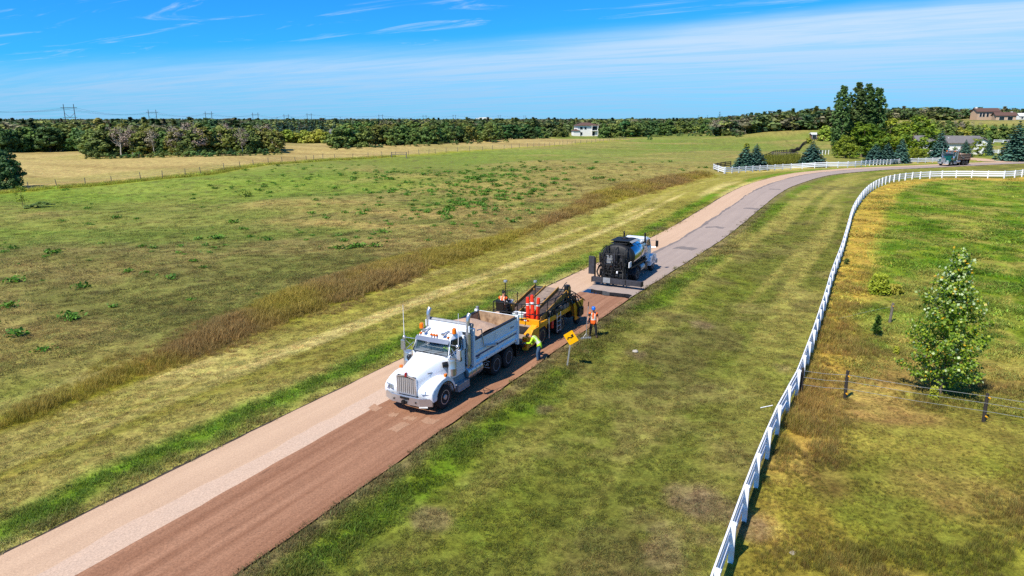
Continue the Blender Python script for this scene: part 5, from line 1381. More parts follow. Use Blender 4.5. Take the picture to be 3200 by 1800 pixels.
# the green truck far up the road
gx_, gy_ = G(2972, 517.5); _d, _a = road_coord(gx_, gy_); _k = int(np.argmin(np.abs(CLS - _a[0]))); gt = CLT[_k]
m_gpaint = pm('dark green truck paint', '#0f4d3e', 0.3, var=0.06, coat=0.5)
m_bbrd = pm('brown box boards', '#5a4236', 0.7, var=0.25)
m_btan = pm('tan box boards', '#8b7763', 0.7, var=0.25)
GL = np.array([np.interp(_a[0] - 3.2, CLS, CL[:, 0]), np.interp(_a[0] - 3.2, CLS, CL[:, 1])]) + CLN[_k] * 1.3
dump_truck('dark green dump truck with brown slatted box on the far road bend', Vector((GL[0], GL[1], float(rise(*GL)) + .03)), math.atan2(-gt[1], -gt[0]), m_gpaint, m_bbrd, side_rib=m_btan, rich=False)
heap('gravel_load', 'heap of pale gravel rising above the green truck box', 'gravel', Vector((GL[0], GL[1], float(rise(*GL)) + .03)), math.atan2(-gt[1], -gt[0]), -2.44, -6.58, 1.08,
     lambda X, Y: np.clip(2.62 - .26 * np.hypot((X + 3.8) * .6, Y * .9) ** 1.3, 1.5, 3), m_gravel)
# ------------------------------------------------------------------ chip spreader (frame shared with the white truck: x forward to the camera)
m_yelp = pm('yellow machine paint', '#e09a12', 0.4, var=0.08, scale=3, dirt='#7a5a34', dirt_amt=0.14, coat=0.2)
m_yeld = pm('worn yellow paint', '#a67a30', 0.65, var=0.25, scale=4, dirt='#5b4632', dirt_amt=0.5)
m_belt = pm('dark conveyor rubber', '#3d322e', 0.85, var=0.25, scale=5, dirt='#7d6351', dirt_amt=0.4, bump=0.4)
m_dust = pm('dusty plate', '#8a7868', 0.8, var=0.25, scale=4, dirt='#5e4e44', dirt_amt=0.4)
m_deck = pm('dark deck plate', '#3a3531', 0.8, var=0.3, scale=8, dirt='#7b6656', dirt_amt=0.35)
m_cream = pm('cream wheel paint', '#b79a62', 0.6, var=0.15, dirt='#54463a', dirt_amt=0.3)
m_orange = pm('orange marker plastic', '#f03a1c', 0.4, var=0.05)
m_reflw = pm('white reflective band', '#eeeeee', 0.35, var=0.03)
m_cool = pm('pale teal cooler plastic', '#a9c6c2', 0.45, var=0.05)
m_coolw = pm('white cooler lid', '#eef2f2', 0.4, var=0.03)

SPX = -7.55
SPL = Vector((TRUCK[0], TRUCK[1], 0.02)) + Matrix.Rotation(RZ, 3, 'Z') @ Vector((SPX, 0, 0))
S = thing('chip_spreader', 'yellow chip spreader with twin conveyors coupled behind the white truck', 'chip spreader', SPL, RZ)
def X(x): return x - SPX                      # truck frame to spreader frame
def sb(): return MB()
# main side beams and cross members
for s in (1, -1):
    MB().box(X(-13.2), X(-9.0), min(s * 1.12, s * 1.26), max(s * 1.12, s * 1.26), 1.08, 1.36).build('side_beam', m_yelp, S, bevel=.015)
    MB().box(X(-13.0), X(-8.2), min(s * .52, s * .66), max(s * .52, s * .66), .55, .95).build('frame_rail', m_black, S)
    for x in (-9.45, -11.95):
        wheel(S, X(x), s * .98, .56, .46, s, m_cream)
for x in (-9.45, -11.95): MB().cyl((X(x), -.9, .56), (X(x), .9, .56), .12, n=10).build('axle', m_black, S)
MB().box(X(-13.1), X(-9.05), -1.12, 1.12, 1.30, 1.345).build('deck', m_deck, S)
MB().box(X(-12.6), X(-9.9), -.5, .5, .70, 1.28).build('engine_block', m_black, S, bevel=.04)
MB().box(X(-10.9), X(-10.4), .66, 1.10, .62, 1.06).build('hydraulic_tank', m_black, S, bevel=.03)
# receiving hopper at the truck end
rb = MB().box(X(-9.08), X(-8.92), -1.26, 1.26, 1.20, 1.56).build('rear_beam', m_yelp, S, bevel=.015)
for y, m_ in ((.28, m_redlens), (.44, m_reflw), (.60, m_redlens), (-.3, m_redlens), (-.5, m_reflw)): MB().box(X(-8.918), X(-8.912), y - .075, y + .075, 1.43, 1.50).build('reflector', m_, rb)
hp = MB().prism([(X(-8.95), 1.22), (X(-8.90), 1.22), (X(-7.75), .72), (X(-7.72), .66)], 'y', -1.18, 1.18).build('hopper_slope', m_dust, S)
for s in (1, -1):
    pl = MB().prism([(X(-9.0), 1.22), (X(-9.0), .48), (X(-8.35), .36), (X(-7.62), .36), (X(-7.58), .92), (X(-8.02), .98), (X(-8.30), 1.22)], 'y', s * 1.18, s * 1.24).build('hopper_side', m_yelp, S, bevel=.008)
    MB().prism([(X(-8.9), 1.30), (X(-7.95), 1.02), (X(-7.95), .97), (X(-8.9), 1.22)], 'y', s * .84, s * 1.18).build('hopper_wing', m_yelp, pl, bevel=.006)
    MB().box(X(-7.72), X(-7.52), min(s * .98, s * 1.26), max(s * .98, s * 1.26), .30, 1.0).build('push_post', m_yelp, S, bevel=.015)
    for k in range(3): MB().box(X(-7.518), X(-7.51), s * 1.12 - .09, s * 1.12 + .09, .82 - k * .16, .90 - k * .16).build('hazard_stripe', m_orange if k % 2 == 0 else m_reflw, S)
    MB().cyl((X(-7.35), s * .62, .62), (X(-7.35), s * 1.16, .62), .12, n=14).build('push_roller', m_black, S)
    MB().box(X(-7.6), X(-7.3), s * .55 - .04, s * .55 + .04, .5, .74).build('roller_arm', m_black, S)
MB().box(X(-8.0), X(-7.9), -1.1, 1.1, .34, .50).build('hitch_beam', m_yeld, S, bevel=.01)
MB().box(X(-7.9), X(-7.05), -.10, .10, .52, .68).build('hitch_tongue', m_black, S, bevel=.01)
MB().prism([(X(-8.9), .62), (X(-8.2), .50), (X(-8.2), 1.0), (X(-8.9), 1.2)], 'y', -1.1, 1.1).build('hopper_shade_block', m_black, S)  # black block standing in for the shade inside the hopper opening
# conveyors
za, zb_, xa, xb = 1.42, 2.20, -9.5, -13.25
def conv(y0, y1, nm):
    c = MB().add([(X(xa), y0, za), (X(xa), y1, za), (X(xb), y1, zb_), (X(xb), y0, zb_), (X(xa), y0, za - .12), (X(xa), y1, za - .12), (X(xb), y1, zb_ - .12), (X(xb), y0, zb_ - .12)], [(0, 1, 2, 3), (7, 6, 5, 4), (0, 4, 5, 1), (1, 5, 6, 2), (2, 6, 7, 3), (3, 7, 4, 0)]).build('conveyor_belt', m_belt, S)
    for k in range(12):
        f = (k + .5) / 12; x = xa + (xb - xa) * f; z = za + (zb_ - za) * f
        MB().cbox((X(x), (y0 + y1) / 2, z + .006), (.05, abs(y1 - y0) * .96, .018), (0, R(13.8), 0)).build('belt_cleat', m_belt, c)
    for y in (y0, y1):
        MB().add([(X(xa), y - .025, za - .14), (X(xa), y + .025, za - .14), (X(xb), y + .025, zb_ - .14), (X(xb), y - .025, zb_ - .14), (X(xa), y - .025, za + .16), (X(xa), y + .025, za + .16), (X(xb), y + .025, zb_ + .20), (X(xb), y - .025, zb_ + .20)], [(0, 1, 2, 3), (7, 6, 5, 4), (0, 4, 5, 1), (1, 5, 6, 2), (2, 6, 7, 3), (3, 7, 4, 0)]).build('conveyor_side', m_yeld, c, bevel=.006)
    MB().cyl((X(xb) - .02, y0, zb_ - .05), (X(xb) - .02, y1, zb_ - .05), .13, n=14).build('belt_roller', m_black, c)
    return c
conv(-1.08, -.42, 'a'); conv(.42, 1.08, 'b')
MB().add([(X(-10.4), -.40, 1.72), (X(-10.4), .40, 1.72), (X(-13.3), .40, 2.28), (X(-13.3), -.40, 2.28), (X(-10.4), -.40, 1.66), (X(-10.4), .40, 1.66), (X(-13.3), .40, 2.22), (X(-13.3), -.40, 2.22)], [(0, 1, 2, 3), (7, 6, 5, 4), (0, 4, 5, 1), (1, 5, 6, 2), (2, 6, 7, 3), (3, 7, 4, 0)]).build('centre_cover', m_dust, S, bevel=.01)
MB().box(X(-11.4), X(-10.4), -.38, .38, 1.345, 1.70).build('engine_hood', m_deck, S, bevel=.03)
for y in (-1.0, 1.0):
    MB().bar((X(-12.9), y, 1.34), (X(-12.9), y, 2.2), .1, .1).build('conveyor_strut', m_yeld, S)
# front spread hopper
hs_ = MB().prism([(X(-13.3), 1.42), (X(-14.65), 1.42), (X(-14.35), .62), (X(-13.6), .62)], 'y', -1.72, 1.40)
hs_.build('spread_hopper', m_yeld, S, bevel=.02)
MB().box(X(-14.6), X(-13.35), -1.68, 1.36, 1.425, 1.45).build('hopper_grate', m_dust, S)
for s, y in ((1, 1.40), (-1, -1.72)):
    MB().prism([(X(-13.2), 1.50), (X(-14.72), 1.50), (X(-14.5), .42), (X(-13.5), .42)], 'y', y, y + s * .05).build('hopper_end', m_yelp, S, bevel=.006)
    MB().box(X(-14.3), X(-13.7), min(y + s * .06, y + s * .24), max(y + s * .06, y + s * .24), .60, 1.10).build('gate_motor', m_black, S, bevel=.03)
    MB().cyl((X(-14.2), y - s * .3, .30), (X(-14.2), y - s * .06, .30), .28, n=18).build('caster_wheel', m_tyre, S)
MB().cyl((X(-14.0), -1.75, .58), (X(-14.0), 1.55, .58), .12, n=14).build('spread_roller', m_steel, S)
MB().box(X(-13.55), X(-13.2), -1.2, 1.2, .60, .90).build('hopper_link', m_black, S)
for k in range(7): MB().box(X(-14.72), X(-14.66), -1.5 + k * .45, -1.3 + k * .45, 1.0, 1.5).build('gate_cylinder', m_black, S)
# left front tower with hydraulic gear
MB().box(X(-13.25), X(-12.95), .98, 1.22, 1.36, 2.50).build('tower', m_yeld, S, bevel=.02)
MB().box(X(-13.2), X(-12.9), .92, 1.20, 2.34, 2.62).build('motor_head', m_black, S, bevel=.04)
MB().cyl((X(-13.05), 1.24, 1.6), (X(-13.05), 1.24, 2.3), .07, n=10).build('cylinder', m_black, S)
rgh = random.Random(9)
for k in range(16):
    a = Vector((X(-12.9 + rgh.uniform(-.2, .5)), .9 + rgh.uniform(0, .35), 1.6 + rgh.uniform(0, .7))); b = Vector((X(-13.9 + rgh.uniform(-.5, .4)), 1.3 + rgh.uniform(-.1, .45), 1.1 + rgh.uniform(-.4, .4)))
    m = (a + b) / 2 + Vector((rgh.uniform(-.2, .2), rgh.uniform(.05, .3), rgh.uniform(.15, .5)))
    MB().tube([a, a.lerp(m, .6) + Vector((0, 0, .08)), m, b.lerp(m, .4), b], .03, 6).build('hose', m_bplast, S, smooth=True)
for k in range(5):
    a = Vector((X(-10.8 - .4 * k), .9 + rgh.uniform(-.1, .2), 1.5 + rgh.uniform(0, .2))); b = Vector((X(-12.6), 1.0 + rgh.uniform(-.2, .2), 1.7 + .1 * k)); m = (a + b) / 2 + Vector((0, .12, rgh.uniform(.05, .35)))
    MB().tube([a, m, b], .028, 6).build('hose', m_bplast, S, smooth=True)
for k in range(12):
    MB().cbox((X(-10.3 - .22 * k), rgh.uniform(.98, 1.2), 1.36 + rgh.uniform(.06, .2)), (rgh.uniform(.1, .3), rgh.uniform(.12, .25), rgh.uniform(.12, .36)), (0, 0, rgh.uniform(-.4, .4))).build('valve_block', m_black if rgh.random() < .7 else m_dust, S, bevel=.02)
# side walkway equipment
MB().box(X(-12.95), X(-12.2), .9, 1.25, 1.37, 1.62).build('valve_box', m_dust, S, bevel=.02)
MB().box(X(-11.9), X(-11.2), 1.0, 1.25, 1.37, 1.58).build('battery_box', m_black, S, bevel=.02)
# guard rails (black tube)
def rail(pts, r=.024): return MB().tube(pts, r, 8).build('guard_rail', m_black, S, smooth=True)
zt, zm_ = 2.42, 1.92
rail([(X(-9.95), -1.28, zt), (X(-8.45), -1.28, zt), (X(-8.40), -1.22, zt), (X(-8.62), .35, zt), (X(-9.0), 1.16, zt), (X(-9.4), 1.24, zt), (X(-10.9), 1.25, zt - .1), (X(-12.6), 1.25, 2.30)])
rail([(X(-9.95), -1.28, zm_), (X(-8.45), -1.28, zm_), (X(-8.40), -1.22, zm_), (X(-8.62), .35, zm_), (X(-9.0), 1.16, zm_ - .1), (X(-9.4), 1.24, zm_ - .1), (X(-10.9), 1.25, zm_ - .1), (X(-12.6), 1.25, 1.80)])
for p in ((-8.45, -1.26, 1.5), (-9.95, -1.28, 1.4), (-8.5, -.5, 1.5), (-8.64, .38, 1.5), (-9.02, 1.15, 1.5), (-10.0, 1.25, 1.35), (-11.0, 1.25, 1.35), (-12.0, 1.25, 1.35), (-12.6, 1.25, 1.35)):
    rail([(X(p[0]), p[1], p[2]), (X(p[0]), p[1], zt - .02 if p[0] > -10.5 else 2.32)])
rail([(X(-10.2), 1.25, 1.4), (X(-11.3), 1.05, 2.0), (X(-12.6), 1.1, 2.75), (X(-12.9), 1.1, 2.8)])
# operator platform on the far side
op = MB().box(X(-10.1), X(-8.4), -1.30, -.30, 1.46, 1.52).build('operator_platform', m_deck, S)
seat = MB().box(X(-9.0), X(-8.55), -1.16, -.62, 1.86, 1.98).build('operator_seat', m_bplast, S, bevel=.04)
MB().cbox((X(-8.55), -.89, 2.24), (.12, .52, .56), (0, R(6), 0)).build('seat_back', m_bplast, seat, bevel=.05)
MB().box(X(-8.95), X(-8.65), -1.0, -.78, 1.52, 1.86).build('seat_post', m_black, seat)
cs = MB().box(X(-9.72), X(-9.42), -1.18, -.60, 1.52, 2.12).build('console', m_yeld, S, bevel=.03)
MB().cbox((X(-9.48), -.88, 2.24), (.30, .52, .10), (0, R(24), 0)).build('control_panel', m_alu, cs, bevel=.02)
for k in range(5): MB().cyl((X(-9.42), -1.06 + k * .09, 2.26), (X(-9.40), -1.06 + k * .09, 2.42), .014, n=6).build('lever', m_redlens if k == 4 else m_bplast, cs)
MB().tube([(X(-9.34 - .02 * math.sin(a)), -.88 + .17 * math.cos(a), 2.34 + .12 * math.sin(a)) for a in [k * math.pi / 6 for k in range(13)]], .014, 6).build('steering_wheel', m_bplast, cs)
MB().box(X(-9.98), X(-9.9), -1.22, -.5, 1.52, 2.62).build('wind_frame', m_black, S) if False else rail([(X(-9.9), -1.2, 1.5), (X(-9.9), -1.2, 2.72), (X(-9.9), -.55, 2.72), (X(-9.9), -.55, 1.5)])
# antennas with positioning heads
for x, y, z0, z1 in ((-8.52, -.55, 1.5, 3.55), (-10.9, .05, 1.7, 3.1)):
    a = MB().tube([(X(x), y, z0), (X(x), y, z1)], .022, 8).build('antenna_mast', m_bplast, S)
    MB().lathe([(.01, z1), (.10, z1), (.11, z1 + .03), (.09, z1 + .11), (.01, z1 + .13)], (X(x), y, 0), 'z', 16).build('antenna_head', m_alu, a, smooth=True)
# ladder and grab rail on the near side
ld = MB().tube([(X(-11.15), 1.30, 1.40), (X(-11.15), 1.33, .28)], .022, 8).tube([(X(-11.65), 1.30, 1.40), (X(-11.65), 1.33, .28)], .022, 8).build('ladder_rail', m_alu, S)
for k in range(4): MB().cyl((X(-11.15), 1.32, .36 + k * .28), (X(-11.65), 1.32, .36 + k * .28), .018, n=8).build('ladder_rung', m_alu, ld)
MB().tube([(X(-10.1), 1.30, 1.44), (X(-10.1), 1.32, .26)], .028, 8).build('support_leg', m_alu, S)
ex = MB().lathe([(.01, .62), (.09, .62), (.09, 1.02), (.05, 1.10), (.03, 1.14), (.01, 1.14)], (X(-10.85), 1.14, 0), 'z', 16).build('fire_extinguisher', m_orange, S, smooth=True)
for k, (x0_, x1_) in enumerate(((-10.05, -8.85), (-12.6, -11.3))):
    MB().prism([(X(x0_) + (X(x1_) - X(x0_)) * t, .70 + .46 * math.sin(math.pi * (.08 + .84 * t))) for t in [i / 10 for i in range(11)]] + [(X(x1_), 1.20), (X(x0_), 1.20)], 'y', 1.16, 1.20).build('wheel_guard', m_yelp if k == 0 else m_black, S)

def spf(x, y, z): return SPL + Matrix.Rotation(RZ, 3, 'Z') @ Vector((X(x), y, z))
# marker tubes standing on the rear deck corner
def marker(x, y, tilt, h, label):
    t = thing('traffic_marker', label, 'traffic marker', spf(x, y, 1.345), RZ + .3, 'orange marker tubes on the spreader'); t.rotation_euler = (R(tilt[0]), R(tilt[1]), RZ + .3)
    MB().lathe([(.01, 0), (.17, 0), (.17, .06), (.07, .09), (.01, .09)], (0, 0, 0), 'z', 8).build('base', m_bplast, t)
    MB().lathe([(.10, .08), (.095, h * .9), (.08, h), (.01, h + .02)], (0, 0, 0), 'z', 16).build('tube', m_orange, t, smooth=True)
    for z in (h * .66,): MB().lathe([(.098, z), (.101, z), (.100, z + .12), (.097, z + .12)], (0, 0, 0), 'z', 16).build('reflective_band', m_reflw, t, smooth=True)
marker(-9.30, .42, (2, -3), 1.30, 'leftmost upright orange marker tube on the spreader rear deck')
marker(-9.46, .58, (-2, 3), 1.15, 'second orange marker tube from the left on the spreader deck')
marker(-9.30, .72, (3, -2), 1.46, 'tallest orange marker tube, with white bands, on the spreader deck')
marker(-9.46, .90, (-3, 3), 1.32, 'rightmost orange marker tube on the spreader rear deck')
ck = thing('cooler_box', 'pale teal cooler with white lid on the spreader deck', 'cooler', spf(-9.15, -.05, 1.345), RZ)
MB().box(-.20, .20, -.34, .34, 0, .36).build('body', m_cool, ck, bevel=.03); MB().box(-.215, .215, -.355, .355, .362, .44).build('lid', m_coolw, ck, bevel=.025)
MB().tube([(.0, -.36, .22), (.0, -.40, .28), (.0, -.36, .34)], .015, 6).build('handle', m_coolw, ck)

# ------------------------------------------------------------------ asphalt distributor, rear towards the camera
m_tank = pm('polished tank steel', '#b9bec4', 0.10, metal=1.0, var=0.05, scale=3)
m_tar = pm('tar-stained black steel', '#0c0c0c', 0.6, var=0.5, scale=7, dirt='#3a3632', dirt_amt=0.2, bump=0.5, bscale=14)
m_targ = pm('tar-spotted grey steel', '#34343a', 0.6, var=0.4, scale=5, dirt='#121212', dirt_amt=0.4)
m_panel = pm('grey ladder panel', '#8b8d8e', 0.5, var=0.15, dirt='#3a3a3a', dirt_amt=0.2)
m_dfl = pm('white cab paint', '#e4e8ec', 0.3, var=0.04, coat=0.5)
DR = math.atan2(U[1], U[0])
D0 = np.array([9.56, 50.72]) - NN * 1.18
DL = Vector((D0[0], D0[1], float(rise(*D0)) + .02))
D = thing('asphalt_distributor', 'black asphalt distributor truck with polished tank, seen from behind', 'truck', DL, DR)
# x forward (away), y left; origin under the rear axle
MB().box(-1.9, 4.6, .36, .46, .72, .98).box(-1.9, 4.6, -.46, -.36, .72, .98).build('chassis', m_black, D)
for s in (1, -1):
    wheel(D, 0, s * 1.05, .52, .28, s, m_steel); wheel(D, 0, s * .72, .52, .28, s, m_steel); wheel(D, 3.94, s * 1.04, .52, .30, s, m_steel, True)
for x in (0, 3.94): MB().cyl((x, -.9, .52), (x, .9, .52), .1, n=10).build('axle', m_black, D)
def ell(x, k=1.0, ry=1.24, rz=.92, zc=2.0, n=32): return [(x, k * ry * math.cos(2 * math.pi * i / n), zc + k * rz * math.sin(2 * math.pi * i / n)) for i in range(n)]
tk = MB().loft([ell(-1.55, .02), ell(-1.55, .80), ell(-1.45, .93), ell(-1.30, 1.0), ell(2.15, 1.0), ell(2.30, .93), ell(2.40, .78), ell(2.40, .02)]).build('tank', m_tank, D, smooth=True)
MB().loft([ell(-1.60, .02), ell(-1.60, .82), ell(-1.50, .95), ell(-1.34, 1.012), ell(-.95, 1.012), ell(-.95, 1.0)], caps=False).build('tank_rear_jacket', m_tar, tk, smooth=True)
for x in (.6, 1.7): MB().loft([ell(x, 1.004), ell(x, 1.012), ell(x + .06, 1.012), ell(x + .06, 1.004)], caps=False).build('tank_band', m_alu, tk, smooth=True)
for s in (1, -1): MB().box(-1.4, 2.3, s * .55 - .08, s * .55 + .08, .98, 1.24).build('tank_cradle', m_black, D)
# top deck, hatch and walkway
MB().box(-1.2, .7, -.62, .62, 2.92, 2.97).build('top_deck', m_tar, D, bevel=.01)
MB().box(-1.0, .75, -.72, .72, 3.08, 3.14).build('top_canopy', m_tar, D, bevel=.01)
MB().cbox((-.1, -.84, 3.04), (1.5, .24, .04), (R(24), 0, 0)).build('canopy_edge', m_panel, D)
for x in (-.5, .8):
    for y in (-.62, .62): MB().cyl((x, y, 2.75), (x, y, 3.10), .025, n=8).build('deck_post', m_tar, D)
MB().lathe([(.01, 3.14), (.26, 3.14), (.28, 3.17), (.24, 3.21), (.01, 3.22)], (.2, 0, 0), 'z', 18).build('hatch', m_tar, D, smooth=True)
MB().cbox((-1.25, 0, 2.66), (.6, 1.3, .05), (0, R(-28), 0)).build('rear_slope', m_tar, D)
# rear machinery
MB().box(-2.10, -1.62, -.95, .95, .95, 1.20).build('rear_deck', m_tar, D, bevel=.02)
MB().box(-2.42, -2.30, -.02, .56, 1.50, 2.26).build('ladder_panel', m_panel, D, bevel=.015)
ld = MB().tube([(-2.56, .0, .55), (-2.52, .0, 2.30), (-2.0, .0, 2.85)], .022, 8).tube([(-2.56, .50, .55), (-2.52, .50, 2.30), (-2.0, .50, 2.85)], .022, 8).build('ladder_rail', m_tar, D)
for k in range(8): MB().cyl((-2.55, 0, .62 + k * .24), (-2.55, .5, .62 + k * .24), .016, n=6).build('ladder_rung', m_tar, ld)
MB().box(-2.46, -2.43, -.04, .60, 1.40, 1.47).build('red_reflector', m_redlens, D); MB().box(-2.468, -2.461, .2, .38, 1.41, 1.46).build('white_reflector', m_reflw, D)
MB().cyl((-2.30, -.30, 1.42), (-2.30, -.30, 2.35), .19, n=18).build('burner_drum', m_tar, D, smooth=True)
MB().cyl((-2.25, -.66, 1.50), (-2.25, -.66, 2.20), .12, n=14).build('filter', m_targ, D, smooth=True)
MB().cyl((-2.0, -.55, .95), (-1.55, -.55, .95), .26, n=20).build('pump_housing', m_tar, D, smooth=True)
MB().cyl((-2.08, .28, .78), (-1.6, .28, .78), .22, n=20).build('motor_housing', m_targ, D, smooth=True)
MB().lathe([(.02, -2.14), (.30, -2.14), (.30, -2.02), (.02, -2.02)], (0, -.74, .74), 'x', 22).build('hose_reel', m_targ, D, smooth=True)
MB().box(-2.0, -1.5, -1.16, -1.10, 1.35, 1.75).build('document_box', m_reflw, D, bevel=.01)
MB().box(-2.62, -2.52, -.5, -.38, .98, 1.14).build('work_lamp', m_reflw, D, bevel=.02)
MB().box(-2.30, -1.62, -.88, .88, 1.10, 2.05).build('pump_cabinet', m_tar, D, bevel=.06)
MB().box(-2.38, -1.7, -1.0, 1.0, .62, .92).build('lower_cabinet', m_tar, D, bevel=.04)
for y in (-.92, -.12, .66, .92): MB().tube([(-2.50, y, .55), (-2.46, y, 2.30), (-2.2, y * .95, 2.62), (-1.5, y * .9, 2.78)], .035, 8).build('frame_post', m_tar, D)
for z in (1.15, 2.36): MB().tube([(-2.47, -.95, z), (-2.47, .95, z)], .032, 8).build('cross_tube', m_tar, D)
rgd = random.Random(21)
for k in range(40):
    y0, z0 = rgd.uniform(-1.0, .95), rgd.uniform(.6, 2.5); y1, z1 = y0 + rgd.uniform(-.4, .4), rgd.uniform(.5, 2.5); x = rgd.uniform(-2.56, -2.34)
    MB().tube([(x, y0, z0), (x - rgd.uniform(.0, .14), (y0 + y1) / 2 + rgd.uniform(-.15, .15), (z0 + z1) / 2 + rgd.uniform(-.2, .2)), (x + .05, max(-1.05, min(1.05, y1)), z1)], rgd.uniform(.018, .05), 7).build('pipe', m_tar if rgd.random() < .75 else m_targ, D, smooth=True)
for k in range(24):
    MB().cbox((rgd.uniform(-2.55, -2.35), rgd.uniform(-.95, .95), rgd.uniform(.55, 2.2)), (rgd.uniform(.08, .2), rgd.uniform(.1, .28), rgd.uniform(.08, .25)), (0, 0, rgd.uniform(-.3, .3))).build('valve_block', m_tar if rgd.random() < .65 else m_targ, D, bevel=.015)
for k in range(44):
    y0, z0 = rgd.uniform(-1.0, 1.0), rgd.uniform(.6, 2.3); y1, z1 = y0 + rgd.uniform(-.5, .5), rgd.uniform(.5, 2.4); x = rgd.uniform(-2.1, -1.66)
    mpt = ((x - rgd.uniform(.02, .2)), (y0 + y1) / 2 + rgd.uniform(-.15, .15), (z0 + z1) / 2 + rgd.uniform(-.2, .2))
    MB().tube([(x, y0, z0), mpt, (x + .05, max(-1.1, min(1.1, y1)), z1)], rgd.uniform(.018, .042), 7).build('pipe', m_tar if rgd.random() < .8 else m_targ, D, smooth=True)
for k in range(30):
    MB().cbox((rgd.uniform(-2.05, -1.68), rgd.uniform(-.95, .95), rgd.uniform(.45, 1.9)), (rgd.uniform(.08, .2), rgd.uniform(.1, .28), rgd.uniform(.08, .25)), (0, 0, rgd.uniform(-.3, .3))).build('valve_block', m_tar if rgd.random() < .7 else m_targ, D, bevel=.015)
for y in (1.0, -1.0): MB().tube([(-1.95, y, .55), (-1.9, y, 2.0), (-1.7, y * .9, 2.45)], .04, 8).build('frame_post', m_tar, D)
MB().tube([(-1.7, .75, 2.45), (-1.72, .75, 2.80), (-1.72, .55, 2.80), (-1.7, .55, 2.45)], .025, 8).build('grab_handle', m_tar, D)
MB().box(-2.3, -1.5, -.9, .9, .42, .62).build('under_frame', m_tar, D, bevel=.02)
MB().cyl((-2.3, -.95, .75), (-2.3, .95, .75), .09, n=12).build('cross_pipe', m_tar, D, smooth=True)
# near-side gear, fenders, tank and hoses
for s in (1, -1):
    MB().prism([(.66 * math.cos(a), .52 + .66 * math.sin(a)) for a in [math.pi * i / 12 for i in range(13)]] + [(.62 * math.cos(a), .52 + .62 * math.sin(a)) for a in [math.pi * i / 12 for i in range(12, -1, -1)]], 'y', s * .60, s * 1.22).build('fender', m_targ, D)
    MB().box(-1.5, 2.4, min(s * .9, s * 1.16), max(s * .9, s * 1.16), 1.18, 1.30).build('side_walkway', m_tar, D)
    MB().lathe([(.01, .85), (.28, .85), (.30, .90), (.30, 1.75), (.28, 1.80), (.01, 1.80)], (0, s * .92, .80), 'x', 22).build('fuel_tank', m_alu, D, smooth=True)
    MB().box(1.95, 2.55, min(s * .7, s * 1.15), max(s * .7, s * 1.15), .45, 1.0).build('step_box', m_black, D, bevel=.02)
MB().tube([(-1.9, .9, 1.5), (-2.2, 1.1, 1.35), (-2.5, 1.15, .95), (-2.55, 1.0, .62)], .06, 10).build('wing_hose', m_tar, D, smooth=True)
MB().tube([(-1.9, -.4, 1.25), (-2.2, -.55, 1.30), (-2.45, -.85, 1.0), (-2.6, -.9, .62)], .05, 10).build('bar_hose', m_tar, D, smooth=True)
# spray bar with shields
BX = -2.85 + .0
sbar = MB().box(BX - .03, BX + .03, -2.40, 1.42, .24, .60).build('spray_bar_shield', m_targ, D, bevel=.01)
for y in (-2.38, -1.2, -.05, .55, 1.40): MB().box(BX - .06, BX - .03, y - .03, y + .03, .22, .62).build('shield_joint', m_tar, sbar)
MB().box(BX + .03, BX + .28, -2.40, 1.42, .56, .60).build('bar_top_plate', m_targ, sbar)
MB().box(BX - .02, BX + .3, -2.45, -2.40, .24, .60).build('bar_end_plate', m_tar, sbar)
MB().cyl((BX + .14, -2.38, .36), (BX + .14, 1.40, .36), .06, n=12).build('spray_bar', m_tar, sbar)
for k in range(20): MB().cyl((BX + .14, -2.28 + k * .19, .36), (BX + .14, -2.28 + k * .19, .24), .025, n=6).build('nozzle', m_steel, sbar)
for y in (.65, -.65): MB().bar((-1.9, y, .75), (BX + .1, y, .55), .10, .12).build('bar_arm', m_tar, D)
MB().box(BX - .10, BX - .06, -.06, .50, .28, .66).build('step_plate', m_panel, D)
# folded wing standing up on the far side
wg = MB().cbox((BX + .12, 1.50, 1.46), (.12, .44, 1.35), (0, 0, R(4))).build('folded_wing', m_targ, D, bevel=.015)
MB().cbox((BX + .18, 1.24, 1.30), (.10, .10, 1.5)).build('wing_post', m_tar, wg)
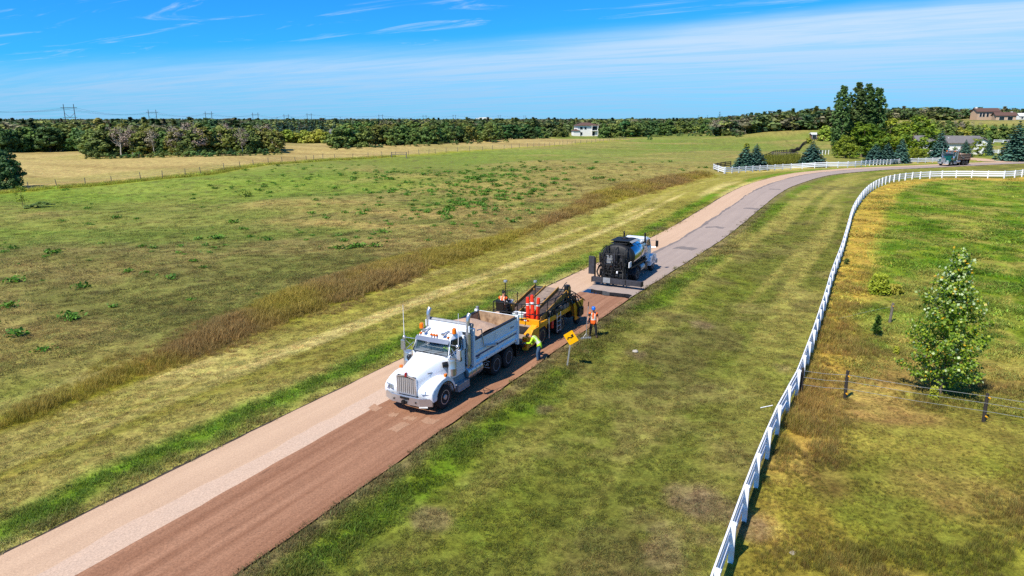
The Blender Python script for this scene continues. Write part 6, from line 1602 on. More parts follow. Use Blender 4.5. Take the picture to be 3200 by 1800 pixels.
# cab
def dcab():
    MB().prism([(2.75, .95), (2.75, 2.10), (3.95, 2.10), (3.95, .95)], 'y', -.98, .98).build('cab_body', m_dfl, D, bevel=.05)
    MB().box(2.75, 2.80, -.92, .92, 2.10, 2.70).build('cab_back', m_dfl, D, bevel=.01)
    MB().loft([[(2.72, -.92, 2.66), (2.72, .92, 2.66), (2.72, .80, 2.84), (2.72, -.80, 2.84)], [(3.2, -.92, 2.66), (3.2, .92, 2.66), (3.2, .8, 2.88), (3.2, -.8, 2.88)], [(3.75, -.86, 2.64), (3.75, .86, 2.64), (3.72, .78, 2.78), (3.72, -.78, 2.78)]]).build('cab_roof', m_dfl, D, bevel=.04)
    MB().box(2.738, 2.748, -.5, .5, 2.20, 2.58).build('rear_window', m_glass, D)
    MB().loft([[(3.98, -.88, 2.1), (3.98, .88, 2.1)], [(3.72, -.82, 2.66), (3.72, .82, 2.66)]], closed=False).build('windscreen', m_glass, D)
    for s in (1, -1):
        MB().bar((3.92, s * .9, 2.08), (3.70, s * .85, 2.68), .08, .08).build('windscreen_pillar', m_dfl, D)
        dr = MB().box(2.95, 3.85, min(s * .982, s * .998), max(s * .982, s * .998), 1.0, 2.06).build('door', m_dfl, D, bevel=.006)
        MB().prism([(2.98, 2.10), (2.98, 2.62), (3.66, 2.62), (3.86, 2.10)], 'y', s * .92, s * .93).build('side_window', m_glass, dr)
        MB().tube([(2.55, s * .86, 1.05), (2.55, s * .86, 2.60)], .11, 16).build('exhaust_shield', m_black, D, smooth=True)
        MB().tube([(2.55, s * .86, 2.55), (2.55, s * .86, 3.10), (2.49, s * .86, 3.26)], .07, 14).build('exhaust_pipe', m_bplast, D, smooth=True)
        mr = MB().tube([(3.80, s * .96, 2.50), (3.88, s * 1.40, 2.54), (3.88, s * 1.44, 2.0), (3.82, s * .98, 1.95)], .016, 6).build('mirror_arm', m_chrome, D)
        MB().cbox((3.88, s * 1.45, 2.27), (.10, .22, .50)).build('mirror', m_bplast, mr, bevel=.03)
        MB().prism([(3.94 + .66 * math.cos(a), .52 + .66 * math.sin(a)) for a in [math.pi * i / 12 for i in range(13)]] + [(4.85, .8), (4.85, 1.05), (4.6, 1.3), (3.94, 1.42), (3.3, 1.3), (3.1, .9)][::1], 'y', s * .55, s * 1.2).build('front_fender', m_dfl, D, bevel=.02)
        MB().tube([(3.84, s * 1.42, 2.5), (3.84, s * 1.44, 3.9)], .007, 5).build('antenna', m_bplast, D)
        MB().box(4.9, 4.96, s * .85 - .15, s * .85 + .15, .95, 1.1).build('headlight', m_lens, D, bevel=.01)
    def hs2(x, zt, w): return [(x, -w, .95), (x, -w, zt - .12), (x, -w * .8, zt), (x, w * .8, zt), (x, w, zt - .12), (x, w, .95)]
    MB().loft([hs2(3.95, 2.1, .95), hs2(4.4, 1.95, .8), hs2(5.0, 1.75, .62)]).build('hood', m_dfl, D, smooth=True)
    MB().box(4.98, 5.22, -1.2, 1.2, .45, .8).build('bumper', m_alu, D, bevel=.03)
    MB().box(5.0, 5.03, -.5, .5, .9, 1.65).build('grille', m_steel, D)
dcab()

# ------------------------------------------------------------------ road sign
m_syel = pm('yellow sign face', '#f2b200', 0.45, var=0.03)
m_sblk = pm('black sign print', '#121110', 0.6)
sg = G3(1773, 1143)
sgn = thing('road_sign', 'yellow diamond warning sign with black winding arrow leaning on a steel post', 'sign', sg)
sgn.rotation_euler = (R(5), R(9), R(-30))
MB().prism([(-.04, -.03), (.04, -.03), (.04, -.015), (.018, -.015), (.018, .025), (-.018, .025), (-.018, -.015), (-.04, -.015)], 'z', -.3, 1.75).build('post', m_alu, sgn)
def rr(h, r, n=5):
    pts = []
    for cx, cz, a0 in ((h - r, h - r, 0), (-h + r, h - r, 90), (-h + r, -h + r, 180), (h - r, -h + r, 270)):
        pts += [(cx + r * math.cos(R(a0 + 90 * i / n)), cz + r * math.sin(R(a0 + 90 * i / n))) for i in range(n + 1)]
    return pts
def rot45(P, a=45): return [(x * math.cos(R(a)) - z * math.sin(R(a)), x * math.sin(R(a)) + z * math.cos(R(a))) for x, z in P]
SZ = 1.60
fc = MB().prism([(x, z + SZ) for x, z in rot45(rr(.30, .035))], 'y', -.040, -.034).build('sign_face', m_syel, sgn)
path = [(-.15, -.17), (-.15, -.045), (.055, .02), (.055, .10)]
for a, b in zip(path[:-1], path[1:]):
    MB().bar((a[0], -.043, a[1] + SZ), (b[0], -.043, b[1] + SZ), .004, .062).build('arrow_stroke', m_sblk, fc)
MB().prism([(-.045, .085 + SZ), (.155, .085 + SZ), (.055, .235 + SZ)], 'y', -.0455, -.0405).build('arrow_head', m_sblk, fc)
for z in (-.17, .2): MB().cyl((0, -.04, SZ + z), (0, -.05, SZ + z), .014, n=8).build('bolt', m_alu, fc)
# ------------------------------------------------------------------ people
m_skin = pm('skin', '#b9805f', 0.6, var=0.06, scale=12)
m_hair = pm('dark hair', '#1b1512', 0.7, var=0.2)
m_jean = pm('blue jeans', '#3a5470', 0.85, var=0.15, scale=14)
m_blkc = pm('black work trousers', '#161618', 0.85, var=0.15, scale=14)
m_blks = pm('black shirt', '#141416', 0.85, var=0.1)
m_boot = pm('brown work boots', '#3d2c20', 0.8, var=0.15)
m_hvo = pm('orange hi-vis cloth', '#f06414', 0.7, var=0.06, scale=10)
m_hvy = pm('lime hi-vis cloth', '#b8e021', 0.7, var=0.06, scale=10)
m_silv = pm('silver reflective tape', '#d8d4c6', 0.4, var=0.05)
m_hardh = pm('blue hard hat plastic', '#1668c8', 0.3, var=0.03, coat=0.4)
m_eye = pm('dark eye', '#120d0a', 0.3)

BONES = [('pelvis', 'belly'), ('belly', 'chest'), ('chest', 'neck'), ('neck', 'head'), ('head', 'crown'),
         ('chest', 'shl'), ('shl', 'ell'), ('ell', 'wrl'), ('wrl', 'hal'), ('chest', 'shr'), ('shr', 'elr'), ('elr', 'wrr'), ('wrr', 'har'),
         ('pelvis', 'hil'), ('hil', 'knl'), ('knl', 'anl'), ('anl', 'tol'), ('pelvis', 'hir'), ('hir', 'knr'), ('knr', 'anr'), ('anr', 'tor')]
RAD = dict(pelvis=(.155, .115), belly=(.145, .105), chest=(.165, .115), neck=(.058, .060), head=(.080, .095), crown=(.066, .078), sh=(.072, .072), el=(.050, .050), wr=(.034, .034), ha=(.036, .024), hi=(.112, .112), kn=(.080, .080), an=(.064, .064), to=(.056, .046))

def person(label, loc, rz, J, cloth, vest=None, hat=None, lean_hat=(0, 0, 0), group=None, stripes=True, long_sleeve=False):
    """J: joint positions; cloth: dict region -> material; the skinned body is one mesh, garments and hat its children"""
    root = thing('person', label, 'person', loc, rz, group)
    names = list(J); idx = {n: i for i, n in enumerate(names)}
    me = bpy.data.meshes.new('body_tmp')
    me.from_pydata([J[n] for n in names], [(idx[a], idx[b]) for a, b in BONES], [])
    bm = bmesh.new(); bm.from_mesh(me); sl = bm.verts.layers.skin.verify(); bm.verts.ensure_lookup_table()
    for n in names:
        r = RAD.get(n) or RAD[n[:-1]]; v = bm.verts[idx[n]][sl]; v.radius = r; v.use_root = (n == 'pelvis')
    bm.to_mesh(me); bm.free()
    tmp = bpy.data.objects.new('body_tmp', me); COLL.objects.link(tmp)
    sk = tmp.modifiers.new('skin', 'SKIN'); sk.use_smooth_shade = True; sk.branch_smoothing = 0.6
    ss = tmp.modifiers.new('sub', 'SUBSURF'); ss.levels = 2; ss.render_levels = 2
    dg = bpy.context.evaluated_depsgraph_get(); dg.update()
    body = bpy.data.meshes.new_from_object(tmp.evaluated_get(dg))
    bpy.data.objects.remove(tmp); bpy.data.meshes.remove(me)
    mats = [cloth['skin'], cloth['top'], cloth['legs'], cloth['boots'], m_eye, cloth.get('hair', m_hair)]
    body.materials.clear()
    for m in mats: body.materials.append(m)
    JV = {n: Vector(p) for n, p in J.items()}
    def near(p):
        best = None; bd = 9
        for a, b in BONES:
            A_, B_ = JV[a], JV[b]; ab = B_ - A_; t = max(0, min(1, (p - A_).dot(ab) / max(ab.length_squared, 1e-9))); d = (p - A_ - ab * t).length
            if b.startswith(('be', 'ch')): d -= .08
            if d < bd: bd = d; best = (b, t)
        return best
    torso = []
    for poly in body.polygons:
        b, t = near(poly.center)
        mi = 1
        if b in ('head', 'crown'): mi = 0
        elif b == 'neck': mi = 1 if t < .75 else 0
        elif b.startswith(('wr', 'el')): mi = 1 if (long_sleeve or (b.startswith('el') and t < .6)) else 0
        elif b.startswith('ha'): mi = 0
        elif b.startswith(('hi', 'kn', 'an')): mi = 2 if not (b.startswith('an') and t > .82) else 3
        elif b.startswith('to'): mi = 3
        elif b == 'belly' and t < .25: mi = 2
        poly.material_index = mi
        if b in ('belly', 'chest', 'neck') and (b != 'neck' or t < .45) or (b in ('shl', 'shr')) or (b in ('ell', 'elr') and t < .12): torso.append((poly.index, b, t))
    # face and fingers joined to the body
    ex = MB(); up = (JV['crown'] - JV['neck']).normalized(); hc = (JV['head'] + JV['crown']) / 2
    fwd = Vector(J_face(J)); fwd = (fwd - up * fwd.dot(up)).normalized(); side = up.cross(fwd)
    ex.mat(0)
    ex.tube([hc + fwd * .088 + up * .012, hc + fwd * .115 - up * .022, hc + fwd * .092 - up * .032], [.010, .016, .012], 6)
    for s in (1, -1): ex.ball(hc + side * s * .085 - up * .01, .024, 8, 5, 1.3)
    ex.mat(4)
    for s in (1, -1): ex.ball(hc + fwd * .090 + side * s * .032 + up * .012, .011, 8, 5)
    ex.tube([hc + fwd * .090 + side * .024 - up * .058, hc + fwd * .094 - up * .060, hc + fwd * .090 - side * .024 - up * .058], .006, 5)
    ex.mat(0)
    for sd_ in ('l', 'r'):
        w, h = JV['wr' + sd_], JV['ha' + sd_]; d = (h - w).normalized(); ax = d.cross(fwd); ax = ax.normalized() if ax.length > .1 else side; nrm = ax.cross(d)
        for k, ln in enumerate((.070, .080, .075, .058)):
            b0 = h + ax * (-.030 + k * .020); c = nrm * (.018 if nrm.dot(fwd) > 0 else -.018)
            ex.tube([b0 - d * .01, b0 + d * ln * .5 + c * .4, b0 + d * ln * .8 + c * 1.5], [.0095, .009, .0075], 6)
        b0 = w.lerp(h, .35) - ax * .032
        ex.tube([b0, b0 - ax * .022 + d * .03, b0 - ax * .024 + d * .06 + nrm * .012], [.011, .010, .008], 6)
    exm = ex.mesh('tmp', mats, smooth=True)
    bm = bmesh.new(); bm.from_mesh(body); bm.from_mesh(exm); bm.to_mesh(body); bm.free(); bpy.data.meshes.remove(exm)
    body.polygons.foreach_set('use_smooth', [True] * len(body.polygons))
    bo = link('body', body, root)
    # vest: shell over the torso
    if vest:
        V = []; F = []; FM = []; mp = {}
        body.update()
        nv = [v.normal.copy() for v in body.vertices]
        axis = (JV['neck'] - JV['pelvis']).normalized()
        for pi, b, t in torso:
            poly = body.polygons[pi]; f = []
            for vi in poly.vertices:
                if vi not in mp: mp[vi] = len(V); V.append(body.vertices[vi].co + nv[vi] * .020)
                f.append(mp[vi])
            F.append(f)
            c = poly.center - JV['pelvis']; hgt = c.dot(axis); lat = abs((poly.center - JV['chest']).dot(side_of(J)))
            st = (0.10 < hgt < .165) or (.055 < lat < .115 and hgt > .16)
            FM.append(1 if (st and stripes) else 0)
        vm = bpy.data.meshes.new('vest'); vm.from_pydata(V, [], F); vm.materials.append(vest); vm.materials.append(m_silv); vm.polygons.foreach_set('material_index', FM); vm.polygons.foreach_set('use_smooth', [True] * len(F))
        vo = link('safety_vest', vm, root)
        so = vo.modifiers.new('thick', 'SOLIDIFY'); so.thickness = .012; so.offset = 1
    # hat or hair
    q = (up).to_track_quat('Z', 'Y')
    M_ = Matrix((side, fwd, up)).transposed()
    def put(P): return [hc + M_ @ Vector(p) for p in P]
    top = hc + up * .03
    if hat == 'helmet':
        mb = MB(); prof = [(.125, -.005), (.128, .01), (.118, .06), (.09, .105), (.05, .128), (.004, .135)]
        mb.loft([put([(r * .95 * math.cos(a), r * 1.1 * math.sin(a), z + .03) for a in [k * math.pi / 10 for k in range(20)]]) for r, z in prof])
        h = mb.build('hard_hat', m_hardh, root, smooth=True)
        mb = MB().loft([put([(.10 * math.cos(a), .11 * math.sin(a) + .02, .03 + dz) for a in [math.pi * k / 10 for k in range(11)]] + [(.085 * math.cos(a), .195 * math.sin(a) + .015, .018 + dz) for a in [math.pi * k / 10 for k in range(10, -1, -1)]]) for dz in (0, .008)])
        mb.build('brim', m_hardh, h, smooth=True)
    elif hat == 'cap' or hat == 'hair':
        mb = MB(); prof = [(.098, -.03), (.102, .0), (.100, .05), (.08, .095), (.04, .118), (.004, .124)]
        mb.loft([put([(r * .95 * math.cos(a), r * 1.08 * math.sin(a) - .012, z + .02) for a in [k * math.pi / 10 for k in range(20)]]) for r, z in prof])
        h = mb.build('cap' if hat == 'cap' else 'hair', m_hair if hat == 'hair' else m_blks, root, smooth=True)
        if hat == 'cap':
            MB().loft([put([(.08 * math.cos(a), .09 * math.sin(a), .03 + dz) for a in [math.pi * k / 8 for k in range(9)]] + [(.075 * math.cos(a), .185 * math.sin(a), .02 + dz) for a in [math.pi * k / 8 for k in range(8, -1, -1)]]) for dz in (0, .008)]).build('brim', m_blks, h, smooth=True)
    return root
def J_face(J): return J['_face'] if '_face' in J else FACE[id(J)]
def side_of(J): return SIDE[id(J)]
FACE = {}; SIDE = {}
def pose(face=(0, 1, 0), side=(1, 0, 0), **k):
    """y forward, x to the figure's right, z up"""
    J = dict(pelvis=(0, 0, .95), belly=(0, 0, 1.10), chest=(0, 0, 1.32), neck=(0, .005, 1.49), head=(0, .02, 1.60), crown=(0, .02, 1.72),
             shl=(-.185, 0, 1.42), ell=(-.24, -.03, 1.13), wrl=(-.25, .06, .90), hal=(-.25, .09, .82), shr=(.185, 0, 1.42), elr=(.24, -.03, 1.13), wrr=(.25, .06, .90), har=(.25, .09, .82),
             hil=(-.10, 0, .88), knl=(-.12, .02, .50), anl=(-.13, -.01, .09), tol=(-.14, .16, .045), hir=(.10, 0, .88), knr=(.12, .02, .50), anr=(.13, -.01, .09), tor=(.14, .16, .045))
    J.update(k); FACE[id(J)] = face; SIDE[id(J)] = Vector(side); POSES.append(J)
    return J
POSES = []

# worker with the blue helmet, facing the camera, rake in his right hand (left in the picture)
wb = G3(1852, 1054)
P1 = pose(shr=(.19, 0, 1.42), elr=(.28, .06, 1.17), wrr=(.30, .24, 1.02), har=(.31, .31, .99), ell=(-.27, .0, 1.16), wrl=(-.24, .12, .96), hal=(-.20, .18, .92),
          anl=(-.20, .04, .09), knl=(-.17, .05, .50), tol=(-.24, .20, .045), anr=(.16, -.04, .09), tor=(.20, .11, .045), head=(0, .03, 1.61), crown=(0, .03, 1.73))
WRZ = R(172)
person('worker in blue hard hat, orange vest and black trousers standing on the grass', wb, WRZ, P1, dict(skin=m_skin, top=m_blks, legs=m_blkc, boots=m_boot), m_hvo, 'helmet')
rk = thing('asphalt_lute', 'long-handled lute held upright by the worker in the blue helmet', 'lute', wb, WRZ)
MB().tube([(.36, .36, .10), (.335, .34, 1.0), (.28, .30, 1.98)], .020, 8).build('handle', m_alu, rk); MB().tube([(.285, .303, 1.90), (.268, .292, 2.16)], .024, 8).build('grip', m_bplast, rk)
MB().cbox((.37, .38, .06), (.62, .05, .10), (0, 0, R(24))).build('blade', m_alu, rk, bevel=.006)
for s in (-1, 1): MB().tube([(.37 + s * .16, .38 + s * .07, .10), (.36, .36, .34)], .010, 6).build('brace', m_alu, rk)

# worker in lime jacket bending at the hopper, facing left in the picture
yw = G3(1680, 1131)
P2 = pose(pelvis=(0, -.10, .93), belly=(0, -.05, 1.07), chest=(0, .16, 1.24), neck=(0, .34, 1.33), head=(0, .43, 1.36), crown=(0, .54, 1.39),
          shl=(-.18, .24, 1.30), ell=(-.25, .36, 1.06), wrl=(-.22, .58, 1.05), hal=(-.20, .66, 1.06), shr=(.18, .24, 1.30), elr=(.25, .24, 1.01), wrr=(.22, .38, .84), har=(.21, .44, .79),
          hil=(-.10, -.10, .87), hir=(.10, -.10, .87), knl=(-.11, .0, .49), knr=(.11, -.03, .49), anl=(-.11, -.03, .09), anr=(.12, -.10, .09), tol=(-.11, .14, .045), tor=(.12, .07, .045), face=(0, .5, -.9))
person('worker in lime hi-vis jacket and jeans bending towards the spreader hopper', yw, R(78), P2, dict(skin=m_skin, top=m_hvy, legs=m_jean, boots=m_boot), m_hvy, 'hair', long_sleeve=True)

# operator on the spreader seat
os_ = spf(-8.82, -.89, 1.52)
P3 = pose(pelvis=(0, 0, .58), belly=(0, .0, .72), chest=(0, .05, .96), neck=(0, .10, 1.13), head=(0, .13, 1.24), crown=(0, .14, 1.36),
          shl=(-.19, .05, 1.06), ell=(-.27, .20, .84), wrl=(-.20, .42, .88), hal=(-.16, .49, .90), shr=(.19, .05, 1.06), elr=(.27, .18, .84), wrr=(.20, .40, .86), har=(.16, .48, .88),
          hil=(-.10, .02, .55), hir=(.10, .02, .55), knl=(-.16, .42, .56), knr=(.16, .42, .56), anl=(-.15, .50, .10), anr=(.15, .50, .10), tol=(-.16, .66, .05), tor=(.16, .66, .05), face=(.8, 1, -.3))
person('operator in orange vest and dark clothes seated at the spreader controls', os_, RZ + R(90), P3, dict(skin=m_skin, top=m_blks, legs=m_blkc, boots=m_boot), m_hvo, 'cap', long_sleeve=True)

# driver behind the white truck's windscreen
P4 = {k: v for k, v in P3.items()}
P4 = pose(**P3, face=(0, 1, 0))
dl = TL + Matrix.Rotation(RZ, 3, 'Z') @ Vector((-1.50, .48, 1.17))
person('driver in lime hi-vis shirt behind the white truck windscreen', dl, RZ - R(90), P4, dict(skin=m_skin, top=m_hvy, legs=m_jean, boots=m_boot), None, 'cap')
# ------------------------------------------------------------------ near plants on the right
def leafy(name, mat, P, Nr, sz, lv, rg, asp=1.25):
    V, F = leaf_arrays(P, Nr, sz, rg, asp); me = fast_mesh(name, V, F, [mat]); put_lv(me, np.asarray(lv).repeat(4)); return me
m_plt, _nt, _b = newmat('young poplar leaves')
_at = N(_nt, 'ShaderNodeAttribute', attribute_name='lv'); _cr = N(_nt, 'ShaderNodeValToRGB'); _nt.links.new(_at.outputs['Fac'], _cr.inputs[0])
_cr.color_ramp.interpolation = 'LINEAR'
_els = [(0.0, '#4a6c1a'), (0.45, '#84a228'), (0.62, '#b6c03c'), (0.74, '#d9a81e'), (0.80, '#bccf86'), (1.0, '#d8e4b8')]
while len(_cr.color_ramp.elements) < len(_els): _cr.color_ramp.elements.new(0.5)
for e, (pos, c) in zip(_cr.color_ramp.elements, _els): e.position = pos; e.color = (*lin(c), 1)
_nt.links.new(_cr.outputs[0], _b.inputs['Base Color']); _b.inputs['Roughness'].default_value = .45
_tr = N(_nt, 'ShaderNodeBsdfTranslucent'); _nt.links.new(_cr.outputs[0], _tr.inputs['Color']); _ms = N(_nt, 'ShaderNodeMixShader'); _ms.inputs[0].default_value = .42
_nt.links.new(_b.outputs[0], _ms.inputs[1]); _nt.links.new(_tr.outputs[0], _ms.inputs[2]); _nt.links.new(_ms.outputs[0], _nt.nodes['Material Output'].inputs['Surface'])

yp = G3(2936, 1232)
HT = px_h(yp, 515)
rg = np.random.RandomState(77); P = []; LV = []
mbr = MB(); mbr.tube([(0, 0, -.2), (.03, .02, HT * .3), (-.02, .03, HT * .65), (0.02, 0, HT * .97)], [.075, .06, .035, .010], 8)
nb = 84
for i in range(nb):
    f = .06 + .92 * (i + rg.rand()) / nb; a = i * 2.4 + rg.uniform(-.3, .3)
    prof = math.sin(math.pi * min(1, (f * .80 + .22))) ** .8 * (1.02 - f * .68)
    L = HT * .285 * prof * rg.uniform(.75, 1.2) + .12
    el = R(20 + 38 * f + rg.uniform(-10, 10)); d = np.array([math.cos(a) * math.cos(el), math.sin(a) * math.cos(el), math.sin(el)]); b0 = np.array([0, 0, HT * f * .97 - .1])
    mbr.tube([b0, b0 + d * L * .5, b0 + d * L + np.array([0, 0, .06 * L])], [.016, .010, .004], 5)
    nl = int(34 + 80 * L)
    for k in range(nl):
        t = rg.rand() ** .6; p = b0 + d * L * t + np.array([0, 0, .06 * L * t]) + rg.normal(size=3) * np.array([.13, .13, .11]); P.append(p)
        hf = f * .85 + .15 * t
        r_ = rg.rand()
        if r_ < (.03 + .42 * max(0, hf - .48) ** 1.0) * (0.4 + t): LV.append(rg.uniform(.80, 1.0))
        elif r_ > .955: LV.append(rg.uniform(.68, .77))
        else: LV.append(rg.uniform(0, .62))
P = np.array(P); o = P.copy(); o[:, 2] = 0; o /= np.linalg.norm(o, axis=1)[:, None] + 1e-6
Nr = o * .5 + rg.normal(size=P.shape) * .6 + np.array([-.2, -.25, .55]); Nr /= np.linalg.norm(Nr, axis=1)[:, None]
t = thing('poplar_sapling', 'young poplar with pale wind-turned leaves beside the electric wire fence', 'tree', yp, 0)
mbr.build('trunk', m_bark, t, smooth=True)
link('crown', leafy('crown', m_plt, P, Nr, .105 * rg.uniform(.7, 1.35, len(P)), LV, rg, 1.15), t)

def tuft_bush(px, py, hpx, label, mat, n, seed, spread=.8, name='bush', leaf=.07):
    p = G3(px, py); h = px_h(p, hpx); rg = np.random.RandomState(seed)
    th = rg.rand(n) * 6.28; f = rg.rand(n) ** .6; rr_ = spread * h * .5 * np.sqrt(rg.rand(n)) * (1.05 - .55 * f)
    Q = np.c_[rr_ * np.cos(th), rr_ * np.sin(th), h * f]; Nn = rg.normal(size=Q.shape) * .7 + np.array([-.2, -.2, .6]); Nn /= np.linalg.norm(Nn, axis=1)[:, None]
    t = thing(name, label, 'shrub', p)
    mb = MB()
    for k in range(9): a = rg.rand() * 6.28; mb.tube([(0, 0, -.05), (math.cos(a) * spread * h * .2, math.sin(a) * spread * h * .2, h * .5), (math.cos(a) * spread * h * .34, math.sin(a) * spread * h * .34, h * .85)], [.02, .012, .004], 5)
    mb.build('stem', m_bark, t)
    link('foliage', leafy('foliage', mat, Q, Nn, leaf * rg.uniform(.6, 1.4, n), np.clip(rg.rand(n) * .6 + .4 * f, 0, 1), rg, 2.0), t)
m_ybush = foliage_mat('lime bush leaves', '#7c8c20', '#b8ba3c', trans=.3)
tuft_bush(2745, 918, 64, 'rounded lime-yellow bush in the dry strip right of the white fence', m_ybush, 2600, 5, 1.15, 'lime_bush', .10)
tuft_bush(2795, 918, 30, 'low olive bush beside the lime-yellow bush', m_yel_l, 900, 6, 2.0, 'olive_bush', .09)
tuft_bush(2915, 1252, 46, 'small leafy sucker shoot below the young poplar at the wire', m_ybush, 260, 7, .7, 'sucker_shoot', .10)
tuft_bush(2800, 1108, 26, 'tiny yellow-green seedling in the dry grass left of the young poplar', m_ybush, 160, 8, .7, 'seedling', .08)
tuft_bush(2645, 826, 18, 'small grey weed beside the white fence in the golden grass', m_mid, 200, 9, 1.2, 'grey_weed', .08)
# small pine
pp = G3(2738, 1050); h = px_h(pp, 68)
def pine_mesh(h, seed):
    rg = np.random.RandomState(seed); P = []; Nn = []; 
    for i in range(9):
        z = h * (.12 + .85 * i / 8); L = h * .26 * (1 - i / 9.5)
        for k in range(7):
            a = rg.rand() * 6.28; e = R(rg.uniform(15, 45)); d = np.array([math.cos(a) * math.cos(e), math.sin(a) * math.cos(e), math.sin(e)])
            for j in range(20):
                q = np.array([0, 0, z]) + d * L * (.3 + .7 * rg.rand()) + rg.normal(size=3) * .035; P.append(q); v = np.cross(d, rg.normal(size=3)); Nn.append(v / np.linalg.norm(v))
    return np.array(P), np.array(Nn)
P, Nn = pine_mesh(h, 4); m_pine = foliage_mat('pine needles', '#1f4416', '#4f7a2a', trans=.1)
t = thing('small_pine', 'small dark green pine in the dry grass left of the young poplar', 'tree', pp)
MB().tube([(0, 0, -.1), (.02, 0, h * .5), (0, 0, h * .95)], [.035, .025, .008], 7).build('trunk', m_bark, t)
link('crown', leafy('crown', m_pine, P, Nn, .05 * np.ones(len(P)), np.random.RandomState(1).rand(len(P)), np.random.RandomState(2), 3.0), t)
# fallen white stick and pale stones on the grass
a, b = G3(2377, 1276), G3(2414, 1269)
o = MB().tube([a + Vector((0, 0, .03)), b + Vector((0, 0, .035))], .022, 6).build('fallen_stick', m_white, None); tag(o, 'white stick lying on the grass left of the white fence', 'stick')
m_stone = pm('pale stone', '#a39c90', .9, var=.2, bump=.5)
def stone(px, py, r, label):
    p = G3(px, py); rg = np.random.RandomState(int(px)); mb = MB().ball((0, 0, 0), r, 9, 6, .6)
    me = mb.mesh('stone', m_stone, smooth=True)
    for v in me.vertices: v.co *= 1 + rg.uniform(-.18, .18)
    tag(link('stone', me, None, p + Vector((0, 0, r * .2))), label, 'stone', 'stones lying in the grass')
stone(1985, 1100, .16, 'pale flat stone on the bare patch right of the road sign')
stone(2477, 1730, .09, 'pale stone in the grass near the bottom of the white fence')

# ------------------------------------------------------------------ buildings
m_stucco = pm('white stucco', '#e6e2da', .8, var=.06); m_broof = pm('brown tile roof', '#5c4238', .85, var=.15); m_groof = pm('grey shingle roof', '#6d6967', .85, var=.14, scale=1.5)
m_siding = pm('pale siding', '#dcdcd8', .7, var=.05); m_tanw = pm('tan stucco', '#b89c82', .85, var=.06); m_win = pm('dark window glass', '#1c2730', .1, var=.1, spec=.8); m_red = pm('dark red siding', '#6a3a30', .8)
def house(label, loc, rz, w, d, hw, hr, wall, roof, wins, ov=.6, gable='x', door=True, porch=False, extra=None, name='house', parts=None):
    t = thing(name, label, 'house', loc, rz)
    wl_ = MB().box(-w / 2, w / 2, -d / 2, d / 2, -.5, hw).build('wall', wall, t)
    if gable == 'hip':
        MB().add([(-w / 2 - ov, -d / 2 - ov, hw), (w / 2 + ov, -d / 2 - ov, hw), (w / 2 + ov, d / 2 + ov, hw), (-w / 2 - ov, d / 2 + ov, hw), (-w / 2 + d * .45, 0, hw + hr), (w / 2 - d * .45, 0, hw + hr)], [(3, 2, 1, 0), (0, 1, 5, 4), (1, 2, 5), (2, 3, 4, 5), (3, 0, 4)]).build('roof', roof, t)
    elif gable == 'x':
        MB().prism([(-d / 2 - ov, hw - .1), (0, hw + hr), (d / 2 + ov, hw - .1), (d / 2 + ov, hw + .12), (0, hw + hr + .22), (-d / 2 - ov, hw + .12)], 'x', -w / 2 - ov, w / 2 + ov).build('roof', roof, t)
        for s in (-1, 1): MB().prism([(-d / 2, hw), (d / 2, hw), (0, hw + hr)], 'x', s * (w / 2), s * (w / 2 - .08)).build('gable_wall', wall, t)
    else:
        MB().prism([(-w / 2 - ov, hw - .1), (0, hw + hr), (w / 2 + ov, hw - .1), (w / 2 + ov, hw + .12), (0, hw + hr + .22), (-w / 2 - ov, hw + .12)], 'y', -d / 2 - ov, d / 2 + ov).build('roof', roof, t)
        for s in (-1, 1): MB().prism([(-w / 2, hw), (w / 2, hw), (0, hw + hr)], 'y', s * (d / 2), s * (d / 2 - .08)).build('gable_wall', wall, t)
    for (x, z, ww, wh) in wins:
        fr = MB().box(x - ww / 2 - .1, x + ww / 2 + .1, -d / 2 - .06, -d / 2 + .02, z - wh / 2 - .1, z + wh / 2 + .1).build('window', m_siding, t)
        MB().box(x - ww / 2, x + ww / 2, -d / 2 - .09, -d / 2 - .05, z - wh / 2, z + wh / 2).build('pane', m_win, fr)
    return t
hw_ = AT(1832, 440); z_ = hw_.z
h1 = house('white two-storey house with brown hip roof in the far trees', hw_, R(8), 13, 10, 6.2, 1.8, m_stucco, m_broof, [(-4.2, 4.6, 1.6, 1.4), (-1.6, 4.6, 1.2, 1.4), (4.2, 4.5, 3.2, 2.2), (-4.4, 1.4, 1.8, 1.6), (3.6, 1.4, 1.6, 2.2)], .9, 'hip')
MB().box(-9.2, -5.0, -5.8, 0, -.5, 3.0).build('side_wing', m_stucco, h1); MB().add([(-9.7, -6.3, 3.0), (-4.9, -6.3, 3.0), (-4.9, .5, 3.0), (-9.7, .5, 3.0), (-7.2, -2.9, 4.3)], [(3, 2, 1, 0), (0, 1, 4), (1, 2, 4), (2, 3, 4), (3, 0, 4)]).build('wing_roof', m_broof, h1)
MB().box(2.2, 6.2, -6.2, -5.05, 3.0, 3.3).build('balcony', m_stucco, h1)
for x in (2.3, 6.1): MB().cyl((x, -6.1, 0), (x, -6.1, 6.2), .16, n=8).build('column', m_stucco, h1)
hb = AT(2965, 252)
h2 = house('low bungalow with long grey shingle roof behind the spruce', hb, R(-14), 17, 8, 2.9, 1.9, m_siding, m_groof, [(-5, 1.5, 1.6, 1.2), (-1, 1.5, 2, 1.2)], .6, 'x')
MB().box(5.2, 8.4, -8.0, -4.0, -.5, 2.9).build('front_wing', m_siding, h2)
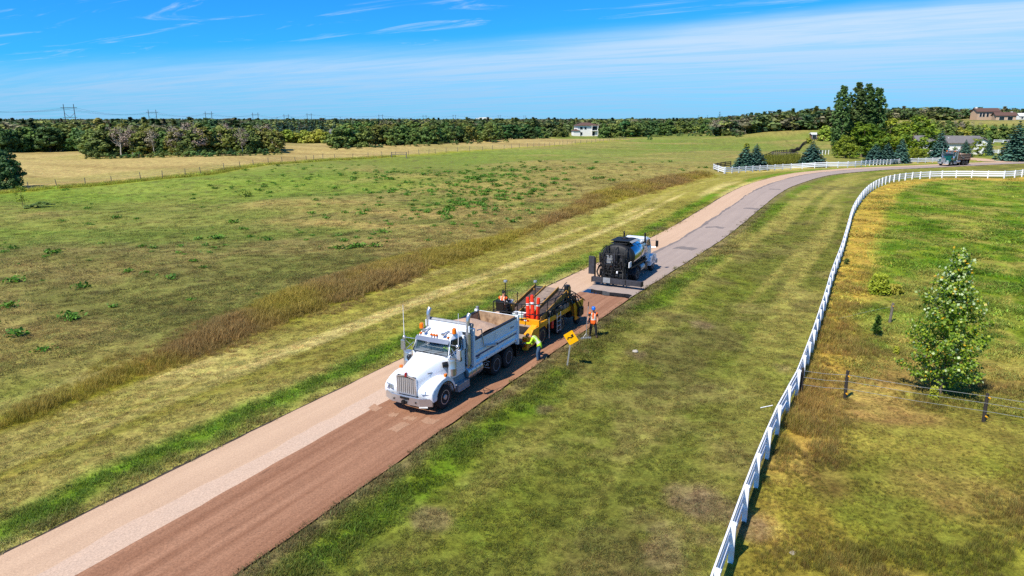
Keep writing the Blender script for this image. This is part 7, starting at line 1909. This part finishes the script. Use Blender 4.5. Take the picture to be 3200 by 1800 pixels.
MB().prism([(4.0, 2.85), (7.0, 4.5), (10.0, 2.85), (10.0, 3.05), (7.0, 4.75), (4.0, 3.05)], 'y', -8.6, 0).build('wing_roof', m_groof, h2); MB().prism([(4.5, 2.9), (9.5, 2.9), (7.0, 4.4)], 'y', -8.1, -8.0).build('front_gable', m_siding, h2)
for x in (-1.6, 0.2): MB().cyl((x, -1.6, 4.0), (x, -1.6, 4.55), .12, n=8).build('roof_vent', m_siding, h2)
ht = AT(3075, 600)
h3 = house('tan house with long brown roof on the right skyline slope', ht, R(-6), 14.5, 9, 5.6, 2.4, m_tanw, m_broof, [(-5, 3.4, 1.4, 2.6), (-3, 3.4, 1.4, 2.6), (-.4, 3.4, 1.4, 2.6), (3.5, 3.6, 2, 1.4)], .8, 'x')
MB().box(-7.0, -5.8, -.6, .6, 5.6, 8.9).build('chimney', m_stucco, h3)
h4 = house('tan garage wing with brown gable roof right of the tan house', AT(3136, 590), R(-16), 12, 8, 3.0, 2.2, m_tanw, m_broof, [(2.5, 1.2, 3, 2.2), (-2.5, 1.2, 3, 2.2)], .7, 'x')
house('small shed with white end and dark red wall left of the poplars', AT(2562, 330), R(-10), 6, 4, 2.2, .5, m_red, m_siding, [(-2.0, 1.1, 1.6, 1.6)], .3, 'x', name='shed')
for px, dist, w, h, lab in ((2815, 900, 9, 6, 'small white house among the far trees left of the skyline slope'), (2850, 1000, 12, 7, 'white-roofed house with a pale gable among the far right trees'), (3142, 700, 10, 5, 'white house peeking above the tan garage roof'), (3192, 640, 7, 4, 'small white house at the right edge of the skyline'), (1055, 420, 9, 3.2, 'low cream shed in the gap left of the middle wood'), (350, 900, 26, 3.4, 'long low white shed on the far left field')):
    house(lab, AT(px, dist), R(5), w, w * .6, h * .6, h * .5, m_siding, m_siding if 'shed' not in lab else m_groof, [(-w * .2, h * .3, 1.2, 1.0)], .4, 'x')
for k, (px, dist, w, h, lab) in enumerate(((2810, 3600, 60, 14, 'pale industrial block on the right skyline, leftmost of four'), (2828, 3600, 36, 18, 'small white skyline tower block, second of four'), (2875, 3700, 90, 18, 'wide pale skyline building, third of four'), (2922, 3600, 46, 22, 'white domed skyline building, rightmost of four'), (1512, 3000, 70, 16, 'white plant building on the middle skyline'))):
    p = AT(px, dist); t = thing('skyline_building', lab, 'building', p); MB().box(-w / 2, w / 2, -15, 15, -5, h * .8).build('wall', m_siding, t); MB().box(-w * .3, w * .3, -14, 14, h * .8, h).build('roof_block', m_siding, t)
    for q in range(3): MB().box(-w * .35 + q * w * .28, -w * .25 + q * w * .28, -15.4, -15, h * .3, h * .5).build('window', m_win, t)
